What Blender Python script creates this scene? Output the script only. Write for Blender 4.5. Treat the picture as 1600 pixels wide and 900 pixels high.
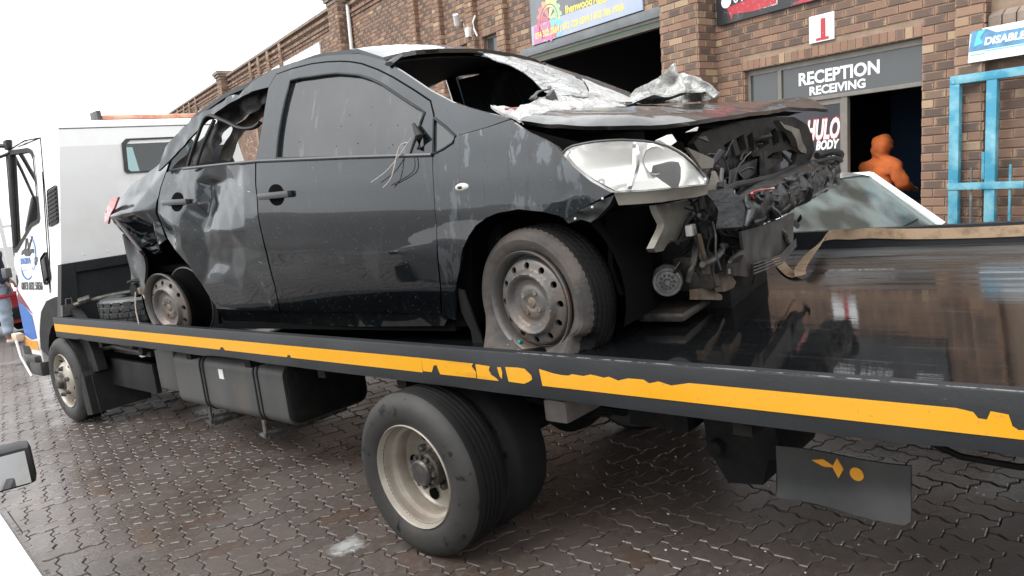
import bpy, bmesh, math, random
from math import sin, cos, pi, radians, sqrt, exp, atan2, hypot
from mathutils import Vector, Matrix, noise
from mathutils.geometry import delaunay_2d_cdt

for _o in list(bpy.data.objects):
    bpy.data.objects.remove(_o)
SC = bpy.context.scene
COL = SC.collection
RND = random.Random(7)

# ------------------------------------------------------------------ camera
CAM_POS = Vector((2.346, -1.847, 1.486))
CAM_R = ((0.747, 0.653, -0.124), (0.000, -0.187, -0.982), (-0.664, 0.734, -0.140))
cd = bpy.data.cameras.new('camera')
cam = bpy.data.objects.new('camera', cd)
COL.objects.link(cam)
_r = Vector(CAM_R[0]).normalized(); _f = Vector(CAM_R[2]).normalized()
_u = _r.cross(_f).normalized(); _r = _f.cross(_u)
cam.matrix_world = Matrix(((_r.x, _u.x, -_f.x, CAM_POS.x), (_r.y, _u.y, -_f.y, CAM_POS.y),
                           (_r.z, _u.z, -_f.z, CAM_POS.z), (0, 0, 0, 1)))
cd.sensor_width = 36; cd.lens = 1173.49 / 1600 * 36
cd.clip_start = 0.05; cd.clip_end = 2000
SC.camera = cam

# ------------------------------------------------------------------ sky, sun, exposure
SUN_EL, SUN_AZ = radians(52), radians(200)        # azimuth of the sun, from +Y towards +X
w = bpy.data.worlds.new('World'); SC.world = w; w.use_nodes = True
nt = w.node_tree; nt.nodes.clear()
sky = nt.nodes.new('ShaderNodeTexSky'); sky.sky_type = 'NISHITA'; sky.sun_disc = False
sky.sun_elevation = SUN_EL; sky.sun_rotation = SUN_AZ
sky.air_density = 1.0; sky.dust_density = 6.0; sky.ozone_density = 1.0
hs = nt.nodes.new('ShaderNodeHueSaturation'); hs.inputs['Saturation'].default_value = 0.06
mx = nt.nodes.new('ShaderNodeMix'); mx.data_type = 'RGBA'; mx.inputs[0].default_value = 0.72
mx.inputs[7].default_value = (11.2, 11.4, 11.6, 1)
bg = nt.nodes.new('ShaderNodeBackground'); bg.inputs['Strength'].default_value = 0.11
wo = nt.nodes.new('ShaderNodeOutputWorld')
nt.links.new(sky.outputs[0], hs.inputs['Color']); nt.links.new(hs.outputs[0], mx.inputs[6])
nt.links.new(mx.outputs[2], bg.inputs[0]); nt.links.new(bg.outputs[0], wo.inputs[0])
sl = bpy.data.lights.new('sun', 'SUN'); sl.energy = 0.9; sl.angle = radians(35); sl.color = (1, 0.97, 0.93)
so = bpy.data.objects.new('sun', sl); COL.objects.link(so)
_sd = Vector((sin(SUN_AZ) * cos(SUN_EL), cos(SUN_AZ) * cos(SUN_EL), sin(SUN_EL)))
so.rotation_euler = _sd.to_track_quat('Z', 'Y').to_euler()
SC.view_settings.view_transform = 'Standard'; SC.view_settings.look = 'None'
SC.view_settings.exposure = 1.0; SC.view_settings.gamma = 1.0
SC.cycles.max_bounces = 8

# ------------------------------------------------------------------ materials
def _nd(nt, t, **kw):
    n = nt.nodes.new(t)
    for k, v in kw.items(): setattr(n, k, v)
    return n
def mat(name, base, rough=0.5, metal=0.0, var=None, rvar=None, bump=None, coat=0.0, spec=0.5, extra=None, marks=None, alpha=None, trans=0.0, emit=None):
    """var=(scale,colour2,lo,hi[,stretch]) rvar=(scale,r0,r1[,stretch]) bump=(scale,strength[,stretch]) marks=[(scale,colour,lo,hi,stretch)]"""
    m = bpy.data.materials.new(name); m.use_nodes = True
    nt = m.node_tree; p = nt.nodes['Principled BSDF']
    tc = _nd(nt, 'ShaderNodeTexCoord')
    def ntex(scale, stretch=None, detail=6, off=0.0, rough=0.6):
        mp = _nd(nt, 'ShaderNodeMapping'); nt.links.new(tc.outputs['Object'], mp.inputs[0])
        mp.inputs['Location'].default_value = (off, off * 1.7, off * .6)
        if stretch: mp.inputs['Scale'].default_value = stretch
        n = _nd(nt, 'ShaderNodeTexNoise'); n.inputs['Scale'].default_value = scale
        n.inputs['Detail'].default_value = detail; n.inputs['Roughness'].default_value = rough
        nt.links.new(mp.outputs[0], n.inputs['Vector']); return n.outputs['Fac']
    def rng(sock, lo, hi, a=0., b=1.):
        r = _nd(nt, 'ShaderNodeMapRange'); r.inputs[1].default_value = lo; r.inputs[2].default_value = hi
        r.inputs[3].default_value = a; r.inputs[4].default_value = b
        nt.links.new(sock, r.inputs[0]); return r.outputs[0]
    def mixc(f, a, b):
        x = _nd(nt, 'ShaderNodeMix', data_type='RGBA')
        if hasattr(f, 'links'): nt.links.new(f, x.inputs[0])
        else: x.inputs[0].default_value = f
        for i, c in ((6, a), (7, b)):
            if hasattr(c, 'links'): nt.links.new(c, x.inputs[i])
            else: x.inputs[i].default_value = (*c, 1)
        return x.outputs[2]
    col = base
    if var:
        col = mixc(rng(ntex(var[0], var[4] if len(var) > 4 else None), var[2], var[3]), base, var[1])
    k = 0
    for mk in marks or []:
        k += 3.7
        col = mixc(rng(ntex(mk[0], mk[4] if len(mk) > 4 else None, off=k), mk[2], mk[3]), col, mk[1])
    if hasattr(col, 'links'): nt.links.new(col, p.inputs['Base Color'])
    else: p.inputs['Base Color'].default_value = (*col, 1)
    p.inputs['Roughness'].default_value = rough; p.inputs['Metallic'].default_value = metal
    p.inputs['Specular IOR Level'].default_value = spec
    if coat: p.inputs['Coat Weight'].default_value = coat; p.inputs['Coat Roughness'].default_value = 0.03
    if rvar:
        nt.links.new(rng(ntex(rvar[0], rvar[3] if len(rvar) > 3 else None, off=9.1), 0.35, 0.65, rvar[1], rvar[2]), p.inputs['Roughness'])
    if bump:
        b = _nd(nt, 'ShaderNodeBump'); b.inputs['Strength'].default_value = bump[1]; b.inputs['Distance'].default_value = 0.01
        nt.links.new(ntex(bump[0], bump[2] if len(bump) > 2 else None, off=5.3), b.inputs['Height']); nt.links.new(b.outputs[0], p.inputs['Normal'])
        if coat: nt.links.new(b.outputs[0], p.inputs['Coat Normal'])
    if trans: p.inputs['Transmission Weight'].default_value = trans
    if emit: p.inputs['Emission Color'].default_value = (*emit[0], 1); p.inputs['Emission Strength'].default_value = emit[1]
    if extra: extra(nt, p, tc, ntex, rng, mixc)
    return m

MT = {}
def _paint(nt, p, tc, ntex, rng, mixc):
    b = _nd(nt, 'ShaderNodeBump'); b.inputs['Strength'].default_value = .035; b.inputs['Distance'].default_value = .01
    p.inputs['Coat IOR'].default_value = 1.6; p.inputs['Coat Tint'].default_value = (.95, .985, 1, 1)
    nt.links.new(ntex(5, (1, 1, .5), off=8.), b.inputs['Height'])
    v = _nd(nt, 'ShaderNodeTexVoronoi', feature='F1'); v.inputs['Scale'].default_value = 75; nt.links.new(tc.outputs['Object'], v.inputs['Vector'])
    s = _nd(nt, 'ShaderNodeSeparateColor'); nt.links.new(v.outputs['Color'], s.inputs[0])
    a = _nd(nt, 'ShaderNodeMath', operation='MULTIPLY_ADD'); nt.links.new(s.outputs[0], a.inputs[0]); a.inputs[1].default_value = .5; nt.links.new(v.outputs['Distance'], a.inputs[2])
    b2 = _nd(nt, 'ShaderNodeBump'); b2.inputs['Strength'].default_value = .55; b2.inputs['Distance'].default_value = .003
    nt.links.new(rng(a.outputs[0], .12, .26, 1., 0.), b2.inputs['Height']); nt.links.new(b.outputs[0], b2.inputs['Normal']); nt.links.new(b2.outputs[0], p.inputs['Coat Normal'])
    nt.links.new(rng(ntex(4, (1, 1, .45), off=2.5), .50, .72, .006, .07), p.inputs['Coat Roughness'])
MT['car_paint'] = mat('car_paint', (0.010, 0.0125, 0.0155), 0.30, 0.8, coat=1.0, spec=0.2,
    var=(2.5, (0.017, 0.020, 0.0235), 0.42, 0.7),
    marks=[(34, (0.08, 0.083, 0.086), 0.71, 0.76, (1, 1, .3)), (9, (0.028, 0.031, 0.034), 0.60, 0.66, (1, 1, .3))], extra=_paint)
MT['car_paint_wet'] = mat('car_paint_wet', (0.012, 0.0145, 0.0175), 0.30, 0.8, coat=1.0, spec=0.2,
    var=(2.5, (0.020, 0.0235, 0.027), 0.42, 0.7),
    marks=[(34, (0.08, 0.083, 0.086), 0.71, 0.76, (1, 1, .3)), (6.5, (0.060, 0.066, 0.072), 0.54, 0.565, (1, 1, .38)), (16, (0.010, 0.012, 0.014), .57, .60, (1.5, 1, .22))], extra=_paint)
MT['car_paint_scratched'] = mat('car_paint_scratched', (0.017, 0.022, 0.0255), 0.28, 0.8, coat=1.0, spec=0.2,
    var=(2.2, (0.024, 0.030, 0.034), 0.42, 0.7),
    marks=[(16, (0.14, 0.147, 0.147), 0.66, 0.70, (1.6, 1, .35)), (44, (0.45, 0.45, 0.44), 0.69, 0.72, (.5, 1, 1.2)), (9, (.010, .012, .014), .6, .66)], extra=_paint)
MT['hood_paint'] = mat('hood_paint', (0.012, 0.012, 0.013), 0.3, 0.0, coat=1.0, spec=0.4, var=(4, (0.05, 0.04, 0.036), 0.4, 0.65),
    rvar=(5, 0.25, 0.6), bump=(6, 0.15), marks=[(14, (0.16, 0.14, 0.13), 0.64, 0.74)])
MT['hood_paint'].node_tree.nodes['Principled BSDF'].inputs['Coat Roughness'].default_value = .10
MT['black_trim'] = mat('black_trim', (0.008, 0.0085, 0.009), 0.5, spec=.35, bump=(60, 0.1), var=(8, (0.022, 0.022, 0.022), .5, .8))
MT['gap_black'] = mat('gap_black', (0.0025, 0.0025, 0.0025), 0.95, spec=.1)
MT['burnt'] = mat('burnt', (0.004, 0.0039, 0.0038), 0.7, spec=.25, var=(9, (0.018, 0.016, 0.014), 0.48, 0.75), bump=(25, 0.5),
    marks=[(20, (0.06, 0.056, 0.05), 0.66, 0.76)])
MT['burnt_plastic'] = mat('burnt_plastic', (0.006, 0.0066, 0.0075), 0.38, var=(10, (0.030, 0.034, 0.038), 0.48, 0.75), bump=(18, 0.6),
    marks=[(15, (0.10, 0.095, 0.085), 0.66, 0.75), (11, (0.09, 0.035, 0.025), 0.72, 0.78)])
MT['dirty_metal'] = mat('dirty_metal', (0.07, 0.062, 0.056), 0.5, 0.6, var=(9, (0.025, 0.022, 0.02), 0.45, 0.65), bump=(40, 0.3))
MT['rusty'] = mat('rusty', (0.17, 0.135, 0.10), 0.7, 0.1, var=(9, (0.075, 0.042, 0.024), 0.45, 0.65), bump=(30, 0.3))
MT['resin_plastic'] = mat('resin_plastic', (0.15, 0.138, 0.115), 0.45, var=(7, (0.075, 0.064, 0.052), 0.45, 0.7), bump=(20, .2))
MT['white_plastic'] = mat('white_plastic', (0.55, 0.54, 0.51), 0.45, var=(10, (0.4, 0.38, 0.34), 0.5, 0.8))
MT['grey_plastic'] = mat('grey_plastic', (0.04, 0.04, 0.04), 0.45, var=(14, (0.075, 0.072, 0.068), .45, .7), bump=(90, .15))
MT['handle_grey'] = mat('handle_grey', (0.035, 0.037, 0.04), 0.35, coat=.5)
MT['chrome'] = mat('chrome', (0.8, 0.8, 0.8), 0.12, 1.0)
MT['lens_glass'] = mat('lens_glass', (0.95, 0.95, 0.94), 0.04, 0, trans=0.0, alpha=None)
def _lens(m, tint, fac, rough):
    nt = m.node_tree; p = nt.nodes['Principled BSDF']; out = nt.nodes['Material Output']
    p.inputs['Base Color'].default_value = (*tint, 1); p.inputs['Roughness'].default_value = rough
    tr = nt.nodes.new('ShaderNodeBsdfTransparent'); tr.inputs[0].default_value = (*tint, 1)
    gl = nt.nodes.new('ShaderNodeBsdfGlossy'); gl.inputs['Roughness'].default_value = rough
    fr = nt.nodes.new('ShaderNodeFresnel'); fr.inputs[0].default_value = 1.5
    ad = nt.nodes.new('ShaderNodeMath'); ad.operation = 'ADD'; ad.inputs[1].default_value = fac
    nt.links.new(fr.outputs[0], ad.inputs[0])
    ms = nt.nodes.new('ShaderNodeMixShader'); nt.links.new(ad.outputs[0], ms.inputs[0])
    nt.links.new(tr.outputs[0], ms.inputs[1]); nt.links.new(gl.outputs[0], ms.inputs[2])
    nt.links.new(ms.outputs[0], out.inputs[0])
_lens(MT['lens_glass'], (0.95, 0.95, 0.93), 0.03, 0.16)
def _haze_sheen(m, col, lo, hi):
    nt = m.node_tree; out = nt.nodes['Material Output']; src = out.inputs[0].links[0].from_socket
    tc = nt.nodes.new('ShaderNodeTexCoord'); mp = nt.nodes.new('ShaderNodeMapping'); mp.inputs['Location'].default_value = (2.2, 1, .3); nt.links.new(tc.outputs['Object'], mp.inputs[0])
    n = nt.nodes.new('ShaderNodeTexNoise'); n.inputs['Scale'].default_value = 3.2; nt.links.new(mp.outputs[0], n.inputs['Vector'])
    r = nt.nodes.new('ShaderNodeMapRange'); r.inputs[1].default_value = .4; r.inputs[2].default_value = .6; r.inputs[3].default_value = lo; r.inputs[4].default_value = hi; nt.links.new(n.outputs['Fac'], r.inputs[0])
    d = nt.nodes.new('ShaderNodeBsdfDiffuse'); d.inputs[0].default_value = (*col, 1); mx = nt.nodes.new('ShaderNodeMixShader')
    nt.links.new(r.outputs[0], mx.inputs[0]); nt.links.new(src, mx.inputs[1]); nt.links.new(d.outputs[0], mx.inputs[2]); nt.links.new(mx.outputs[0], out.inputs[0])
_haze_sheen(MT['lens_glass'], (.72, .71, .68), .02, .14)  # clouded lens, with the white sky reflection put into the diffuse colour
MT['clear_glass'] = mat('clear_glass', (1, 1, 1), 0.03); _lens(MT['clear_glass'], (0.42, 0.53, 0.53), 0.04, 0.03)
MT['screen_glass'] = mat('screen_glass', (1, 1, 1), 0.03); _lens(MT['screen_glass'], (0.30, 0.38, 0.355), 0.06, 0.12); _haze_sheen(MT['screen_glass'], (.30, .36, .35), .10, .45)  # dusty glass; pale sky reflection painted on as diffuse colour
def _drops(nt, p, tc, ntex, rng, mixc):
    v = _nd(nt, 'ShaderNodeTexVoronoi', feature='F1'); v.inputs['Scale'].default_value = 42; nt.links.new(tc.outputs['Object'], v.inputs['Vector'])
    s = _nd(nt, 'ShaderNodeSeparateColor'); nt.links.new(v.outputs['Color'], s.inputs[0])
    a = _nd(nt, 'ShaderNodeMath', operation='MULTIPLY_ADD'); nt.links.new(s.outputs[0], a.inputs[0]); a.inputs[1].default_value = .55; nt.links.new(v.outputs['Distance'], a.inputs[2])
    nt.links.new(rng(a.outputs[0], .17, .21, 0., .92), p.inputs['Specular IOR Level'])
    c = mixc(rng(ntex(2.0, (1, 1, .5)), .4, .7), (.010, .012, .014), (.040, .044, .047)); c = mixc(rng(ntex(9, (2.5, 1, .22), off=3.), .62, .68), c, (.07, .075, .078)); nt.links.new(c, p.inputs['Base Color'])
MT['tint_glass'] = mat('tint_glass', (0.012, 0.014, 0.016), 0.05, spec=0.9, rvar=(3, .03, .12), extra=_drops)
MT['grey_glass'] = mat('grey_glass', (0.055, 0.06, 0.063), 0.08, spec=0.7)
def _crazed(nt, p, tc, ntex, rng, mixc):
    def vor(sc, feat):
        v = _nd(nt, 'ShaderNodeTexVoronoi', feature=feat); v.inputs['Scale'].default_value = sc; nt.links.new(tc.outputs['Object'], v.inputs['Vector']); return v
    a = vor(9, 'DISTANCE_TO_EDGE').outputs['Distance']; b = vor(34, 'DISTANCE_TO_EDGE').outputs['Distance']; cc = vor(34, 'F1').outputs['Color']
    c = mixc(rng(b, .0, .12, 1, 0), (.50, .51, .51), (.26, .27, .275)); c = mixc(rng(a, .0, .05, 1, 0), c, (.10, .105, .11))
    c = mixc(rng(ntex(7), .52, .68), c, (.30, .31, .315))
    nt.links.new(c, p.inputs['Base Color'])
    s = _nd(nt, 'ShaderNodeSeparateColor'); nt.links.new(cc, s.inputs[0]); bu = _nd(nt, 'ShaderNodeBump'); bu.inputs['Strength'].default_value = .8; bu.inputs['Distance'].default_value = .006
    nt.links.new(s.outputs[0], bu.inputs['Height']); nt.links.new(bu.outputs[0], p.inputs['Normal'])
MT['cracked_glass'] = mat('cracked_glass', (0.6, 0.61, 0.6), 0.3, extra=_crazed)
def _foil(nt, p, tc, ntex, rng, mixc):
    v = _nd(nt, 'ShaderNodeTexVoronoi', feature='DISTANCE_TO_EDGE'); v.inputs['Scale'].default_value = 13
    mp = _nd(nt, 'ShaderNodeMapping'); nt.links.new(tc.outputs['Object'], mp.inputs[0]); n = ntex(6); ad = _nd(nt, 'ShaderNodeVectorMath', operation='ADD'); nt.links.new(mp.outputs[0], ad.inputs[0]); sc = _nd(nt, 'ShaderNodeMath', operation='MULTIPLY'); nt.links.new(n, sc.inputs[0]); sc.inputs[1].default_value = .35; nt.links.new(sc.outputs[0], ad.inputs[1]); nt.links.new(ad.outputs[0], v.inputs['Vector'])
    c = mixc(rng(v.outputs['Distance'], 0, .035, 1, 0), (.50, .50, .49), (.20, .196, .185)); c = mixc(rng(ntex(9, off=2.), .54, .68), c, (.25, .245, .235)); c = mixc(rng(ntex(24, off=6.), .70, .75), c, (.09, .085, .075))
    nt.links.new(c, p.inputs['Base Color'])
    b = _nd(nt, 'ShaderNodeBump'); b.inputs['Strength'].default_value = .9; b.inputs['Distance'].default_value = .012; nt.links.new(v.outputs['Distance'], b.inputs['Height']); nt.links.new(b.outputs[0], p.inputs['Normal'])
MT['foil_white'] = mat('foil_white', (0.6, 0.6, 0.58), 0.45, extra=_foil)
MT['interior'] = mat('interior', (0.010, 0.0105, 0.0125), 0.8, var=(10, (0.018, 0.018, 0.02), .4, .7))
MT['tan_trim'] = mat('tan_trim', (0.06, 0.05, 0.038), 0.7, var=(18, (0.016, 0.014, 0.012), .42, .62), bump=(20, .6))
MT['tyre'] = mat('tyre', (0.005, 0.005, 0.005), 0.75, spec=.25, var=(4, (0.010, 0.0096, 0.0092), 0.4, 0.7), bump=(50, 0.15))  # tread blacker than the sidewall: its shade is put into the colour
MT['tyre_side'] = mat('tyre_side', (0.026, 0.0255, 0.025), 0.62, spec=.35, var=(3, (0.043, 0.041, 0.039), 0.4, 0.7), marks=[(16, (0.006, 0.006, 0.006), .60, .66), (4, (.060, .054, .047), .58, .75)], bump=(50, 0.12))
MT['tyre_mud'] = mat('tyre_mud', (0.072, 0.060, 0.052), 0.8, var=(5, (0.033, 0.030, 0.029), 0.45, 0.62), bump=(30, 0.5), marks=[(30, (0.22, 0.18, 0.15), .67, .73)])
MT['steel_rim'] = mat('steel_rim', (0.11, 0.107, 0.103), 0.42, 0.35, var=(7, (0.13, 0.098, 0.076), 0.45, 0.65), bump=(40, .25), marks=[(18, (0.2, 0.19, 0.18), .68, .74)])
MT['beige_rim'] = mat('beige_rim', (0.31, 0.28, 0.235), 0.38, 0.15, var=(5, (0.20, 0.165, 0.13), 0.5, 0.75), marks=[(20, (0.10, 0.06, 0.04), .72, .8)], coat=.2)
MT['hub_grey'] = mat('hub_grey', (0.06, 0.058, 0.056), 0.5, 0.4, var=(14, (0.2, 0.17, 0.14), .5, .7), bump=(40, .3))
MT['hole_black'] = mat('hole_black', (0.002, 0.002, 0.002), 0.95, spec=.1)
MT['rail_black'] = mat('rail_black', (0.012, 0.0135, 0.0155), 0.5, spec=.35, var=(5, (0.020, 0.022, 0.0245), 0.4, 0.7, (.5, 1, 1)), bump=(40, .12),
    marks=[(8, (0.011, 0.011, 0.012), .68, .71, (.6, 1, 1.4)), (50, (0.16, 0.16, 0.16), .72, .76, (.3, 1, 1))])
MT['rail_worn'] = mat('rail_worn', (0.32, 0.32, 0.32), 0.4, 0.5, var=(30, (0.05, 0.05, 0.05), .45, .55))
MT['stripe_yellow'] = mat('stripe_yellow', (0.63, 0.298, 0.006), 0.45, spec=.35, var=(3, (0.66, 0.325, 0.03), .4, .7, (.4, 1, 1)), marks=[(34, (0.12, 0.09, 0.05), .72, .76, (.5, 1, 1)), (7, (.42, .19, .02), .62, .78, (.25, 1, 2)), (60, (.5, .25, .05), .62, .7)])
def _deck(nt, p, tc, ntex, rng, mixc):
    n = ntex(2.2, (0.35, 2.6, 1), off=2.0); m2 = ntex(14, (.25, 3, 1), off=1.)
    a = rng(n, .50, .74, .012, .12)
    b = rng(m2, .56, .80, 0, .16)
    ad = nt.nodes.new('ShaderNodeMath'); ad.operation = 'ADD'; nt.links.new(a, ad.inputs[0]); nt.links.new(b, ad.inputs[1])
    nt.links.new(ad.outputs[0], p.inputs['Roughness'])
    sx = _nd(nt, 'ShaderNodeSeparateXYZ'); nt.links.new(tc.outputs['Object'], sx.inputs[0])
    ed = rng(sx.outputs['Y'], 1.35, 2.25); st = rng(ntex(5.5, (.22, 3.4, 1), off=4.), .40, .62)
    k = nt.nodes.new('ShaderNodeMath'); k.operation = 'MULTIPLY'; nt.links.new(ed, k.inputs[0]); nt.links.new(st, k.inputs[1])
    ml = nt.nodes.new('ShaderNodeMath'); ml.operation = 'MULTIPLY_ADD'; nt.links.new(k.outputs[0], ml.inputs[0]); ml.inputs[1].default_value = .5; nt.links.new(ad.outputs[0], ml.inputs[2])
    e2 = rng(sx.outputs['Y'], 1.9, 2.4, 0, .4); m3 = nt.nodes.new('ShaderNodeMath'); m3.operation = 'ADD'; nt.links.new(ml.outputs[0], m3.inputs[0]); nt.links.new(e2, m3.inputs[1]); nt.links.new(m3.outputs[0], p.inputs['Roughness'])
    c0 = p.inputs['Base Color'].links[0].from_socket; sc1 = rng(ntex(26, (.12, 3., 1), off=6.), .60, .70)
    c1 = mixc(k.outputs[0], c0, (.034, .036, .038)); fl = nt.nodes.new('ShaderNodeMath'); fl.operation = 'MULTIPLY'; nt.links.new(sc1, fl.inputs[0]); nt.links.new(rng(sx.outputs['Y'], .6, 2., .12, .8), fl.inputs[1])
    nt.links.new(mixc(fl.outputs[0], c1, (.11, .105, .10)), p.inputs['Base Color'])
    bp = nt.nodes.new('ShaderNodeBump'); bp.inputs['Strength'].default_value = .035; bp.inputs['Distance'].default_value = .01
    nt.links.new(ntex(9, (.3, 2, 1)), bp.inputs['Height']); nt.links.new(bp.outputs[0], p.inputs['Normal'])
MT['deck'] = mat('deck', (0.005, 0.0055, 0.006), 0.1, spec=0.75, var=(5, (0.022, 0.02, 0.018), .58, .8, (.3, 2.5, 1)),
    marks=[(18, (0.10, 0.075, 0.055), .72, .78, (.2, 3, 1))], extra=_deck)
MT['chassis'] = mat('chassis', (0.006, 0.006, 0.006), 0.75, spec=.2, var=(9, (0.016, 0.015, 0.0135), .45, .7), bump=(30, .3))
MT['tank'] = mat('tank', (0.050, 0.052, 0.051), 0.5, var=(4, (0.08, 0.077, 0.07), .4, .75, (1.5, 1, .4)), bump=(60, .08), marks=[(5, (0.03, 0.03, 0.03), .62, .75, (2, 1, .3)), (3, (.10, .085, .068), .55, .75, (1, 1, .6)), (60, (.12, .105, .088), .66, .72)])
MT['rubber'] = mat('rubber', (0.010, 0.010, 0.010), 0.65, spec=.3, var=(5, (0.024, 0.024, 0.023), .4, .7))
MT['flap_grey'] = mat('flap_grey', (0.026, 0.028, 0.0275), 0.5, var=(4, (0.05, 0.052, 0.05), .4, .7), marks=[(22, (0.02, 0.02, 0.02), .68, .74)])
MT['orange_paint'] = mat('orange_paint', (0.62, 0.27, 0.02), 0.5, var=(20, (0.3, 0.14, 0.03), .55, .7))
MT['white_paint'] = mat('white_paint', (0.78, 0.78, 0.77), 0.3, coat=.5, var=(3, (0.70, 0.70, 0.675), .45, .75), marks=[(9, (0.5, 0.49, 0.45), .70, .8)])
MT['white_gloss'] = mat('white_gloss', (0.80, 0.81, 0.82), 0.2, coat=1.0)
MT['red_paint'] = mat('red_paint', (0.28, 0.014, 0.018), 0.25, coat=1.0)
MT['blue_print'] = mat('blue_print', (0.03, 0.13, 0.42), 0.4)
MT['maroon_print'] = mat('maroon_print', (0.16, 0.02, 0.04), 0.4)
MT['black_print'] = mat('black_print', (0.015, 0.015, 0.015), 0.5)
MT['pale_print'] = mat('pale_print', (0.45, 0.55, 0.70), 0.5)
MT['white_print'] = mat('white_print', (0.78, 0.80, 0.80), 0.5)
MT['red_print'] = mat('red_print', (0.42, 0.035, 0.05), 0.5, var=(24, (0.5, 0.16, 0.16), .55, .7))
MT['yellow_print'] = mat('yellow_print', (0.78, 0.68, 0.14), 0.5)
MT['cyan_print'] = mat('cyan_print', (0.10, 0.50, 0.72), 0.5)
MT['navy_print'] = mat('navy_print', (0.045, 0.13, 0.26), 0.4, var=(4, (0.11, 0.33, 0.52), .4, .65))
MT['sign_white'] = mat('sign_white', (0.78, 0.79, 0.80), 0.4, var=(8, (0.68, 0.69, 0.69), .5, .7))
MT['beacon'] = mat('beacon', (0.62, 0.22, 0.13), 0.25, var=(6, (0.66, 0.40, 0.28), .45, .6), coat=.5)
MT['amber_lens'] = mat('amber_lens', (0.65, 0.5, 0.36), 0.2)
MT['red_lens'] = mat('red_lens', (0.42, 0.03, 0.04), 0.15, coat=1.0, var=(20, (0.65, 0.28, 0.26), .5, .7))
MT['strap'] = mat('strap', (0.36, 0.255, 0.165), 0.8, var=(12, (0.17, 0.11, 0.065), .45, .7, (1, 3, 1)), bump=(120, .3))
MT['wire'] = mat('wire', (0.42, 0.38, 0.35), 0.5)
MT['blue_paint'] = mat('blue_paint', (0.04, 0.25, 0.37), 0.5, var=(5, (0.22, 0.46, 0.53), .42, .66), bump=(40, .25),
    marks=[(16, (0.55, 0.64, 0.66), .66, .72), (22, (0.05, 0.045, 0.04), .71, .74)])
MT['grey_paint'] = mat('grey_paint', (0.11, 0.115, 0.11), 0.5, var=(8, (0.2, 0.25, 0.26), .5, .7), marks=[(14, (0.4, 0.42, 0.42), .68, .74)])
MT['beam_grey'] = mat('beam_grey', (0.16, 0.175, 0.185), 0.5, var=(4, (0.11, 0.12, 0.125), .4, .7))
MT['beam_dark'] = mat('beam_dark', (0.075, 0.07, 0.06), 0.6, var=(5, (0.12, 0.10, 0.085), .4, .7))
MT['green_strip'] = mat('green_strip', (0.035, 0.08, 0.045), 0.5, var=(6, (0.07, 0.07, 0.05), .45, .7, (.3, 1, 1)))
MT['frame_bronze'] = mat('frame_bronze', (0.17, 0.155, 0.135), 0.45, 0.2, var=(6, (0.22, 0.20, 0.18), .4, .7))
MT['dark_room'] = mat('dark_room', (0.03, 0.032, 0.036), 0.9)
MT['navy_wall'] = mat('navy_wall', (0.05, 0.10, 0.20), 0.8)
MT['room_grey'] = mat('room_grey', (0.32, 0.36, 0.40), 0.7)
MT['pipe_white'] = mat('pipe_white', (0.74, 0.75, 0.75), 0.4)
MT['orange_cloth'] = mat('orange_cloth', (0.52, 0.125, 0.028), 0.9, bump=(13, .8), var=(9, (0.36, 0.08, 0.018), .4, .7))
MT['navy_cloth'] = mat('navy_cloth', (0.014, 0.022, 0.045), 0.85, bump=(25, .3))
MT['red_trim'] = mat('red_trim', (0.28, 0.02, 0.04), 0.8)
MT['denim'] = mat('denim', (0.30, 0.36, 0.43), 0.85, bump=(40, .3), var=(7, (0.22, 0.28, 0.36), .4, .7))
MT['dark_cloth'] = mat('dark_cloth', (0.02, 0.02, 0.024), 0.85)
MT['skin'] = mat('skin', (0.22, 0.12, 0.075), 0.55)
MT['grey_hair'] = mat('grey_hair', (0.30, 0.28, 0.26), 0.8, bump=(80, .5))
MT['shoe'] = mat('shoe', (0.48, 0.42, 0.38), 0.6)
MT['litter'] = mat('litter', (0.62, 0.64, 0.64), 0.5)
MT['paint_spill'] = mat('paint_spill', (0.62, 0.64, 0.63), 0.6, var=(9, (0.3, 0.29, 0.27), .45, .65))
MT['mortar'] = mat('mortar', (0.235, 0.165, 0.118), 0.9, var=(6, (0.31, 0.23, 0.17), .4, .7), bump=(60, .4))
MT['coping'] = mat('coping', (0.28, 0.225, 0.185), 0.85, var=(5, (0.18, 0.14, 0.115), .4, .7), bump=(40, .3))

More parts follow.
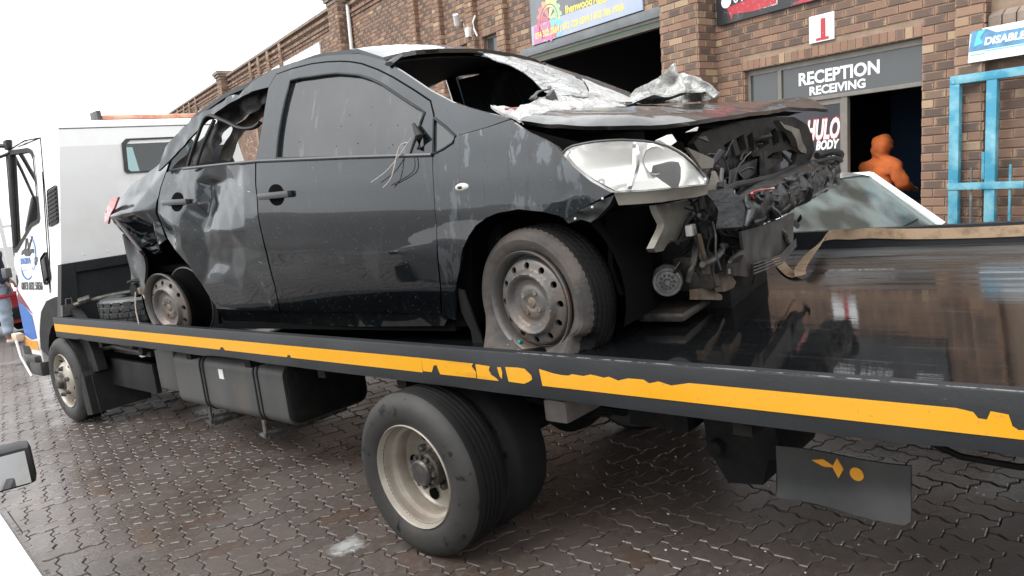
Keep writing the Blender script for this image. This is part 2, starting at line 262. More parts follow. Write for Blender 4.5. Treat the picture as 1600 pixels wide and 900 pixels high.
def _brick(dark_amount):
    def ex(nt, p, tc, ntex, rng, mixc):
        oi = _nd(nt, 'ShaderNodeObjectInfo'); ge = _nd(nt, 'ShaderNodeNewGeometry')
        def math_(op, a, b=None):
            n = _nd(nt, 'ShaderNodeMath', operation=op)
            for i, x in enumerate((a, b)):
                if x is None: continue
                if hasattr(x, 'links'): nt.links.new(x, n.inputs[i])
                else: n.inputs[i].default_value = x
            return n.outputs[0]
        rnd = math_('FRACT', math_('ADD', oi.outputs['Random'], math_('MULTIPLY', ge.outputs['Random Per Island'], 7.31)))
        rnd2 = math_('FRACT', math_('MULTIPLY', rnd, 13.7))
        rnd3 = math_('FRACT', math_('MULTIPLY', rnd, 57.3))
        uv = _nd(nt, 'ShaderNodeUVMap'); sep = _nd(nt, 'ShaderNodeSeparateXYZ'); nt.links.new(uv.outputs[0], sep.inputs[0])
        def edge(s): return math_('MULTIPLY', math_('ABSOLUTE', math_('SUBTRACT', s, 0.5)), 2.0)
        e = math_('MAXIMUM', math_('POWER', edge(sep.outputs[0]), 2.2), math_('MULTIPLY', math_('POWER', edge(sep.outputs[1]), 3.0), .85))
        wn = ntex(34, (1, 1, 1.6), off=3.3)
        e2 = math_('ADD', e, math_('MULTIPLY', math_('SUBTRACT', wn, .5), 1.1))
        patch = math_('MULTIPLY', rng(e2, .45, .85, 1., 0.), rng(rnd2, 1 - dark_amount - .2, 1 - dark_amount + .3))
        base = mixc(rnd3, (0.285, 0.176, 0.120), (0.225, 0.133, 0.092))
        base = mixc(rng(rnd, .80, .9), base, (0.38, 0.275, 0.178))
        base = mixc(rng(e2, .72, 1.05), base, (0.36, 0.240, 0.168))
        c = mixc(patch, base, mixc(rnd2, (0.165, 0.108, 0.080), (0.100, 0.073, 0.060)))
        c = mixc(rng(ntex(150), .6, .8, 0, .35), c, (0.10, 0.07, 0.055))
        nt.links.new(c, p.inputs['Base Color'])
    return ex
MT['brick'] = mat('brick', (0.3, 0.2, 0.14), 0.85, bump=(90, .35), extra=_brick(.75))
MT['brick_tan'] = mat('brick_tan', (0.3, 0.2, 0.14), 0.85, bump=(90, .35), extra=_brick(.18))

def _paver(nt, p, tc, ntex, rng, mixc):
    oi = _nd(nt, 'ShaderNodeObjectInfo'); ge = _nd(nt, 'ShaderNodeNewGeometry')
    m_ = _nd(nt, 'ShaderNodeMath', operation='MULTIPLY_ADD'); nt.links.new(ge.outputs['Random Per Island'], m_.inputs[0]); m_.inputs[1].default_value = 7.3
    nt.links.new(oi.outputs['Random'], m_.inputs[2])
    fr = _nd(nt, 'ShaderNodeMath', operation='FRACT'); nt.links.new(m_.outputs[0], fr.inputs[0])
    gp = _nd(nt, 'ShaderNodeNewGeometry')
    def wn(scale, off, st=(1, 1, 1)):
        mp = _nd(nt, 'ShaderNodeMapping'); nt.links.new(gp.outputs['Position'], mp.inputs[0]); mp.inputs['Location'].default_value = (off, off, 0); mp.inputs['Scale'].default_value = st
        n = _nd(nt, 'ShaderNodeTexNoise'); n.inputs['Scale'].default_value = scale; n.inputs['Detail'].default_value = 8; nt.links.new(mp.outputs[0], n.inputs['Vector']); return n.outputs['Fac']
    c = mixc(fr.outputs[0], (0.112, 0.089, 0.078), (0.082, 0.067, 0.060))
    c = mixc(rng(fr.outputs[0], .86, .95), c, (0.092, 0.064, 0.050))
    c = mixc(rng(wn(1.1, 3.), .5, .68), c, (0.066, 0.048, 0.038))
    c = mixc(rng(wn(22, 1.), .5, .8), c, (0.12, 0.11, 0.104))
    c = mixc(rng(wn(140, 2.), .58, .75), c, (0.045, 0.038, 0.034))
    sd = _nd(nt, 'ShaderNodeVectorMath', operation='DISTANCE'); nt.links.new(gp.outputs['Position'], sd.inputs[0]); sd.inputs[1].default_value = (-.39, -.11, 0)
    sa = _nd(nt, 'ShaderNodeMath', operation='MULTIPLY_ADD'); nt.links.new(wn(14, 6.), sa.inputs[0]); sa.inputs[1].default_value = .22; nt.links.new(sd.outputs['Value'], sa.inputs[2])
    c = mixc(rng(sa.outputs[0], .135, .20, 1., 0.), c, (.34, .35, .34))
    nt.links.new(c, p.inputs['Base Color'])
    nt.links.new(rng(wn(1.6, 7.), .35, .65, .16, .42), p.inputs['Roughness'])
    b = _nd(nt, 'ShaderNodeBump'); b.inputs['Strength'].default_value = .35; b.inputs['Distance'].default_value = .004
    nt.links.new(wn(70, 4.), b.inputs['Height']); nt.links.new(b.outputs[0], p.inputs['Normal'])
MT['paver'] = mat('paver', (0.1, 0.085, 0.08), 0.4, extra=_paver, spec=.55)
MT['joint_sand'] = mat('joint_sand', (0.11, 0.10, 0.092), 0.8, var=(7, (0.19, 0.178, 0.165), .45, .65), bump=(80, .4))

# ------------------------------------------------------------------ mesh helpers
class MB:
    def __init__(s): s.v = []; s.f = []; s.m = []
    def add(s, vs, fs, mi=0):
        o = len(s.v); s.v += [tuple(q) for q in vs]
        for k, f in enumerate(fs):
            s.f.append(tuple(i + o for i in f)); s.m.append(mi if not isinstance(mi, list) else mi[k])
        return s
    def box(s, x0, x1, y0, y1, z0, z1, mi=0, bev=0.0, M=None):
        if bev <= 0:
            vs = [(x0, y0, z0), (x1, y0, z0), (x1, y1, z0), (x0, y1, z0), (x0, y0, z1), (x1, y0, z1), (x1, y1, z1), (x0, y1, z1)]
            fs = [(3, 2, 1, 0), (4, 5, 6, 7), (0, 1, 5, 4), (1, 2, 6, 5), (2, 3, 7, 6), (3, 0, 4, 7)]
        else:
            bm = bmesh.new(); bmesh.ops.create_cube(bm, size=1)
            for q in bm.verts:
                q.co = Vector((x0 + (q.co.x + .5) * (x1 - x0), y0 + (q.co.y + .5) * (y1 - y0), z0 + (q.co.z + .5) * (z1 - z0)))
            bmesh.ops.bevel(bm, geom=list(bm.edges), offset=bev, segments=2, affect='EDGES', profile=.6)
            bm.verts.index_update(); vs = [q.co.copy() for q in bm.verts]; fs = [tuple(q.index for q in f.verts) for f in bm.faces]; bm.free()
        if M is not None: vs = [M @ Vector(q) for q in vs]
        return s.add(vs, fs, mi)
    def tube(s, pts, r, n=8, mi=0, flat=1.0, up=Vector((0, 0, 1))):
        pts = [Vector(q) for q in pts]; vs = []
        rr = r if isinstance(r, (list, tuple)) else [r] * len(pts)
        for i, q in enumerate(pts):
            t = (pts[min(i + 1, len(pts) - 1)] - pts[max(i - 1, 0)]).normalized()
            a = t.cross(up); 
            if a.length < 1e-4: a = t.cross(Vector((0, 1, 0)))
            a.normalize(); b = a.cross(t)
            for k in range(n):
                an = 2 * pi * k / n; vs.append(q + a * cos(an) * rr[i] + b * sin(an) * rr[i] * flat)
        fs = [(i * n + k, i * n + (k + 1) % n, (i + 1) * n + (k + 1) % n, (i + 1) * n + k) for i in range(len(pts) - 1) for k in range(n)]
        fs += [tuple(range(n - 1, -1, -1)), tuple((len(pts) - 1) * n + k for k in range(n))]
        return s.add(vs, fs, mi)
    def ribbon(s, pts, wid, dirs, th=.004, mi=0):
        vs = []; n = len(pts)
        for q, d in zip(pts, dirs):
            q = Vector(q); d = Vector(d).normalized(); vs += [q - d * wid / 2, q + d * wid / 2]
        for i in range(n):
            t = (Vector(pts[min(i + 1, n - 1)]) - Vector(pts[max(i - 1, 0)])).normalized()
            nn = t.cross(Vector(dirs[i])).normalized() * th
            vs += [vs[2 * i] + nn, vs[2 * i + 1] + nn]
        b = 2 * n; fs = []
        # re-index: first 2n are bottom pairs, next 2n top pairs
        for i in range(n - 1):
            a0, a1, c0, c1 = 2 * i, 2 * i + 1, 2 * i + 2, 2 * i + 3
            fs += [(a0, a1, c1, c0), (b + a0, b + c0, b + c1, b + a1), (a0, c0, b + c0, b + a0), (a1, b + a1, b + c1, c1)]
        return s.add(vs, fs, mi)
    def lathe(s, prof, n=48, c=(0, 0, 0), M=None, mi=0, mis=None, close=False):
        """profile [(r, h)] turned about local Y (h along +Y)"""
        vs = []
        for (r, h) in prof:
            for k in range(n):
                a = 2 * pi * k / n; vs.append(Vector((r * cos(a), h, r * sin(a))))
        if M is not None: vs = [M @ q for q in vs]
        vs = [q + Vector(c) for q in vs]
        m = len(prof); fs = []; ml = []
        for i in range(m - 1 + (1 if close else 0)):
            j = (i + 1) % m
            for k in range(n):
                fs.append((i * n + k, i * n + (k + 1) % n, j * n + (k + 1) % n, j * n + k)); ml.append(mis[i] if mis else mi)
        return s.add(vs, fs, ml)
    def disc(s, r, h, n=32, c=(0, 0, 0), M=None, mi=0):
        vs = [Vector((r * cos(2 * pi * k / n), h, r * sin(2 * pi * k / n))) for k in range(n)]
        if M is not None: vs = [M @ q for q in vs]
        return s.add([q + Vector(c) for q in vs], [tuple(range(n))], mi)
    def prism(s, pts, vec, mi=0):
        n = len(pts); vec = Vector(vec); a = [Vector(q) for q in pts]; b = [q + vec for q in a]
        fs = [tuple(range(n)), tuple(range(2 * n - 1, n - 1, -1))] + [(i, i + n, (i + 1) % n + n, (i + 1) % n) for i in range(n)]
        return s.add(a + b, fs, mi)
    def build(s, name, mats, parent=None, ang=35, smooth=True, loc=None):
        me = bpy.data.meshes.new(name); me.from_pydata(s.v, [], s.f)
        for m in (mats if isinstance(mats, (list, tuple)) else [mats]): me.materials.append(MT[m] if isinstance(m, str) else m)
        if any(s.m): me.polygons.foreach_set('material_index', s.m)
        bm = bmesh.new(); bm.from_mesh(me); bmesh.ops.recalc_face_normals(bm, faces=list(bm.faces)); bm.to_mesh(me); bm.free()
        if smooth:
            me.polygons.foreach_set('use_smooth', [True] * len(me.polygons)); me.set_sharp_from_angle(angle=radians(ang))
        o = bpy.data.objects.new(name, me); COL.objects.link(o)
        if parent: o.parent = parent
        if loc: o.location = loc
        return o

def tag(o, label=None, cat=None, group=None, kind=None):
    for k, v in (('label', label), ('category', cat), ('group', group), ('kind', kind)):
        if v: o[k] = v
    return o
def empty(name, M=None, label=None, cat=None, group=None):
    o = bpy.data.objects.new(name, None); o.empty_display_size = .2; COL.objects.link(o)
    if M is not None: o.matrix_world = M
    return tag(o, label, cat, group)

def inside(p, poly):
    x, y = p; r = False; n = len(poly)
    for i in range(n):
        x0, y0 = poly[i]; x1, y1 = poly[(i + 1) % n]
        if (y0 > y) != (y1 > y) and x < (x1 - x0) * (y - y0) / (y1 - y0) + x0: r = not r
    return r
def densify(poly, step):
    out = []
    for i in range(len(poly)):
        a = Vector(poly[i]); b = Vector(poly[(i + 1) % len(poly)]); k = max(1, int((b - a).length / step + .5))
        out += [tuple(a.lerp(b, j / k)) for j in range(k)]
    return out
def panel_mb(outline, fn, step=.03, holes=(), skirt=None, mi=0, mb=None):
    """sheet over a 2-D outline (with holes) carried onto a surface by fn(u,v); skirt = vector for the turned-in edge"""
    loops = [densify(outline, step)] + [densify(h, step) for h in holes]
    pts = []; edges = []
    for lp in loops:
        o = len(pts); pts += [Vector(q) for q in lp]; edges += [(o + i, o + (i + 1) % len(lp)) for i in range(len(lp))]
    nb = len(pts)
    xs = [q[0] for q in loops[0]]; ys_ = [q[1] for q in loops[0]]
    u = min(xs) + step / 2; row = 0
    bnd = [Vector(q) for lp in loops for q in lp]
    cell = {}
    for q in bnd: cell.setdefault((int(q.x // step), int(q.y // step)), []).append(q)
    v = min(ys_) + step / 2
    while v < max(ys_):
        u = min(xs) + (step / 2 if row % 2 else step)
        while u < max(xs):
            if inside((u, v), loops[0]) and not any(inside((u, v), h) for h in loops[1:]):
                ci, cj = int(u // step), int(v // step); ok = True
                for a in (-1, 0, 1):
                    for b in (-1, 0, 1):
                        for q in cell.get((ci + a, cj + b), ()):
                            if (q.x - u) ** 2 + (q.y - v) ** 2 < (.55 * step) ** 2: ok = False
                if ok: pts.append(Vector((u, v)))
            u += step
        v += step * .87; row += 1
    vv, ee, ff, ov, oe, of = delaunay_2d_cdt(pts, edges, [], 0, 1e-6)
    tris = []
    for f in ff:
        c = (vv[f[0]] + vv[f[1]] + vv[f[2]]) / 3
        if inside((c.x, c.y), loops[0]) and not any(inside((c.x, c.y), h) for h in loops[1:]): tris.append(tuple(f))
    P = [Vector(fn(q.x, q.y)) for q in vv]
    fs = list(tris)
    if skirt is not None:
        cnt = {}
        for f in tris:
            for i in range(3):
                k = (f[i], f[(i + 1) % 3]); kk = tuple(sorted(k)); cnt.setdefault(kk, []).append(k)
        base = len(P); mp = {}; sv = Vector(skirt)
        for kk, l in cnt.items():
            if len(l) == 1:
                for i in l[0]:
                    if i not in mp: mp[i] = len(P); P.append(P[i] + sv)
                a, b = l[0]; fs.append((b, a, mp[a], mp[b]))
    mb = mb or MB(); mb.add(P, fs, mi); return mb

def text_obj(body, size, m, parent, M, shear=0.0, bold=0.0, sx=1.0, name='lettering', depth=.0012, align='LEFT', space=1.0):
    cu = bpy.data.curves.new(name, 'FONT'); cu.body = body; cu.size = size; cu.shear = shear; cu.offset = bold
    cu.align_x = align; cu.space_character = space; cu.resolution_u = 3; cu.extrude = depth
    t = bpy.data.objects.new('tmp_text', cu); COL.objects.link(t)
    dg = bpy.context.evaluated_depsgraph_get(); dg.update()
    me = bpy.data.meshes.new_from_object(t.evaluated_get(dg)); bpy.data.objects.remove(t)
    me.transform(Matrix.Diagonal((sx, 1, 1, 1))); me.materials.clear(); me.materials.append(MT[m])
    me.name = name
    o = bpy.data.objects.new(name, me); COL.objects.link(o)
    if parent: o.parent = parent
    o.matrix_local = M; return o
def wall_M(x, y, z, dx=(1, 0, 0), up=(0, 0, 1)):
    """text frame: X along dx, Y along up, standing on the side it is read from"""
    a = Vector(dx).normalized(); b = Vector(up).normalized(); c = a.cross(b).normalized(); b = c.cross(a)
    return Matrix(((a.x, b.x, c.x, x), (a.y, b.y, c.y, y), (a.z, b.z, c.z, z), (0, 0, 0, 1)))
def nz(x, y, z=0.0, s=1.0): return noise.noise(Vector((x * s, y * s, z * s)))

D = {
 'front_door': [(1.125,0.766),(1.148,0.964),(1.158,1.133),(1.204,1.19),(1.329,1.196),(1.464,1.193),(1.57,1.182),(1.669,1.166),(1.74,1.15),(1.815,1.127),(1.924,1.08),(2.026,1.027),(2.153,0.952),(2.259,0.885),(2.283,0.825),(2.29,0.656),(2.29,0.549),(2.277,0.367),(2.246,0.227),(2.217,0.08),(2.17,-0.044),(1.631,-0.038),(1.028,-0.031),(1.082,0.129),(1.101,0.305),(1.105,0.484),(1.121,0.592)],
 'front_window': [(1.284,0.763),(1.286,0.834),(1.288,0.89),(1.295,0.964),(1.305,1.035),(1.327,1.139),(1.397,1.139),(1.477,1.131),(1.568,1.124),(1.658,1.114),(1.738,1.096),(1.812,1.077),(1.89,1.046),(1.963,1.01),(2.126,0.909),(2.235,0.843),(2.2,0.756),(2.164,0.671),(1.768,0.711)],
 'rear_door': [(0.239,0.804),(0.509,0.806),(0.855,0.787),(1.114,0.77),(1.11,0.593),(1.095,0.485),(1.091,0.306),(1.071,0.13),(1.017,-0.031),(0.691,-0.027),(0.428,-0.018),(0.385,0.13),(0.339,0.251),(0.245,0.348),(0.164,0.423),(0.139,0.501),(0.148,0.584),(0.168,0.657)],
 'quarter': [(0.232,0.808),(0.155,0.658),(0.134,0.585),(0.132,0.502),(0.149,0.42),(0.065,0.393),(-0.033,0.375),(-0.106,0.329),(-0.184,0.403),(-0.26,0.48),(-0.335,0.552),(-0.361,0.622),(-0.27,0.7),(-0.187,0.778),(-0.079,0.805),(0.092,0.86),(0.228,0.917),(0.288,0.935)],
 'body_side': [(0.232,0.816),(0.287,0.942),(0.397,1.01),(0.535,1.085),(0.666,1.117),(0.839,1.16),(1.006,1.196),(1.152,1.222),(1.33,1.231),(1.563,1.217),(1.784,1.183),(1.957,1.12),(2.126,1.015),(2.257,0.931),(2.383,0.863),(2.464,0.829),(2.541,0.801),(2.684,0.75),(2.568,0.734),(2.416,0.721),(2.351,0.77),(2.287,0.819),(2.263,0.887),(2.157,0.954),(2.03,1.029),(1.928,1.082),(1.819,1.129),(1.74,1.153),(1.668,1.169),(1.569,1.185),(1.464,1.196),(1.328,1.199),(1.204,1.193),(1.157,1.136),(1.02,1.137),(0.852,1.108),(0.681,1.056),(0.569,0.989),(0.379,0.881)],
 'fender': [(2.294,0.661),(2.293,0.549),(2.28,0.367),(2.253,0.227),(2.225,0.08),(2.177,-0.044),(2.202,-0.067),(2.244,-0.076),(2.297,0.064),(2.343,0.145),(2.394,0.248),(2.437,0.301),(2.483,0.344),(2.546,0.374),(2.604,0.388),(2.708,0.395),(2.815,0.376),(2.882,0.354),(2.908,0.337),(3.005,0.383),(3.093,0.417),(3.029,0.466),(2.963,0.53),(2.919,0.583),(2.902,0.61),(2.844,0.649),(2.775,0.685),(2.684,0.745),(2.569,0.731),(2.416,0.719),(2.4,0.692)],
 'corner_glass': [(2.288,0.813),(2.355,0.767),(2.412,0.719),(2.4,0.695),(2.349,0.675),(2.297,0.66)],
 'mirror_base': [(2.235,0.843),(2.277,0.818),(2.286,0.656),(2.164,0.671),(2.2,0.756)],
 'sill': [(0.425,-0.022),(1.026,-0.035),(1.629,-0.042),(2.168,-0.047),(2.192,-0.073),(2.154,-0.109),(1.588,-0.12),(1.004,-0.104),(0.451,-0.101)],
 'headlight': [(2.922,0.586),(2.94,0.6),(2.965,0.608),(3.008,0.611),(3.05,0.612),(3.1,0.609),(3.148,0.604),(3.218,0.589),(3.259,0.575),(3.293,0.558),(3.323,0.535),(3.343,0.515),(3.367,0.483),(3.386,0.452),(3.405,0.418),(3.403,0.402),(3.31,0.404),(3.208,0.408),(3.1,0.419),(3.029,0.469),(2.963,0.533)],
 'headlight_trim': [(3.1,0.416),(3.208,0.406),(3.31,0.401),(3.404,0.4),(3.417,0.444),(3.432,0.381),(3.402,0.365),(3.366,0.359),(3.306,0.359),(3.251,0.358),(3.182,0.362),(3.111,0.367)],
 'bracket': [(3.104,0.409),(3.082,0.373),(3.033,0.331),(3.007,0.316),(2.968,0.331),(2.921,0.321),(2.906,0.337),(3.004,0.378)],
 'handle_f': [(1.154,0.605),(1.39,0.595),(1.38,0.568),(1.148,0.573)],
 'handle_r': [(0.239,0.651),(0.485,0.636),(0.477,0.605),(0.231,0.618)],
 'dimple_f': [(1.276,0.632),(1.256,0.538),(1.182,0.593),(1.353,0.577)],
 'dimple_r': [(0.376,0.675),(0.35,0.579)],
 'indicator': [(2.406,0.511),(2.476,0.504)],
 'arch_pts': [(2.343,0.145),(2.708,0.395),(2.908,0.337)],
 'beltline': [(1.125,0.769),(1.768,0.711),(2.29,0.659)],
 'beltline_r': [(0.496,0.801),(0.855,0.784),(1.13,0.768)],
 'bump_rem': [(-0.439,0.03,0.478),(-0.39,0.03,0.446),(-0.236,0.03,0.322),(-0.239,0.03,0.166),(-0.207,0.03,0.115),(-0.313,0.03,0.075),(-0.514,0.03,0.057),(-0.53,0.03,0.152),(-0.491,0.03,0.3)],
 'tail_lamp': [(-0.184,0.708),(-0.268,0.704),(-0.407,0.644),(-0.554,0.575),(-0.434,0.556),(-0.342,0.609),(-0.251,0.651)],
 'win_trim': [(0.538,0.813),(0.586,0.935),(0.657,1.059),(0.801,1.021),(0.954,0.959),(1.06,0.944),(1.108,0.963)],
 'wires': [(2.187,0.744),(2.166,0.728),(2.066,0.631),(1.959,0.58),(2.123,0.712),(2.084,0.593),(2.033,0.55)],
 'flap_mud': [(2.299,0.07),(2.328,0.06),(2.329,-0.075),(2.333,-0.225),(2.264,-0.221),(2.285,-0.139),(2.271,-0.044)],
 'rad_panel': [(3.217,0.496,0.553),(3.239,0.574,0.591),(3.301,0.793,0.617),(3.379,1.116,0.621),(3.431,1.375,0.606),(3.454,1.495,0.558),(3.464,1.531,0.494),(3.47,1.55,0.427),(3.46,1.46,0.348),(3.431,1.29,0.334),(3.353,0.911,0.319),(3.301,0.71,0.328),(3.278,0.64,0.374),(3.26,0.599,0.442),(3.23,0.526,0.521)],
 'rad_slots': [(3.305,0.773,0.498),(3.327,0.864,0.518),(3.348,0.949,0.522),(3.373,1.053,0.51),(3.395,1.161,0.525),(3.413,1.254,0.53),(3.432,1.353,0.513)],
 'beam_top': [(3.5,-0.073,0.378),(3.5,0.061,0.334),(3.5,0.284,0.333),(3.5,0.594,0.355),(3.5,1.013,0.363),(3.5,1.468,0.381),(3.5,1.724,0.386),(3.5,1.873,0.344)],
 'beam_bot': [(3.5,-0.131,0.242),(3.5,-0.002,0.235),(3.5,0.212,0.221),(3.5,0.548,0.204),(3.5,0.963,0.203),(3.5,1.34,0.203),(3.5,1.604,0.212),(3.5,1.803,0.236)],
 'plate': [(3.42,0.485,0.174),(3.42,0.826,0.156),(3.42,1.264,0.147),(3.42,1.186,0.016),(3.42,1.143,-0.008),(3.42,0.934,-0.013),(3.42,0.546,0.022),(3.42,0.41,0.004),(3.42,0.335,0.03),(3.42,0.364,0.075),(3.42,0.506,0.097)],
 'shroud': [(3.42,0.006,0.539),(3.42,0.258,0.481),(3.42,0.229,0.455),(3.42,0.082,0.467)],
 'condenser': [(3.3,0.328,0.49),(3.3,0.715,0.483),(3.3,1.144,0.484)],
 'reservoir': [(3.22,0.129,0.345),(3.22,0.32,0.332),(3.22,0.55,0.323),(3.22,0.797,0.324),(3.22,0.815,0.295),(3.22,0.686,0.234),(3.22,0.641,0.192),(3.22,0.55,0.155),(3.22,0.381,0.172),(3.22,0.246,0.188),(3.22,0.186,0.186),(3.22,0.142,0.165),(3.22,0.081,0.171),(3.22,0.05,0.191),(3.22,0.078,0.226),(3.22,0.139,0.27)],
 'plug': [(3.27,0.391,0.217),(3.27,0.284,0.22),(3.27,0.359,0.312),(3.27,0.188,0.192)],
 'pulley': [(3.12,0.39,0.007),(3.12,0.222,0.036),(3.12,0.409,0.075)],
 'hose': [(3.25,0.446,0.084),(3.25,0.526,0.03),(3.25,0.546,-0.013),(3.25,0.463,-0.023)],
 'br1': [(3.25,0.353,-0.033),(3.25,0.486,-0.053),(3.25,0.632,-0.122),(3.25,0.611,-0.138),(3.25,0.356,-0.076)],
 'br2': [(3.32,0.414,0.017),(3.32,0.517,0.007),(3.32,0.618,-0.061),(3.32,0.586,-0.079),(3.32,0.454,-0.067)],
 'br3': [(3.42,0.346,0.068),(3.42,0.475,0.081),(3.42,0.545,0.02),(3.42,0.49,-0.015),(3.42,0.348,0.019)],
 'dark_low': [(2.95,-0.042,0.328),(2.95,0.753,0.291),(2.95,1.386,0.032),(2.95,1.807,-0.047),(2.95,1.958,-0.17),(2.95,1.754,-0.229),(2.95,1.155,-0.092),(2.95,0.209,0.025),(2.95,0.17,0.1)],
 'white_far': [(3.5,0.974,0.599),(3.5,1.343,0.545),(3.5,1.401,0.474),(3.5,1.492,0.411),(3.5,1.387,0.431),(3.5,1.296,0.48),(3.5,1.213,0.538)],
 'red_hose': [(3.52,0.035,0.335),(3.52,0.187,0.359),(3.52,0.471,0.343)],
 'black_hose': [(3.5,-0.003,0.397),(3.5,0.178,0.366),(3.5,0.377,0.372),(3.5,0.596,0.363),(3.5,1.012,0.357),(3.5,1.287,0.37)],
 'debris1.0': [(2.781,1.0,0.818),(2.808,1.0,0.847),(2.862,1.0,0.866),(2.976,1.0,0.942),(2.984,1.0,0.889),(3.038,1.0,0.883),(3.134,1.0,0.842),(3.162,1.0,0.813),(3.194,1.0,0.761),(3.186,1.0,0.742),(3.139,1.0,0.735),(2.933,1.0,0.756),(2.799,1.0,0.774)],
 'debris1.3': [(2.646,1.3,0.838),(2.676,1.3,0.87),(2.734,1.3,0.89),(2.858,1.3,0.972),(2.866,1.3,0.916),(2.924,1.3,0.909),(3.029,1.3,0.864),(3.059,1.3,0.833),(3.094,1.3,0.777),(3.085,1.3,0.756),(3.034,1.3,0.748),(2.81,1.3,0.771),(2.666,1.3,0.791)],
 'crazed': [(2.006,0.855,1.167),(2.135,0.845,1.099),(2.288,0.774,1.018),(2.488,0.625,0.907),(2.552,0.609,0.872),(2.61,0.724,0.847),(2.617,0.827,0.846),(2.464,1.104,0.919),(2.068,1.678,1.059),(1.919,1.691,1.137),(2.005,1.215,1.152),(1.962,1.042,1.186)],
 'white_screen': [(2.05,1.821,1.069),(2.142,1.8,1.02),(2.308,1.756,0.933),(2.457,1.78,0.855),(2.704,1.152,0.79),(2.67,0.917,0.818),(2.631,0.778,0.837),(2.523,1.016,0.892)],
 'ws_top': [(2.009,0.104,1.098),(1.949,0.267,1.156),(1.952,0.486,1.179),(1.934,0.761,1.203),(1.995,0.86,1.172)],
 'cowl': [(2.534,0.1,0.822),(2.606,0.232,0.805),(2.576,0.525,0.854),(2.644,0.669,0.827),(2.657,1.016,0.822),(2.645,1.269,0.811)]
}
# =================================================================== BUILDING (own level frame: u along the wall, n into it, v up)
BM = Matrix(((0.962, 0.270, 0.044, 0.517), (-0.272, 0.962, 0.032, 6.408), (-0.034, -0.043, 0.999, 2.352), (0, 0, 0, 1)))
def orth(M):
    a = Vector(M.col[0][:3]).normalized(); b = Vector(M.col[1][:3]); b = (b - a * a.dot(b)).normalized(); c = a.cross(b)
    t = M.translation
    return Matrix(((a.x, b.x, c.x, t.x), (a.y, b.y, c.y, t.y), (a.z, b.z, c.z, t.z), (0, 0, 0, 1)))
BM = orth(BM)
bld = empty('brick_building', BM, 'long brown face brick workshop building with piers, parapet and a reception door', 'building')
FLOOR = -2.42; TOP = 3.5
def to_px(P):
    d = P - CAM_POS; r = Vector(CAM_R[0]); dn = Vector(CAM_R[1]); f = Vector(CAM_R[2])
    z = d.dot(f)
    if z < .1: return None
    return 800 + 1173.5 * d.dot(r) / z, 450 + 1173.5 * d.dot(dn) / z, z
LB, HB, PU, PV = .222, .073, .232, .085
BR = []      # (frame matrix, length, height, u, v, material) of every brick face
class Face:
    """a brick-faced plane: origin at (u0,n0), running along dirn in the (u,n) plane"""
    def __init__(s, u0, n0, du, dn): s.o = (u0, n0); s.d = (du, dn); s.nm = (dn, -du)
def lay(fc, a0, a1, v0, v1, holes=(), shift=0.0, m='brick', endtan=True, tex=True):
    r0 = math.floor((v0 + .0001) / PV)
    r = r0
    while r * PV < v1 - .02:
        vb, vt = r * PV + .006, r * PV + .006 + HB
        r += 1
        if vb < v0 - .03 or vt > v1 + .03: continue
        k = math.floor((a0 - .3) / PU); off = shift + (PU / 2 if r % 2 else 0)
        a = k * PU + off
        while a < a1:
            segs = [(max(a + .005, a0), min(a + .005 + LB, a1))]
            for (h0, h1, g0, g1) in holes:
                if vt > g0 + .02 and vb < g1 - .02:
                    ns = []
                    for (x, y) in segs:
                        if y <= h0 or x >= h1: ns.append((x, y)); continue
                        if x < h0 - .03: ns.append((x, h0))
                        if y > h1 + .03: ns.append((h1, y))
                    segs = ns
            for (x, y) in segs:
                if y - x > .03:
                    mm = m
                    if y - x < .15 and RND.random() < .6: mm = 'brick_tan'
                    BR.append((fc, (x + y) / 2, (vb + vt) / 2, y - x, vt - vb, mm))
            a += PU
def soldier(fc, a0, a1, v0, h, n, m='brick_tan'):
    p = (a1 - a0) / n
    for i in range(n): BR.append((fc, a0 + p * (i + .5), v0 + h / 2, p - .011, h - .006, m))
def brick_mesh_data(L, H, P=.012, D=.03, b=.004):
    x, z = L / 2, H / 2
    vs = [(-x, D, -z), (x, D, -z), (x, D, z), (-x, D, z), (-x, -P + b, -z), (x, -P + b, -z), (x, -P + b, z), (-x, -P + b, z),
          (-x + b, -P, -z + b), (x - b, -P, -z + b), (x - b, -P, z - b), (-x + b, -P, z - b)]
    fs = [(8, 9, 10, 11), (4, 5, 9, 8), (5, 6, 10, 9), (6, 7, 11, 10), (7, 4, 8, 11), (0, 1, 5, 4), (1, 2, 6, 5), (2, 3, 7, 6), (3, 0, 4, 7)]
    uv = [(q[0] / L + .5, q[2] / H + .5) for q in vs]
    return vs, fs, uv

WF = Face(0, 0, 1, 0)
door_hole = (-2.139, 0.0, FLOOR, 0.0); lint_hole = (-2.139, 0.0, 0.0, .115)
garage = (-6.75, -3.14, FLOOR, 1.03)
wins = [(-7.98, -7.42, .4, 1.48), (-9.2, -8.45, .4, 1.48)]
winl = [(-8.0, -7.33, 1.48, 1.595), (-9.3, -8.35, 1.48, 1.595)]
lay(WF, -2.54, .36, -2.3, 1.9, [door_hole, lint_hole])
lay(WF, .60, 3.2, -2.3, -.05)
lay(WF, .36, .60, -2.3, -.05)
lay(WF, -14.0, -3.1, -2.3, 3.3, [garage] + wins + winl)
lay(WF, -26.9, -14.6, -1.0, 3.3)
lay(WF, -40.0, -27.5, .5, 3.3)
soldier(WF, -2.139, 0, .002, .113, 25)
soldier(WF, -8.0, -7.33, 1.482, .113, 8); soldier(WF, -9.3, -8.35, 1.482, .113, 11)
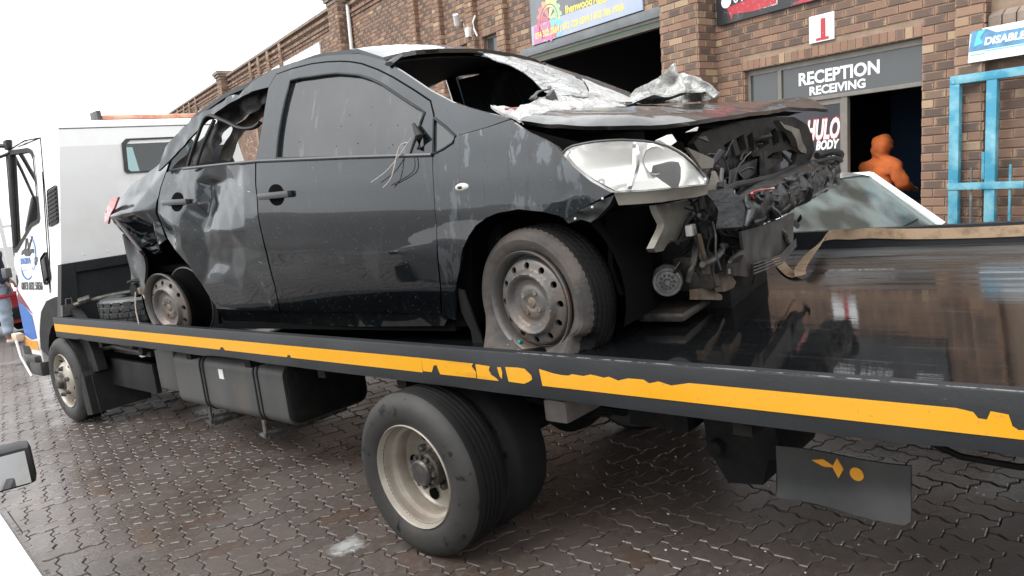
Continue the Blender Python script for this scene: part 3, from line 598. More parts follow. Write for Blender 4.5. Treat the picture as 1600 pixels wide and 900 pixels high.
# piers: (right arris u, width, projection, v0, v1)
def pier(ua, wid, pr, v0, v1, m='brick'):
    lay(Face(0, -pr, 1, 0), ua - wid, ua, v0, v1, shift=(ua % PU), m=m)
    lay(Face(ua, -pr, 0, 1), 0.0, pr - .004, v0, v1, shift=.004, m=m)
pier(-2.53, .612, .33, -2.3, 2.3)
pier(.596, .243, .11, -2.3, 1.6)
for ua in (-7.08, -8.09, -9.35, -10.39): pier(ua, .232, .11, -2.3, 3.3, 'brick_tan')
pier(-14.03, .612, .33, -2.3, 3.62)
for ua in (-19.55, -20.9, -22.04, -23.1): pier(ua, .232, .11, 1.4, 3.3)
pier(-26.7, .612, .33, 1.8, 3.62)
for ua in (-32.8, -34.3, -35.7, -37.4): pier(ua, .232, .11, 2., 3.3)
# door and window reveals facing right
for (u_, va, vb_) in ((-2.139, -1.9, -.005), (-7.98, .6, 1.47), (-9.2, .6, 1.47)): lay(Face(u_, .0, 0, 1), .014, .07 if u_ > -3 else .09, va, vb_, m='brick_tan')
# corbelled parapet courses and pier caps
def corbel(u0, u1, base, v, pr): lay(Face(0, -base - pr, 1, 0), u0, u1, v, v + .09)
for (u0, u1) in ((-14.0, .6), (-26.7, -14.6), (-40, -27.3)):
    for k, pr in ((36, .03), (37, .06), (39, .09)): corbel(u0, u1, 0, k * PV, pr)

# solid masonry behind the faces (mortar shows in the joints)
wm = MB()
def slab(u0, u1, n0, n1, v0, v1): wm.box(u0, u1, n0, n1, v0, v1)
T_ = .23
slab(-2.53, -2.139, .0, T_, FLOOR, 0.115); slab(-2.53, 3.2, .0, T_, .115, TOP); slab(0, 3.2, .0, T_, FLOOR, .115)
slab(-14.6, -6.75, .0, T_, FLOOR, .4); slab(-3.14, -2.53, 0, T_, FLOOR, TOP); slab(-14.6, -9.2, 0, T_, .4, 1.595); slab(-8.45, -7.98, 0, T_, .4, 1.595)
slab(-7.42, -6.75, 0, T_, .4, 1.595); slab(-14.6, -6.75, 0, T_, 1.595, TOP); slab(-6.75, -3.14, 0, T_, 1.03, TOP)
slab(-9.2, -8.45, .0, T_, 1.482, 1.595); slab(-7.98, -7.42, .0, T_, 1.482, 1.595)
slab(-2.139, 0, .0, .06, .0, .115)
slab(-40, -14.6, 0, T_, FLOOR, TOP)
for (ua, wid, pr) in ((-2.53, .612, .33), (.596, .243, .11), (-7.08, .232, .11), (-8.09, .232, .11), (-9.35, .232, .11), (-10.39, .232, .11), (-14.03, .612, .33),
                      (-19.55, .232, .11), (-20.9, .232, .11), (-22.04, .232, .11), (-23.1, .232, .11), (-26.7, .612, .33), (-32.8, .232, .11), (-34.3, .232, .11), (-35.7, .232, .11), (-37.4, .232, .11)):
    slab(ua - wid + .001, ua - .001, -pr, -.001, FLOOR, TOP + (.12 if pr > .3 else 0) - .002)
wm.build('wall', 'mortar', bld, smooth=False)
roofm = MB(); roofm.box(-40, 3.2, T_ + .003, 9, TOP - .5, TOP - .42); roofm.box(3.1, 3.3, T_ + .003, 9, FLOOR, TOP - .5); roofm.box(-40.2, -40, 0, 9, FLOOR, TOP - .5); roofm.box(-40, 3.1, 9, 9.2, FLOOR, TOP - .42)
roofm.build('roof', 'coping', bld, smooth=False)
cp = MB()
for (u0, u1) in ((-13.98, -2.53), (-2.5, 3.3), (-26.65, -14.68), (-40.1, -27.36)):
    x = u0
    while x < u1 - .05:
        cp.box(x, x + .1, -.125, T_ + .02, TOP, TOP + .075 + RND.uniform(-.003, .003), bev=0); x += .112
for ua in (-2.53, -14.03, -26.7):
    for k, (e, hh) in enumerate(((.03, .085), (.075, .085), (.12, .12))):
        z = TOP - .06 + k * .09
        cp.box(ua - .612 - e, ua + e, -.33 - e, T_ + .1, z, z + hh - .012)
tag(cp.build('coping', 'coping', bld, smooth=False), kind='stuff')

# lay the bricks: the ones that show largest are parts of their own, the rest one piece
def brick_frame(fc, a, v):
    x = fc.o[0] + fc.d[0] * a; y = fc.o[1] + fc.d[1] * a
    return Matrix(((fc.d[0], -fc.d[1], 0, x), (fc.d[1], fc.d[0], 0, y), (0, 0, 1, v), (0, 0, 0, 1)))
sc_ = []
for b in BR:
    fc, a, v, L, H, m = b
    p = to_px(BM @ brick_frame(fc, a, v).translation)
    s = 1e9
    if p and -10 < p[0] < 1610 and -8 < p[1] < 365:
        hid = (p[0] < 1290 and p[1] > 165) or (p[0] < 1030 and p[1] > 90) or p[0] < 1000
        if not hid: s = p[2] / (L * H) ** .25
    sc_.append(s)
order = sorted(range(len(BR)), key=lambda i: sc_[i])
single = set(i for i in order[:298] if sc_[i] < 1e8)
rest = {'brick': ([], [], []), 'brick_tan': ([], [], [])}
cache = {}
def uvmesh(name, vs, fs, uv, m):
    me = bpy.data.meshes.new(name); me.from_pydata(vs, [], fs); me.materials.append(MT[m])
    l = me.uv_layers.new(name='UVMap')
    for lp in me.loops: l.data[lp.index].uv = uv[lp.vertex_index]
    return me
for i, (fc, a, v, L, H, m) in enumerate(BR):
    M = brick_frame(fc, a, v)
    J = Matrix.Translation((0, RND.uniform(-.0025, .0025), RND.uniform(-.0015, .0015))) @ Matrix.Rotation(RND.uniform(-.006, .006), 4, 'Y')
    if i in single:
        key = (round(L, 3), round(H, 3), m)
        if key not in cache: cache[key] = uvmesh('brick', *brick_mesh_data(L, H), m)
        o = bpy.data.objects.new('brick', cache[key]); COL.objects.link(o); o.parent = bld; o.matrix_local = M @ J
    else:
        vs, fs, uv = brick_mesh_data(L, H); V, F, U = rest[m]; o_ = len(V); MM = M @ J
        V += [tuple(MM @ Vector(q)) for q in vs]; F += [tuple(k + o_ for k in f) for f in fs]; U += uv
for m, (V, F, U) in rest.items():
    me = uvmesh('brickwork', V, F, U, m); o = bpy.data.objects.new('brickwork', me); COL.objects.link(o); o.parent = bld; tag(o, kind='stuff')

# --- windows of the upper wall
for (u0, u1, v0, v1) in wins:
    f = MB(); t = .04
    f.box(u0, u1, .085, .13, v1 - t, v1); f.box(u0, u1, .085, .13, v0, v0 + t); f.box(u0, u0 + t, .085, .13, v0 + t, v1 - t); f.box(u1 - t, u1, .085, .13, v0 + t, v1 - t)
    fo = f.build('window', 'frame_bronze', bld, smooth=False)
    MB().box(u0 + t, u1 - t, .10, .11, v0 + t, v1 - t).build('pane', 'grey_glass', fo, smooth=False)
# --- window at the right edge with sloping brick sill
f = MB(); f.box(.62, 2.0, .10, .15, .21, .28); f.box(.62, .68, .10, .15, .28, 1.5); f.box(1.94, 2.0, .1, .15, .28, 1.5); f.box(.62, 2.0, .1, .15, 1.5, 1.56)
fo = f.build('window', 'frame_bronze', bld, smooth=False); MB().box(.68, 1.94, .118, .125, .28, 1.5).build('pane', 'grey_glass', fo, smooth=False)
sl_ = MB(); sb = None
me_s = None
for k in range(12):
    x = .615 + k * .115
    m = MB(); m.prism([(x, -.07, -.045), (x, .14, .115), (x, .14, .205), (x, -.07, .045)], (.103, 0, 0))
    m.build('sill_brick', 'coping', bld, smooth=False)
# --- garage opening: lintel beam, green strip, dark workshop
MB().box(-6.75, -3.10, -.03, .16, .905, 1.035, bev=.006).build('lintel_beam', 'beam_grey', bld)
g = MB(); g.box(-6.75, -3.10, -.01, .1, .86, .903); g.box(-6.75, -3.10, -.01, .1, .775, .812)
gs = g.build('shutter_box', 'beam_dark', bld, smooth=False); MB().box(-6.75, -3.10, .0, .1, .813, .859).build('green_strip', 'green_strip', gs, smooth=False)
MB().box(-3.20, -3.14, .03, .10, FLOOR, .77).build('door_guide', 'beam_grey', bld, smooth=False)
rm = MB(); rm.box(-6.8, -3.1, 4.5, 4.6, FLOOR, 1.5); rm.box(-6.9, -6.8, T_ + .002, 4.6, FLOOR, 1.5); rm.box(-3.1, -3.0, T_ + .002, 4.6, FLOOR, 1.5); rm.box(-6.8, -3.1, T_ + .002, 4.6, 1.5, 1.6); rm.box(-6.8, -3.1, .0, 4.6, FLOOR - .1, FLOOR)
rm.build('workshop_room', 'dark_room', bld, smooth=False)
# --- reception door: frame, glazed transom with lettering, poster leaf, dark room
n0, n1 = .07, .12
fr = MB()
fr.box(-2.139, -2.085, n0, n1, FLOOR, -.06); fr.box(-2.139, 0, n0, n1, -.06, -.002); fr.box(-2.085, -.003, n0 - .012, n1, -.452, -.41, bev=.004); fr.box(-1.70, -1.652, n0, n1, -.41, -.06)
fr.box(-.904, -.832, n0, n1, FLOOR, -.452)
dfo = fr.build('door_frame', 'frame_bronze', bld, smooth=False)
tp = MB().box(-1.652, -.003, .09, .096, -.41, -.06).build('transom_pane', 'grey_glass', dfo, smooth=False)
MB().box(-2.085, -1.70, .09, .096, -.41, -.06).build('transom_pane', 'grey_glass', dfo, smooth=False)
text_obj('RECEPTION', .186, 'white_print', dfo, wall_M(-1.442, .088, -.260), bold=.006, sx=.985)
text_obj('RECEIVING', .125, 'white_print', dfo, wall_M(-1.304, .088, -.382), bold=.004, sx=1.09)
leaf = MB(); leaf.box(-2.085, -2.0, .085, .115, FLOOR, -.455); leaf.box(-.926, -.906, .085, .115, FLOOR, -.455); leaf.box(-2.0, -.926, .085, .115, -.51, -.455); leaf.box(-2.0, -.926, .085, .115, FLOOR, FLOOR + .12)
lf = leaf.build('door_leaf', 'frame_bronze', bld, smooth=False)
po = MB().box(-2.0, -.926, .095, .105, FLOOR + .12, -.51).build('poster_panel', mat('poster_dark', (0.035, 0.037, 0.045), .35, var=(3, (0.02, 0.02, 0.025), .4, .7)), lf, smooth=False)
text_obj('HULO', .305, 'red_print', lf, wall_M(-.940, .0935, -.872), shear=.25, bold=.020, sx=.50, align='RIGHT')
text_obj('HULO', .295, 'white_print', lf, wall_M(-.945, .0915, -.868), shear=.25, bold=.010, sx=.50, align='RIGHT')
text_obj('BODY', .135, 'white_print', lf, wall_M(-.965, .0915, -.985), shear=.25, bold=.006, sx=.72, align='RIGHT')
text_obj('d It,', .105, 'white_print', lf, wall_M(-.968, .0915, -1.092), shear=.2, bold=.001, sx=.8, align='RIGHT')
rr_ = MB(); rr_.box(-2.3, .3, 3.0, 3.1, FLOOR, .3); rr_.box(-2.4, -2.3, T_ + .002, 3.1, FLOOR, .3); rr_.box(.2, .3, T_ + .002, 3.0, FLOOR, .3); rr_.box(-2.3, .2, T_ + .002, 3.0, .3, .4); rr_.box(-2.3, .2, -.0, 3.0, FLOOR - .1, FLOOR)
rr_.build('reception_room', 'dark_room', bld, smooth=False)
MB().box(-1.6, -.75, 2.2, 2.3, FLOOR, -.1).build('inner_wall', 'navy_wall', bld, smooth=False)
MB().box(-.35, -.02, 1.2, 1.25, -1.62, -.78, bev=.01).build('notice_board', 'room_grey', bld)
ds = MB(); ds.box(-.78, -.02, 1.0, 1.6, -1.68, -1.62, bev=.01); ds.box(-.76, -.04, 1.05, 1.55, FLOOR, -1.68)
ds.build('counter', 'dark_room', bld)

# =================================================================== SIGNS AND FITTINGS ON THE WALL (things of their own)
def bthing(name, label, cat, group=None): return empty(name, BM, label, cat, group)
# paint shop sign with the colour wheel
s = bthing('shop_sign', 'grey and blue sign with rainbow wheel and yellow phone numbers above the dark garage door', 'sign')
pn = MB(); pn.box(-6.36, -3.745, -.045, -.015, 1.345, 1.95); pn.build('panel', mat('sign_grey', (0.14, 0.145, 0.16), .4, var=(2, (0.2, 0.21, 0.23), .4, .7)), s, smooth=False)
MB().box(-6.36, -3.745, -.045, -.015, 1.05, 1.3445).build('lower_band', mat('sign_blue', (0.33, 0.40, 0.52), .4, var=(1.6, (0.46, 0.46, 0.52), .4, .7, (.5, 1, 1)), marks=[(3, (0.14, 0.16, 0.22), .62, .75)]), s, smooth=False)
wh = MB(); cx, cz = -5.86, 1.36
hues = [(0.62, .16, .22), (0.66, .25, .25), (.72, .42, .24), (.74, .68, .3), (.45, .66, .36), (.2, .6, .52), (.2, .5, .66), (.6, .2, .35)]
wheel_mats = [mat('wheel_colour', h, .5) for h in hues]
order_ = [7, 0, 0, 1, 1, 2, 3, 3, 4, 4, 4, 5, 0, 0, 7, 7]
for k in range(32):
    a0, a1 = 2 * pi * k / 32, 2 * pi * (k + .93) / 32; ro = .30 if k % 2 else .335
    cm = order_[int(((pi * 1.25 - a0) % (2 * pi)) / (2 * pi) * 16)]
    q = [(cx + r_ * cos(a), -.0475, cz + r_ * sin(a)) for a, r_ in ((a0, .235), (a0, ro), (a1, ro), (a1, .235))]
    wh.prism(q, (0, .002, 0), cm)
for k in range(32):
    a0, a1 = 2 * pi * k / 32, 2 * pi * (k + 1.0) / 32
    cm = order_[int(((pi * 1.25 - a0) % (2 * pi)) / (2 * pi) * 16)]
    wh.prism([(cx + r_ * cos(a), -.0475, cz + r_ * sin(a)) for a, r_ in ((a0, .185), (a0, .215), (a1, .215), (a1, .185))], (0, .002, 0), cm)
for k in range(7):
    a = 2 * pi * k / 7 + .25; cm = order_[int(((pi * 1.25 - a) % (2 * pi)) / (2 * pi) * 16)]
    wh.prism([(cx + r_ * cos(a + d), -.0475, cz + r_ * sin(a + d)) for d, r_ in ((-.5, .03), (-.30, .18), (.22, .18), (.5, .03))], (0, .002, 0), cm)
wh.prism([(-6.3, -.0475, 1.06), (-6.28, -.0475, 1.34), (-6.12, -.0475, 1.30), (-5.98, -.0475, 1.10), (-6.08, -.0475, 1.06)], (0, .002, 0), 7)
wh.prism([(-5.72, -.0475, 1.06), (-5.68, -.0475, 1.11), (-5.5, -.0475, 1.13), (-5.6, -.0475, 1.06)], (0, .002, 0), 6)
wh.build('logo_wheel', wheel_mats, s, smooth=False)
text_obj('lhenwood9@g', .165, 'yellow_print', s, wall_M(-5.434, -.0465, 1.352), bold=.004, sx=.98)
text_obj('074 322 2684 / 072 728 0599 / 078 706 1960', .135, 'yellow_print', s, wall_M(-6.26, -.0465, 1.128), bold=.003, sx=.865)
# red and black sign above reception
s = bthing('panel_beater_sign', 'black sign with red splashes and white phone number above the numbered door', 'sign')
MB().box(-2.47, .03, -.05, -.012, .582, 1.42).build('panel', mat('sign_black', (0.022, 0.024, 0.027), .35, var=(4, (0.06, 0.06, 0.062), .5, .7), marks=[(30, (0.3, 0.29, 0.28), .64, .68)]), s, smooth=False)
rs = MB()
rs.prism([(-2.31, -.053, .76), (-1.9, -.053, .80), (-1.62, -.053, .73), (-1.6, -.053, .66), (-1.9, -.053, .64), (-2.22, -.053, .67), (-2.24, -.053, .60), (-2.27, -.053, .68)], (0, .002, 0))
rs.prism([(-1.42, -.053, .60), (-1.1, -.053, .66), (-.9, -.053, .60), (-1.2, -.053, .585)], (0, .002, 0))
rs.prism([(-2.4, -.053, 1.05), (-2.1, -.053, 1.4), (-1.6, -.053, 1.38), (-1.9, -.053, 1.0)], (0, .002, 0))
rs.build('red_splash', 'red_print', s, smooth=False)
MB().lathe([(0, 0), (.075, 0), (.075, .002)], 28, c=(-2.315, -.053, .835)).build('phone_disc', 'white_print', s)
text_obj('013', .20, 'white_print', s, wall_M(-2.215, -.0515, .79), sx=.9)
text_obj('080 9028', .20, 'white_print', s, wall_M(-1.35, -.0515, 1.02), bold=.004, sx=1.0)
MB().box(-.32, -.05, -.0525, -.0505, 1.02, 1.15).build('white_block', 'white_print', s, smooth=False)
text_obj('Email', .105, 'white_print', s, wall_M(-1.795, -.0515, .645), sx=.92)
# number plate 1
s = bthing('number_board', 'small white board with a red number 1 over the reception door', 'sign')
MB().box(-1.212, -.913, -.03, -.012, .148, .428, bev=.004).build('board', 'sign_white', s)
text_obj('1', .30, 'red_print', s, wall_M(-1.135, -.0315, .172), bold=.008, sx=1.25)
MB().box(-1.125, -.975, -.0325, -.0305, .162, .190).build('number_foot', 'red_print', s, smooth=False)
# disabled parking sign
s = empty('disabled_sign', BM @ Matrix.Translation((.509, -.12, -.045)) @ Matrix.Rotation(radians(-7), 4, 'X') @ Matrix.Rotation(radians(-5.5), 4, 'Y') @ Matrix.Rotation(radians(5.5), 4, 'Y'),
          'white and blue sign reading DISABLED on the brick pier above the blue gate', 'sign')
MB().box(-.02, 1.15, 0, .012, -.285, .0, bev=.002).build('panel', 'sign_white', s)
MB().prism([(-.018, -.0025, -.19), (-.005, -.0025, -.01), (.12, -.0025, -.012), (.2, -.0025, -.055), (1.149, -.0025, -.06), (1.149, -.0025, -.19)], (0, .002, 0)).build('blue_band', 'navy_print', s, smooth=False)
cy = MB(); cy.prism([(.02, -.0045, -.15), (.05, -.0045, -.02), (.11, -.0045, -.02), (.065, -.0045, -.08), (.10, -.0045, -.13)], (0, .0015, 0)); cy.prism([(.12, -.0045, -.205), (1.14, -.0045, -.205), (1.14, -.0045, -.198), (.12, -.0045, -.198)], (0, .0015, 0)); cy.prism([(.0, -.0045, -.225), (.12, -.0045, -.225), (.12, -.0045, -.217), (.0, -.0045, -.217)], (0, .0015, 0))
cy.build('cyan_stripe', 'cyan_print', s, smooth=False)
text_obj('DISABLED', .088, 'white_print', s, wall_M(.105, -.004, -.150), bold=.0035, shear=.15, sx=1.0)
# white boards far along the wall
for (u0, u1, v0, v1, lb) in ((-23.9, -16.25, 1.75, 2.87, 'large white board with a pale blue spot high on the brick wall beyond the big pier'), (-33.0, -27.05, 1.9, 2.85, 'white board at the far end of the brick wall beside the second big pier')):
    s = bthing('wall_board', lb, 'sign', 'white boards on the far brick wall')
    MB().box(u0, u1, -.06, -.016, v0, v1).build('board', 'sign_white', s, smooth=False)
    MB().box(u0 - .02, u1 + .02, -.065, -.014, v1, v1 + .03).build('edge', 'pipe_white', s, smooth=False)
    if u0 > -25: MB().lathe([(0, 0), (.22, 0), (.22, .004)], 24, c=(-19.2, -.066, 2.55)).build('blue_spot', 'cyan_print', s)
# downpipe
s = bthing('downpipe', 'thin white downpipe in the corner beside the tall brick pier', 'pipe')
p_ = MB(); p_.tube([(-13.93, -.09, FLOOR), (-13.93, -.09, 3.35)], .045, 12); p_.build('pipe', 'pipe_white', s)
for v in (0.5, 2.2): MB().lathe([(.047, -.02), (.055, -.02), (.055, .02), (.047, .02)], 12, c=(-13.93, -.09, v), M=Matrix.Rotation(pi / 2, 4, 'X'), close=True).build('bracket', 'pipe_white', s)
# small white fittings on the wall over the roof of the wreck
s = bthing('floodlight', 'small white tube light pointing down on the brick wall', 'lamp')
b_ = MB(); b_.tube([(-8.66, -.10, 1.83), (-8.58, -.17, 2.0)], .055, 10); b_.build('body', 'pipe_white', s)
MB().tube([(-8.6, -.10, 1.9), (-8.6, .0, 1.9)], .015, 6).build('arm', 'pipe_white', s)
s = bthing('conduit', 'white junction box with a curved conduit under the small pilaster', 'conduit')
MB().box(-8.24, -8.13, -.19, -.115, 1.52, 1.69, bev=.012).build('junction_box', 'pipe_white', s)
MB().tube([(-7.97, -.10, 1.50), (-8.01, -.13, 1.62), (-8.02, -.14, 1.75), (-7.99, -.10, 1.86)], .018, 8).build('pipe', 'pipe_white', s)
MB().tube([(-8.24, -.14, 1.6), (-8.36, -.12, 1.66), (-8.42, -.1, 1.80), (-8.36, -.1, 1.92)], .012, 6).build('cable', 'wire', s)
# blue steel gate against the wall
s = bthing('steel_gate', 'blue painted steel gate frame leaning open against the brick wall', 'gate')
def bar(nm, u0, u1, v0, v1, m, na=-.225, nb=-.165): MB().box(u0, u1, na, nb, v0, v1, bev=.004).build(nm, m, s)
bar('post', .370, .455, FLOOR + .03, -.505, 'blue_paint'); bar('top_rail', .370, 1.75, -.503, -.428, 'blue_paint')
bar('post', .680, .765, FLOOR + .03, -.505, 'blue_paint', -.223, -.163); bar('post', 1.665, 1.75, FLOOR + .03, -.505, 'blue_paint')
bar('middle_rail', .366, 1.0, -1.447, -1.384, 'blue_paint', -.235, -.227); bar('middle_rail', 1.002, 1.75, -1.447, -1.384, 'grey_paint', -.235, -.227)
bar('latch_plate', .655, .678, -1.36, -1.12, 'blue_paint')
for (u, v0, v1, m) in ((.56, -2.3, -1.25, 'grey_paint'), (.88, -1.75, -1.24, 'blue_paint'), (1.2, -2.3, -1.25, 'grey_paint'), (1.5, -2.3, -1.25, 'grey_paint')):
    MB().tube([(u, -.2, v0), (u, -.2, v1)], .011, 8).build('rod', m, s)
# =================================================================== GROUND AND PAVING
gm = MB(); gm.add([(-600, -600, -.022), (600, -600, -.022), (600, 600, -.022), (-600, 600, -.022)], [(0, 1, 2, 3)])
def _far(nt, p, tc, ntex, rng, mixc):
    gp = _nd(nt, 'ShaderNodeNewGeometry'); mp = _nd(nt, 'ShaderNodeMapping'); mp.inputs['Rotation'].default_value = (0, 0, radians(14.5))
    nt.links.new(gp.outputs['Position'], mp.inputs[0])
    br = _nd(nt, 'ShaderNodeTexBrick'); br.inputs['Scale'].default_value = 1; br.inputs['Brick Width'].default_value = .21; br.inputs['Row Height'].default_value = .105
    br.inputs['Mortar Size'].default_value = .006; br.inputs['Color1'].default_value = (.105, .09, .082, 1); br.inputs['Color2'].default_value = (.085, .073, .068, 1); br.inputs['Mortar'].default_value = (.05, .045, .042, 1)
    nt.links.new(mp.outputs[0], br.inputs['Vector'])
    d = _nd(nt, 'ShaderNodeVectorMath', operation='LENGTH'); nt.links.new(gp.outputs['Position'], d.inputs[0])
    f = rng(d.outputs['Value'], 8., 9., 0., 1.)
    nt.links.new(mixc(f, (.06, .053, .049), br.outputs['Color']), p.inputs['Base Color'])
ground = gm.build('ground', mat('yard_ground', (.09, .08, .075), .45, extra=_far, spec=.5), smooth=False); tag(ground, kind='structure')

pw = .105; ang = radians(-14.5); PA = Vector((cos(ang), sin(ang))); PB = Vector((-sin(ang), cos(ang)))
def S_edge(a, b):
    """the wavy joint between two lattice points, the same whichever stone it bounds"""
    fl = (b < a)
    p, q = (b, a) if fl else (a, b)
    d = Vector((q[0] - p[0], q[1] - p[1])); n = Vector((-d.y, d.x)); A = .095
    pts = [(p[0] + d.x * t + n.x * o, p[1] + d.y * t + n.y * o) for t, o in ((.0, 0), (.32, A), (.68, -A))]
    if fl:
        pts = [(p[0] + d.x * t + n.x * o, p[1] + d.y * t + n.y * o) for t, o in ((1., 0), (.68, -A), (.32, A))]
    return pts
def stone(horizontal):
    c = [(0, 0), (1, 0), (2, 0), (2, 1), (1, 1), (0, 1)] if horizontal else [(0, 0), (1, 0), (1, 1), (1, 2), (0, 2), (0, 1)]
    out = []
    for i in range(6): out += S_edge(c[i], c[(i + 1) % 6])
    return out
def shrink(poly, d):
    n = len(poly); r = []
    for i in range(n):
        a = Vector(poly[i - 1]); b = Vector(poly[i]); c = Vector(poly[(i + 1) % n])
        e0 = (b - a).normalized(); e1 = (c - b).normalized(); m = Vector((-(e0.y + e1.y), e0.x + e1.x))
        if m.length < 1e-5: m = Vector((-e0.y, e0.x))
        m.normalize(); k = max(.45, m.dot(Vector((-e0.y, e0.x)))); r.append(tuple(b + m * d / k))
    return r
def paver_mesh(horizontal):
    o1 = shrink(stone(horizontal), .020); o2 = shrink(stone(horizontal), .055)
    cx = sum(q[0] for q in o1) / len(o1); cy = sum(q[1] for q in o1) / len(o1)
    def W(q, z): v = (PA * (q[0] - cx) + PB * (q[1] - cy)) * pw; return (v.x, v.y, z)
    n = len(o1)
    vs = [W(q, -.004) for q in o1] + [W(q, 0) for q in o2] + [W(q, -.030) for q in o1]
    fs = [tuple(range(n, 2 * n))] + [(i, (i + 1) % n, n + (i + 1) % n, n + i) for i in range(n)] + [(2 * n + i, 2 * n + (i + 1) % n, (i + 1) % n, i) for i in range(n)]
    me = bpy.data.meshes.new('paver'); me.from_pydata(vs, [], fs); me.materials.append(MT['paver'])
    return me, (cx, cy), vs, fs
PH, PVt = paver_mesh(True), paver_mesh(False)
stones = []
R0 = 95
for i in range(-R0, R0):
    for j in range(-R0, R0):
        k = (i - j) % 4
        if k not in (0, 3): continue
        hz = (k == 0); c = (PH if hz else PVt)[1]
        P = (PA * (i + c[0]) + PB * (j + c[1])) * pw
        p = to_px(Vector((P.x, P.y, 0)))
        inview = p is not None and -60 < p[0] < 1660 and 380 < p[1] < 960
        if p is None or p[2] > 9.5: continue
        if not inview and (P - Vector((-.8, -.8))).length > 5.2: continue
        vis = inview and p[1] < 900 and 0 < p[0] < 1600
        # hidden under the deck line or behind wheels/tank
        if vis and p[1] < 505 + .13 * p[0] + 25 and p[0] > 85: vis = False
        stones.append((p[2] if vis else 99 + p[2], hz, P))
stones.sort(key=lambda s: s[0])
paving = MB(); 
base_p = gm
big = MB(); V, F = [], []
pav_root = MB().box(-7, 4.5, -4, -3.6, -.05, -.024)
pav = MB().add([(-9, -4.2, -.0105), (5, -4.2, -.0105), (5, 6, -.0105), (-9, 6, -.0105)], [(0, 1, 2, 3)]).build('pavement', 'joint_sand', smooth=False); tag(pav, kind='structure')
for idx, (d, hz, P) in enumerate(stones):
    me, c, vs, fs = PH if hz else PVt
    dz = RND.uniform(-.0035, .0025); tx, ty = RND.uniform(-.012, .012), RND.uniform(-.012, .012)
    M = Matrix.Translation((P.x, P.y, dz)) @ Matrix.Rotation(tx, 4, 'X') @ Matrix.Rotation(ty, 4, 'Y') @ Matrix.Rotation(RND.uniform(-.012, .012), 4, 'Z')
    if idx < 298 and d < 90:
        o = bpy.data.objects.new('paver', me); COL.objects.link(o); o.parent = pav; o.matrix_local = M
    else:
        b0 = len(V); V += [tuple(M @ Vector(q)) for q in vs]; F += [tuple(t + b0 for t in f) for f in fs]
me = bpy.data.meshes.new('paving_stones'); me.from_pydata(V, [], F); me.materials.append(MT['paver'])
o = bpy.data.objects.new('paving_stones', me); COL.objects.link(o); o.parent = pav; tag(o, kind='stuff')
# paint spill, scraps
sp = MB()
def blob(cx, cy, rx, ry, z, n=22, seed=0):
    r = random.Random(seed)
    sp.add([(cx, cy, z)] + [(cx + rx * cos(2 * pi * k / n) * (.6 + .5 * r.random()), cy + ry * sin(2 * pi * k / n) * (.6 + .5 * r.random()), z) for k in range(n)], [(0, k + 1, (k + 1) % n + 1) for k in range(n)])
lt = MB(); r = random.Random(3)
for k in range(120):
    x = r.uniform(.3, 2.4); y = r.uniform(-.2, 1.6) if k < 110 else r.uniform(-.6, .6); s_ = r.uniform(.0015, .0045); a = r.uniform(0, 6)
    if k > 150: x = r.uniform(-2.5, 0); y = r.uniform(-1.1, .3)
    e = Vector((cos(a), sin(a), 0)) * s_; g_ = Vector((-sin(a), cos(a), .15)) * s_ * r.uniform(.5, 1.4); c = Vector((x, y, .006))
    lt.prism([c - e - g_, c + e - g_, c + e * .6 + g_, c - e + g_], (0, 0, .002))
tag(lt.build('litter', 'litter', smooth=False), 'small white scraps and chips scattered on the wet paving under the deck', 'litter', kind='stuff')
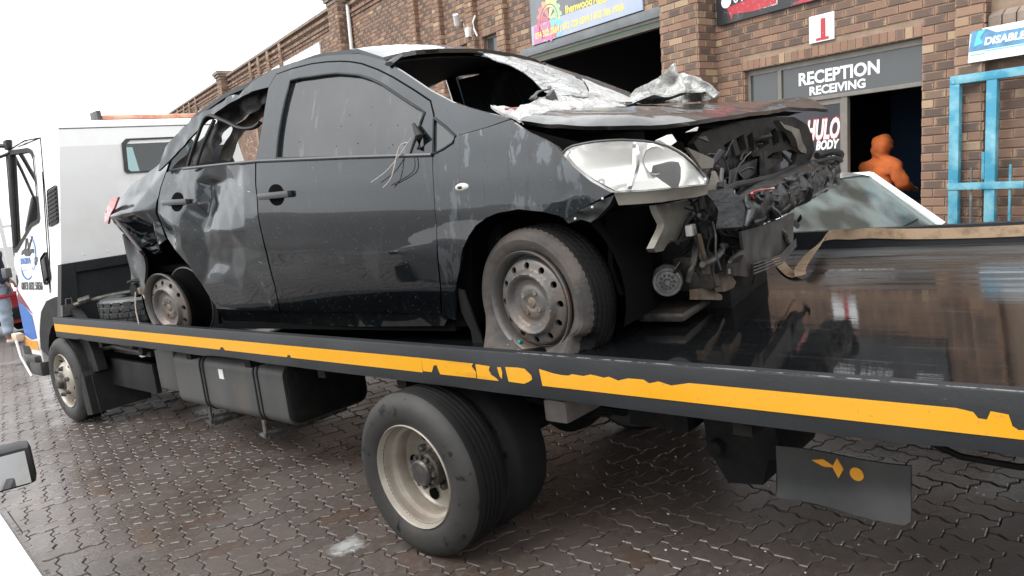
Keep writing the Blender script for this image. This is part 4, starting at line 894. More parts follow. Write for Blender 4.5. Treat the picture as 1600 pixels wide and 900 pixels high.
# =================================================================== FLATBED RECOVERY TRUCK (world axes: X to its tail, Y across, Z up)
trk = empty('flatbed_truck', Matrix.Identity(4), 'white flatbed recovery truck with black deck and yellow striped side rail carrying the wreck', 'truck')
RW, WB_ = .3516, 4.383
RXY = Matrix.Identity(4)
def truck_wheel(x, y, front, far=False):
    """outer face at local y=0 (faces -Y)"""
    W_ = .215; R = RW
    tb = MB(); t = []
    prof = [(.205, .02), (.222, .0), (.25, -.012), (.29, -.018), (.318, -.010), (.336, .006), (.344, .016), (.3495, .028), (.3516, .045)]
    ribs = []
    for k in range(4):
        h = .045 + (W_ - .09) * (k + 1) / 5
        ribs += [(.3516, h - .008), (.342, h - .005), (.342, h + .005), (.3516, h + .008)]
    prof += ribs + [(.3516, W_ - .045), (.344, W_ - .02), (.318, W_ + .005), (.25, W_ + .012), (.205, W_ - .01)]
    mis = [1] * 7 + [0] * (len(prof) - 8)
    tb.lathe(prof, 72, mis=mis)
    # flattened foot on the ground
    for i, q in enumerate(tb.v):
        if q[2] < -R + .012: tb.v[i] = (q[0], q[1], -R + .012 - (-R + .012 - q[2]) * .1)
    ty = tb.build('wheel', ['tyre', 'tyre_side'], trk, loc=(x, y, R - .006))
    rb = MB()
    if front:
        rb.lathe([(.2195, .012), (.2225, .0), (.2180, -.008), (.212, -.002), (.205, .018), (.198, .050), (.185, .060), (.172, .052), (.150, .012), (.120, -.016), (.095, -.020), (.06, -.020), (.052, -.024), (.0, -.024)], 48)
        rm_ = rb.build('rim', 'beige_rim', ty)
        hb = MB(); hb.lathe([(.056, -.018), (.056, -.042), (.048, -.060), (.036, -.066), (.0, -.067)], 24); hb.lathe([(.075, -.018), (.075, -.026), (.056, -.030)], 24)
        for k in range(6):
            a = 2 * pi * k / 6 + .25; M = Matrix.Translation((.112 * cos(a), -.014, .112 * sin(a)))
            hb.lathe([(.020, .008), (.020, -.010), (.015, -.014), (.015, -.028), (.009, -.030), (0, -.030)], 6, M=M)
        hb.build('hub', 'hub_grey', ty, ang=25)
        ho = MB()
        for k in range(6):
            a = 2 * pi * k / 6 - .25
            c = Vector((.163 * cos(a), .02, .163 * sin(a))); ho.disc(.02, 0, 14, M=Matrix.Translation(c - Vector((0, .006, 0))) @ Matrix.Rotation(-a - pi / 2, 4, 'Y') @ Matrix.Rotation(-.9, 4, 'X'))
        ho.build('hand_hole', 'hole_black', ty)
    else:
        d = .135
        rb.lathe([(.2195, .012), (.2225, .0), (.2185, -.006), (.2135, .001), (.2095, .014), (.204, .022), (.203, .05), (.199, .058), (.186, .066), (.181, .075), (.180, d - .01), (.172, d), (.150, d + .006), (.10, d), (.09, d - .006), (.0, d - .006)], 64)
        rm_ = rb.build('rim', 'beige_rim', ty, ang=28)
        ho = MB()
        for k in range(5):
            a = 2 * pi * k / 5 + .64
            M = Matrix.Translation((.138 * cos(a), d - .001, .138 * sin(a)))
            ho.lathe([(0, 0), (.0245, 0), (.027, -.0035), (.0285, 0)], 20, M=M)
        ho.build('hand_hole', 'hole_black', ty)
        hb = MB(); hb.lathe([(.078, d), (.078, d - .06), (.072, d - .07), (.056, d - .072), (.056, d - .092), (.048, d - .10), (0, d - .10)], 32)
        for k in range(12):
            a = 2 * pi * k / 12; hb.lathe([(.0095, 0), (.0095, -.014), (0, -.014)], 6, M=Matrix.Translation((.066 * cos(a), d - .07, .066 * sin(a))))
        for k in range(6):
            a = 2 * pi * k / 6 + .1; hb.lathe([(.016, 0), (.016, -.03), (.01, -.035), (0, -.035)], 6, M=Matrix.Translation((.092 * cos(a), d - .002, .092 * sin(a))))
        hb.build('hub', 'hub_grey', ty, ang=25)
    return ty
truck_wheel(0, .0, False)
truck_wheel(-WB_, .115, True)
def plain_wheel(x, y):
    tb = MB(); tb.lathe([(.10, .05), (.21, .0), (.25, -.012), (.318, -.008), (.344, .018), (.3516, .045), (.3516, .17), (.344, .195), (.25, .22), (.1, .2)], 48, mis=[1, 1, 1, 0, 0, 0, 0, 0, 0])
    tb.build('wheel', ['tyre', 'tyre_side'], trk, loc=(x, y, RW - .006))
plain_wheel(0, .255); plain_wheel(0, 1.60); plain_wheel(0, 1.85); plain_wheel(-WB_, 1.80)
# ---- deck (leans a little to the near side)
X0, X1 = -4.306, 3.6
def dz(y): return .760 + .055 * (y - .1)
d = MB(); d.add([(X0, .145, dz(.145)), (X1, .145, dz(.145)), (X1, 2.46, dz(2.46)), (X0, 2.46, dz(2.46)), (X0, .145, dz(.145) - .03), (X1, .145, dz(.145) - .03), (X1, 2.46, dz(2.46) - .03), (X0, 2.46, dz(2.46) - .03)],
    [(0, 1, 2, 3), (7, 6, 5, 4), (0, 4, 5, 1), (1, 5, 6, 2), (2, 6, 7, 3), (3, 7, 4, 0)])
d.build('deck', 'deck', trk, smooth=False)
# side rails: outer skin with a slightly wavy lower lip, top flange
rl = MB(); n = 90; P = []
for k in range(n + 1):
    x = X0 + (X1 - X0) * k / n; wv = .0025 * nz(x * 3.1, 1.0) ; bl = .0035 * nz(x * 2.3, 7.0) + (.010 if nz(x * 2.9, 4.4) > .38 else 0) * .6
    P += [(x, .1425, .718 + bl), (x, .0965 + wv, .7192 + bl), (x, .0965 + wv * .6, .7235 + bl), (x, .0965 + wv * .3, .872), (x, .099, .8765), (x, .140, .8765), (x, .1425, .874)]
m_ = 7
fs = [(k * m_ + i, (k + 1) * m_ + i, (k + 1) * m_ + (i + 1) % m_, k * m_ + (i + 1) % m_) for k in range(n) for i in range(m_)]
fs += [tuple(range(m_)), tuple(n * m_ + i for i in range(m_ - 1, -1, -1))]
rail = rl.add(P, fs).build('side_rail', 'rail_black', trk, ang=40)
MB().box(.55, X1, .0990, .1035, .8768, .8785).build('worn_edge', 'rail_worn', rail, smooth=False)
fr_ = MB(); fr_.add([(X0, 2.46, .80), (X1, 2.46, .80), (X1, 2.52, .80), (X0, 2.52, .80), (X0, 2.46, .990), (X1, 2.46, .990), (X1, 2.52, .990), (X0, 2.52, .990)], [(3, 2, 1, 0), (4, 5, 6, 7), (0, 1, 5, 4), (1, 2, 6, 5), (2, 3, 7, 6), (3, 0, 4, 7)])
fr_.build('side_rail', 'rail_black', trk, smooth=False)
# yellow tape with its torn pieces
def stripe(top, bot):
    pts = [(x, z) for x, z in top] + [(x, z) for x, z in reversed(bot)]
    mb = panel_mb(pts, lambda u, v: (u, .0945 + .0025 * nz(u * 3.1, 1.0) * .6, v), .09, skirt=(0, .0018, 0)); return mb.build('stripe', 'stripe_yellow', rail, smooth=False)
ZT, ZB = .826, .766
r = random.Random(5)
def chips(x0, x1, z, sgn, n, amp): return [(x0 + (x1 - x0) * (k + r.random() * .6) / n, z + sgn * amp * r.random()) for k in range(n)]
stripe([(-4.30, ZT), (-.95, ZT), (.048, ZT)], [(-4.30, ZB), (-1.64, ZB), (-1.63, .780), (-1.60, .782), (-1.585, ZB), (-.96, ZB), (-.952, .778), (-.93, .779), (-.925, ZB), (.045, ZB)])
stripe([(.0485, ZT), (.343, ZT - .003)], [(.0485, .772), (.10, .771), (.118, .800), (.135, .803), (.145, .775), (.150, ZB), (.35, ZB + .001), (.352, .79), (.333, .812)])
stripe([(.356, ZT - .004), (.43, ZT - .007)], [(.356, ZB), (.465, ZB), (.455, .775), (.432, .786), (.422, .803)])
stripe([(.467, ZT - .008), (.485, ZT - .006)], [(.474, .785), (.484, .775), (.489, .80)])
stripe([(.508, ZT - .004), (.565, ZT - .002), (.600, ZT - .004), (.612, .812), (.628, .80)], [(.516, ZB + .002), (.590, ZB), (.612, .775), (.63, .785)])
top = [(.668, ZT)] + chips(.72, 1.2, ZT - .001, -1, 16, .014) + [(1.25, ZT), (1.30, ZT), (1.95, ZT), (1.985, ZT - .006), (1.995, .806), (2.012, .805), (2.02, ZT), (2.055, ZT - .004), (2.062, .795)] + chips(2.07, 2.2, .795, -1, 6, .008) + [(2.25, ZT), (3.55, ZT)]
stripe(top, [(.675, ZB), (2.0, ZB), (3.55, ZB)])
# subframe, cross beams and running gear
c_ = MB(); c_.box(-5.6, 3.2, .78, .86, .50, .64); c_.box(-5.6, 3.2, 1.58, 1.66, .50, .64); c_.box(-4.2, 3.3, .74, .84, .642, .728); c_.box(-4.2, 3.3, 1.6, 1.7, .642, .728)
c_.build('chassis_rail', 'chassis', trk, smooth=False)
for x in [-3.6, -2.9, -2.2, -1.5, -.8, -.2, 1.35, 2.1, 2.8]:
    MB().box(x, x + .06, .15, 2.44, .66, .722).build('cross_member', 'chassis', trk, smooth=False)
ax = MB(); ax.tube([(0, .3, .35), (0, 1.9, .35)], .07, 12); ax.lathe([(0, -.18), (.1, -.17), (.17, -.08), (.18, 0), (.17, .08), (.1, .17), (0, .18)], 24, c=(0, 1.1, .36)); ax.build('axle', 'chassis', trk)
MB().tube([(-WB_, .3, .33), (-WB_, 1.85, .33)], .05, 10).build('axle', 'chassis', trk)
for y in (.82, 1.62):
    m = MB(); 
    for k in range(5): m.box(-.62 + k * .09, .62 - k * .09, y - .035, y + .035, .44 - k * .016 - .013, .44 - k * .016)
    m.build('leaf_spring', 'chassis', trk, smooth=False)
gb = MB(); gb.box(-3.9, -2.9, .9, 1.5, .35, .62, bev=.05); gb.tube([(-2.9, 1.2, .45), (-.15, 1.15, .38)], .045, 10); gb.build('gearbox', 'chassis', trk)
MB().box(.49, .60, .30, .80, .545, .635, bev=.012).build('bumper_beam', mat('beam_red', (.13, .115, .105), .6, var=(8, (.2, .18, .165), .4, .7)), trk)
br_ = MB(); br_.prism([(1.06, .5, .70), (1.07, .5, .45), (1.14, .5, .33), (1.27, .5, .345), (1.295, .5, .44), (1.35, .5, .45), (1.29, .5, .70)], (0, .5, 0)); br_.lathe([(0, -.045), (.026, -.045), (.030, -.04), (.030, .0), (0, .02)], 16, c=(1.115, .5, .465))
br_.build('tow_bracket', 'chassis', trk)
ub = MB(); ub.box(.75, 1.0, .5, 1.9, .50, .72); ub.box(1.4, 3.1, .62, 1.7, .53, .70); ub.box(.5, .75, .75, 1.4, .46, .72); ub.build('tilt_frame', 'chassis', trk, smooth=False)
MB().tube([(1.72, .62, .55), (1.85, .62, .495), (2.0, .62, .487), (2.15, .62, .515), (2.3, .62, .57)], .011, 8).build('air_hose', 'chassis', trk)
tl = MB(); 
for k in range(3): tl.box(1.50 + k * .05, 1.535 + k * .05, .405, .44, .60 - k * .004, .635)
tl.build('tail_connector', 'hub_grey', trk, smooth=False)
# rear mud flap with its orange reflectors
fp = panel_mb([(1.368, .536), (1.768, .536), (1.7655, .375), (1.750, .363), (1.36, .362)], lambda u, v: (u, .40 + .012 * sin(u * 14) + .03 * (.536 - v) - .30 * max(0, .44 - v - .03 * sin(u * 6)), v), .03, skirt=(0, .008, 0)).build('mud_flap', 'flap_grey', trk)
def fl_(u, v): return (u, .40 + .012 * sin(u * 14) + .03 * (.536 - v) - .003, v)
for pts in ([(1.478, .503), (1.515, .513), (1.553, .494), (1.515, .488)], [(1.543, .494), (1.560, .526), (1.578, .494), (1.560, .460)], [(1.618 + .021 * cos(2 * pi * k / 20), .487 + .021 * sin(2 * pi * k / 20)) for k in range(20)]):
    panel_mb(pts, fl_, .02, skirt=(0, .003, 0)).build('reflector', 'orange_paint', fp)
# ---- fuel tank
def rrect(y0, y1, z0, z1, r_, n=6):
    o = []
    for cy_, cz_, a0 in ((y1 - r_, z1 - r_, 0), (y0 + r_, z1 - r_, pi / 2), (y0 + r_, z0 + r_, pi), (y1 - r_, z0 + r_, 1.5 * pi)):
        for k in range(n + 1): o.append((cy_ + r_ * cos(a0 + pi / 2 * k / n), cz_ + r_ * sin(a0 + pi / 2 * k / n)))
    return o
def swept(sec, xs, nm, m, par, inset=.012):
    mb = MB(); n = len(sec); vs = []
    cy_ = sum(q[0] for q in sec) / n; cz_ = sum(q[1] for q in sec) / n
    for x, k in xs: vs += [(x, cy_ + (q[0] - cy_) * k, cz_ + (q[1] - cz_) * k) for q in sec]
    fs = [(i * n + j, i * n + (j + 1) % n, (i + 1) * n + (j + 1) % n, (i + 1) * n + j) for i in range(len(xs) - 1) for j in range(n)]
    fs += [tuple(range(n - 1, -1, -1)), tuple((len(xs) - 1) * n + j for j in range(n))]
    return mb.add(vs, fs).build(nm, m, par)
tk = swept(rrect(.25, .80, .295, .655, .07), [(-2.66, .955), (-2.63, 1), (-1.99, 1), (-1.985, 1.004), (-1.86, 1.004), (-1.855, 1), (-1.34, 1), (-1.315, .985)], 'fuel_tank', 'tank', trk)
endp = swept(rrect(.262, .788, .305, .645, .065), [(-1.3145, .99), (-1.30, .97), (-1.28, .86), (-1.275, .5)], 'tank_end', 'chassis', tk)
for x in (-2.27, -1.62):
    swept(rrect(.244, .806, .289, .661, .074), [(x, 1), (x + .012, 1)], 'tank_strap', 'rubber', tk); swept(rrect(.244, .806, .289, .661, .074), [(x + .04, 1), (x + .052, 1)], 'tank_strap', 'rubber', tk)
    m = MB(); m.box(x + .01, x + .04, .246, .256, .20, .31); m.box(x - .02, x + .06, .25, .80, .20, .225); m.box(x - .015, x + .05, .235, .255, .215, .235)
    m.build('tank_bracket', 'hub_grey', tk, smooth=False)
MB().box(-2.02, -1.965, .2445, .2485, .525, .585).build('sticker', 'sign_white', tk, smooth=False)
MB().box(-3.0, -2.70, .28, .80, .36, .66, bev=.03).build('side_box', 'tank', trk)
MB().box(-4.02, -3.12, .30, .34, .30, .52, bev=.01).build('splash_guard', 'rubber', trk)
vb = MB(); vb.box(-3.9, -3.2, .34, .5, .56, .70); vb.tube([(-3.95, .28, .60), (-3.7, .28, .63), (-3.2, .3, .60)], .022, 8); vb.box(-3.72, -3.35, .28, .36, .60, .70, bev=.02); vb.build('valve_block', 'dirty_metal', trk)
# front mudguard behind the wheel
mg = MB(); N = 12
vs = []
for k in range(N + 1):
    a = radians(78 - 105 * k / N); R_ = .43
    x, z = -WB_ + R_ * cos(a) * 1.02, .35 + R_ * sin(a)
    vs += [(x, .12, z), (x, .55, z), (x - .018 * cos(a), .125, z - .018 * sin(a))]
mg.add(vs, [f for k in range(N) for f in ((3 * k, 3 * k + 1, 3 * k + 4, 3 * k + 3), (3 * k, 3 * k + 3, 3 * k + 5, 3 * k + 2))])
mg.prism([(-3.965, .11, .46), (-3.93, .11, .42), (-3.90, .11, .12), (-4.02, .11, .10), (-4.04, .11, .28)], (0, .45, 0)); mg.build('mudguard', 'rubber', trk)
# water dripping off the deck front, added as one thin strand
MB().tube([(-3.86, .15, .74), (-3.85, .14, .5), (-3.84, .14, .3), (-3.80, .14, .08)], .0011, 5).build('water_drip', 'hub_grey', trk)
# ---- headboard at the front of the deck
hb = MB(); hb.prism([(X0 + .03, .10, .76), (X0 + .03, .20, 1.28), (X0 + .03, 2.40, 1.30), (X0 + .03, 2.50, .80)], (.05, 0, 0)); ho = hb.build('headboard', 'rail_black', trk, smooth=False)
fm = MB(); xh = X0 + .0795
fm.prism([(xh, .10, .762), (xh, .20, 1.279), (xh, .30, 1.279), (xh, .24, .762)], (.035, 0, 0)); fm.prism([(xh, .295, 1.205), (xh, .30, 1.279), (xh, 2.38, 1.298), (xh, 2.38, 1.222)], (.035, 0, 0)); fm.prism([(xh, 2.30, .80), (xh, 2.38, 1.298), (xh, 2.40, 1.298), (xh, 2.48, .80)], (.035, 0, 0))
fm.build('headboard_frame', 'rail_black', ho, smooth=False)
gp_ = MB(); gp_.prism([(xh + .036, .12, .88), (xh + .036, .135, .965), (xh + .036, .225, .965), (xh + .036, .235, .88)], (.04, 0, 0)); gp_.tube([(xh + .06, .165, .96), (xh + .06, .172, 1.01), (xh + .06, .212, 1.01), (xh + .06, .212, .96)], .006, 6); gp_.build('stake_pocket', 'grey_plastic', ho)
# ---- cab
def cy_(z): return .205 if z < 1.05 else .205 + .175 * (z - 1.05)
XB = -4.335; WC = 2.35
side = [(XB, 1.02), (XB, 1.4), (XB, 1.8), (XB, 2.2), (XB - .03, 2.36), (XB - .12, 2.42), (-5.2, 2.44), (-5.62, 2.42), (-5.78, 2.33), (-5.68, 1.85), (-5.58, 1.42), (-5.50, 1.15), (-5.53, .72), (-5.63, .40), (-5.58, .36),
        (-5.17, .36), (-5.15, .55), (-5.07, .74), (-4.95, .88), (-4.75, .98), (-4.5, 1.02)]
nose = {7: (-5.74, 2.42), 8: (-5.88, 2.33), 9: (-5.95, 1.85), 10: (-6.0, 1.42), 11: (-6.04, 1.15), 12: (-6.06, .72), 13: (-6.08, .40), 14: (-6.0, .36)}
dwin = [(-5.47, 1.425), (-5.545, 1.455), (-5.70, 2.27), (-5.62, 2.305), (-5.1, 2.268), (-5.01, 2.24), (-4.955, 2.19), (-4.835, 1.69), (-4.865, 1.65), (-5.05, 1.625)]
def cside(u, v): return (u, cy_(v), v)
cb = panel_mb(side, cside, .12, holes=[dwin])
panel_mb(side, lambda u, v: (u, WC - cy_(v), v), .12, holes=[dwin], mb=cb)
def edge_pts(k):
    x, z = side[k]; a = [(x, cy_(z), z)]
    if k in nose: X, Z = nose[k]; i_ = cy_(z) + .30; a += [((x + X) / 2 - .06, cy_(z) + .10, z), (X, i_, Z), (X, WC - i_, Z), ((x + X) / 2 - .06, WC - cy_(z) - .10, z)]
    return a + [(x, WC - cy_(z), z)]
for k in range(len(side)):
    j_ = (k + 1) % len(side)
    if k in (0, 1, 2): continue
    a, b = edge_pts(k), edge_pts(j_)
    if len(a) == len(b):
        for q in range(len(a) - 1):
            if len(a) == 6 and k in (8, 9) and q == 2: continue          # windscreen
            cb.add([a[q], a[q + 1], b[q + 1], b[q]], [(0, 1, 2, 3)])
    else:
        cb.add(a + b[::-1], [tuple(range(len(a) + len(b)))])
def back(u, v): return (XB, u, v)
bw = [(.90, 1.96), (.88, 1.98), (.90, 2.20), (.94, 2.235), (1.45, 2.235), (1.49, 2.20), (1.51, 1.98), (1.47, 1.945)]
panel_mb([(cy_(1.02), 1.02), (cy_(1.4), 1.4), (cy_(1.8), 1.8), (cy_(2.2), 2.2), (WC - cy_(2.2), 2.2), (WC - cy_(1.8), 1.8), (WC - cy_(1.4), 1.4), (WC - cy_(1.02), 1.02)], back, .15, holes=[bw], mb=cb)
cab = cb.build('cab', 'white_paint', trk, ang=38)
wd = cab.modifiers.new('join', 'WELD'); wd.merge_threshold = .0015
bv = cab.modifiers.new('round', 'BEVEL'); bv.width = .05; bv.segments = 4; bv.limit_method = 'ANGLE'; bv.angle_limit = radians(40); bv.harden_normals = True
def ring(poly, w, fn, name, m, par, off=0.0):
    c = [sum(q[0] for q in poly) / len(poly), sum(q[1] for q in poly) / len(poly)]
    out = [(c[0] + (q[0] - c[0]) * (1 + w), c[1] + (q[1] - c[1]) * (1 + w)) for q in poly]; inn = [(c[0] + (q[0] - c[0]) * (1 - w), c[1] + (q[1] - c[1]) * (1 - w)) for q in poly]
    return panel_mb(out, fn, .06, holes=[inn], skirt=(0, .0, 0)).build(name, m, par)
ring(dwin, .055, lambda u, v: (u, cy_(v) - .008, v), 'window_seal', 'rubber', cab)
panel_mb(dwin, lambda u, v: (u, cy_(v) + .01, v), .2).build('door_window', 'clear_glass', cab)
panel_mb(dwin, lambda u, v: (u, WC - cy_(v) - .01, v), .2).build('door_window', 'clear_glass', cab)
MB().tube([(-5.50, cy_(1.45) - .004, 1.45), (-5.60, cy_(2.28) - .004, 2.28)], .020, 6).build('vent_bar', 'rubber', cab)
ring(bw, .06, lambda u, v: (XB + .012, u, v), 'rear_window_seal', 'grey_plastic', cab)
panel_mb(bw, lambda u, v: (XB - .012, u, v), .2).build('rear_window', 'clear_glass', cab)
ws_ = MB(); q8, q9, q10 = edge_pts(8), edge_pts(9), edge_pts(10); ws_.add([q8[2], q8[3], q9[3], q9[2], q10[3], q10[2]], [(0, 1, 2, 3), (3, 2, 5, 4)]); ws_.build('windscreen', 'clear_glass', cab)
it = MB(); it.box(-5.0, -4.5, .45, 1.0, 1.0, 1.35, bev=.05); it.box(-4.56, -4.42, .45, 1.0, 1.35, 1.62, bev=.06); it.box(-5.0, -4.5, 1.3, 1.9, 1.0, 1.35, bev=.05); it.box(-4.56, -4.42, 1.3, 1.9, 1.35, 1.62, bev=.06); it.box(-5.75, -5.35, .5, 1.85, 1.0, 1.42, bev=.06)
it.build('seat', 'interior', cab)
sw = MB(); sw.lathe([(.20, -.012), (.215, -.012), (.22, 0), (.215, .012), (.20, .012)], 28, c=(-5.28, .72, 1.48), M=Matrix.Rotation(radians(62), 4, 'Z') @ Matrix.Rotation(radians(35), 4, 'X'), close=True); sw.build('steering_wheel', 'black_trim', cab)
sv = MB(); sv.box(-5.66, -5.62, .60, 1.0, 2.16, 2.28, bev=.015); sv.build('sun_visor', 'tan_trim', cab)
sv = MB(); sv.box(-5.66, -5.63, 1.10, 1.32, 2.06, 2.13, bev=.02); sv.build('inner_mirror', 'tan_trim', cab)
def seam(pts, y_off=-.002): MB().tube([(x, cy_(z) + y_off, z) for x, z in densify(pts, .15)[:-1]], .0045, 5).build('door_seam', 'gap_black', cab)
seam([(-4.78, 2.33), (-4.66, 1.75), (-4.60, 1.42), (-4.60, 1.06), (-4.60, 1.05)]); seam([(-5.66, 2.33), (-5.2, 2.36), (-4.78, 2.33), (-4.78, 2.33)])
MB().tube([(XB - .03, cy_(2.36) + .005, 2.345), (XB - .03, WC - cy_(2.36), 2.345)], .006, 5).build('roof_gutter', 'grey_plastic', cab)
for k in range(9): MB().lathe([(0, -.004), (.008, -.003), (.010, 0)], 8, c=(XB, .42 + .19 * k, 1.33), M=Matrix.Rotation(pi / 2, 4, 'Z')).build('rivet', 'white_paint', cab)
def on_side(name, x, z, boxes, m, par, tilt=0.0):
    mb = MB()
    for b in boxes: mb.box(*b[:6], bev=b[6])
    o = mb.build(name, m, par); o.matrix_local = Matrix.Translation((x, cy_(z), z)) @ Matrix.Rotation(-.175, 4, 'X') @ Matrix.Rotation(tilt, 4, 'Y'); return o
vo = on_side('air_vent', -4.49, 1.745, [(-.115, .115, -.008, .02, -.155, .155, .03)], 'black_trim', cab, -.12)
for k in range(8): MB().box(-.09, .09, -.014, -.006, -.125 + k * .034, -.105 + k * .034, bev=.003).build('vent_slat', 'rubber', vo)
do = on_side('door_handle', -4.675, 1.25, [(-.075, .075, -.006, .01, -.125, .125, .03), (-.04, .045, -.026, -.004, -.10, .09, .015)], 'black_trim', cab, -.42)
def cab_text(body, x, z, size, m, **k):
    up = Vector((0, .175, 1)).normalized(); return text_obj(body, size, m, cab, wall_M(x, cy_(z) - .005, z, (1, 0, 0), up), **k)
cab_text('0073 032 5036', -5.345, 1.078, .094, 'black_print', bold=.002, sx=.99)
cab_text('BADIVA', -5.36, 1.300, .078, 'blue_print', bold=.0015, sx=1.02)
cab_text('GP', -4.985, 1.285, .10, 'black_print', sx=.75)
lg = MB()
def clog(pts): lg.prism([(x, cy_(z) - .006, z) for x, z in pts], (0, .003, 0))
def LG(pts): return [(-5.17 + (x + 5.03) * .98, 1.365 + (z - 1.44) * .55) for x, z in pts]
clog(LG([(-5.2, 1.46), (-5.18, 1.53), (-5.10, 1.56), (-5.02, 1.55), (-4.97, 1.49), (-4.93, 1.55), (-4.86, 1.55), (-4.84, 1.46), (-4.87, 1.50), (-4.93, 1.48), (-4.97, 1.44), (-5.08, 1.44), (-5.12, 1.49)]))
clog(LG([(-5.10, 1.55), (-5.06, 1.72), (-5.03, 1.72), (-5.06, 1.55)])); clog(LG([(-5.02, 1.55), (-4.9, 1.74), (-4.87, 1.74), (-4.98, 1.53)])); clog(LG([(-5.03, 1.72), (-4.98, 1.46), (-4.96, 1.46), (-5.01, 1.72)]))
lg.build('logo_truck', 'black_print', cab, smooth=False)
for a0, a1 in ((-40, 80), (200, 300)):
    ar = MB()
    for k in range(10):
        b0, b1 = radians(a0 + (a1 - a0) * k / 10), radians(a0 + (a1 - a0) * (k + 1) / 10); t0 = .014 * sin(pi * k / 10) + .003; t1 = .014 * sin(pi * (k + 1) / 10) + .003
        q = [(-5.16 + R_ * 1.12 * cos(b), 1.36 + R_ * sin(b)) for b, R_ in ((b0, .185), (b0, .185 + t0), (b1, .185 + t1), (b1, .185))]
        ar.prism([(x, cy_(z) - .006, z) for x, z in q], (0, .003, 0))
    ar.build('logo_arc', 'blue_print', cab, smooth=False)
m = MB().prism([(x, cy_(z) - .005, z) for x, z in ((-5.33, 1.245), (-5.03, 1.245), (-5.03, 1.275), (-5.33, 1.275))], (0, .002, 0)); m.build('small_print', 'pale_print', cab, smooth=False)
def cprint(pts, m, nm): panel_mb(pts, lambda u, v: (u, cy_(v) - .004, v), .1, skirt=(0, .003, 0)).build(nm, m, cab)
cprint([(-5.495, 1.11), (-5.44, 1.06), (-5.29, .95), (-5.17, .86), (-5.30, .915), (-5.505, .97)], 'maroon_print', 'swoosh')
cprint([(-5.505, .965), (-5.31, .91), (-5.20, .845), (-5.20, .64), (-5.36, .62), (-5.525, .66)], 'blue_print', 'swoosh')
cprint([(-5.54, .645), (-5.36, .61), (-5.21, .62), (-5.21, .53), (-5.57, .53)], 'orange_paint', 'swoosh')
ca = MB()
for k in range(11):
    a0, a1 = radians(8 + 155 * k / 11), radians(8 + 155 * (k + 1) / 11)
    ca.prism([(-4.47 + R_ * cos(a), .185, .36 + R_ * sin(a)) for a, R_ in ((a0, .46), (a0, .655), (a1, .655), (a1, .46))], (0, .07, 0))
ca.build('arch_trim', 'rubber', cab, ang=30)
MB().box(-5.9, -4.4, .30, 2.05, .42, .95).build('cab_underside', 'hole_black', cab, smooth=False)
st_ = MB(); st_.box(-5.50, -5.20, .15, .5, .43, .485, bev=.01); st_.build('step', 'grey_plastic', cab)
st_ = MB(); st_.box(-5.46, -5.16, .17, .5, .30, .43, bev=.02); st_.build('step', 'grey_plastic', cab)
bp_ = MB(); bp_.box(-6.25, -5.9, .55, 1.8, .16, .50, bev=.05); bp_.build('front_bumper', 'white_paint', cab)
MB().tube([(-5.70, .17, .60), (-5.58, .15, .46), (-5.34, .14, .30)], .010, 6).build('bumper_edge', 'white_paint', cab)
MB().box(-5.66, -5.44, .20, .23, .30, .56, bev=.008).build('bumper_end', 'black_trim', cab)
MB().box(-5.67, -5.53, .13, .20, .615, .68, bev=.015).build('side_lamp', 'amber_lens', cab)
mr = MB(); mr.tube([(-5.60, .43, 2.36), (-5.7, .38, 2.38), (-5.95, .25, 2.34), (-6.88, -.22, 2.2)], .020, 8); mr.build('mirror_arm', 'black_trim', cab)
mr = MB(); mr.tube([(-5.62, .42, 2.30), (-6.0, .24, 2.24), (-6.88, -.22, 2.0)], .015, 8); mr.build('mirror_arm', 'black_trim', cab)
mr = MB(); mr.box(-6.95, -6.82, -.35, -.12, 1.75, 2.15, bev=.03); mr.build('door_mirror', 'black_trim', cab)
mr = MB(); mr.box(-5.66, -5.56, .39, .45, 2.33, 2.42, bev=.02); mr.build('mirror_mount', 'black_trim', cab)
mh = MB(); mh.box(-5.62, -5.48, .15, .20, 1.19, 1.28, bev=.012); mh.build('grab_bracket', 'grey_plastic', cab)
bc = MB(); bc.box(-4.80, -4.66, .90, 1.86, 2.452, 2.493, bev=.018); bco = bc.build('beacon_bar', 'beacon', cab)
MB().box(-4.81, -4.65, .86, .897, 2.445, 2.53, bev=.008).build('beacon_end', 'grey_plastic', bco)
MB().box(-4.78, -4.68, .92, 1.84, 2.436, 2.451).build('beacon_base', 'black_trim', bco, smooth=False)

# =================================================================== THINGS LYING ON THE DECK
sp_ = empty('spare_tyre', Matrix.Translation((-3.74, .62, .0)), 'worn truck tyre lying flat on the deck behind the headboard', 'tyre')
m = MB(); pr = [(.20, .775), (.235, .770), (.30, .772), (.335, .785), (.348, .80)]
for k in range(3): z = .80 + .055 * (k + 1) - .02; pr += [(.352, z - .008), (.338, z - .005), (.338, z + .005), (.352, z + .008)]
pr += [(.350, .955), (.335, .975), (.30, .985), (.235, .983), (.205, .972), (.20, .955)]
m.lathe([(a, b) for a, b in pr], 56, M=Matrix.Rotation(pi / 2, 4, 'X'), close=True)
m.build('casing', mat('tyre_wet', (.035, .037, .038), .45, var=(5, (.09, .095, .098), .4, .7), bump=(50, .2)), sp_)
g = MB(); r = random.Random(9)
for k in range(26):
    a = 2 * pi * k / 26
    for q in range(4): z0 = .80 + .042 * q; g.box(.351, .357, -.03, .03, z0 + .004, z0 + .034, M=Matrix.Rotation(a + .05 * q, 4, 'Z'))
g.build('tread_block', 'tyre_side', sp_, smooth=False)
br2 = empty('winch_bar', Matrix.Identity(4), 'thin steel bar lying across the headboard and the flat tyre', 'bar')
m = MB(); m.tube([(-4.16, .22, .955), (-4.02, .42, .985), (-3.80, .72, 1.0)], .018, 8); m.tube([(-4.13, .25, .975), (-4.08, .32, .99)], .028, 8); m.build('bar', 'hub_grey', br2)
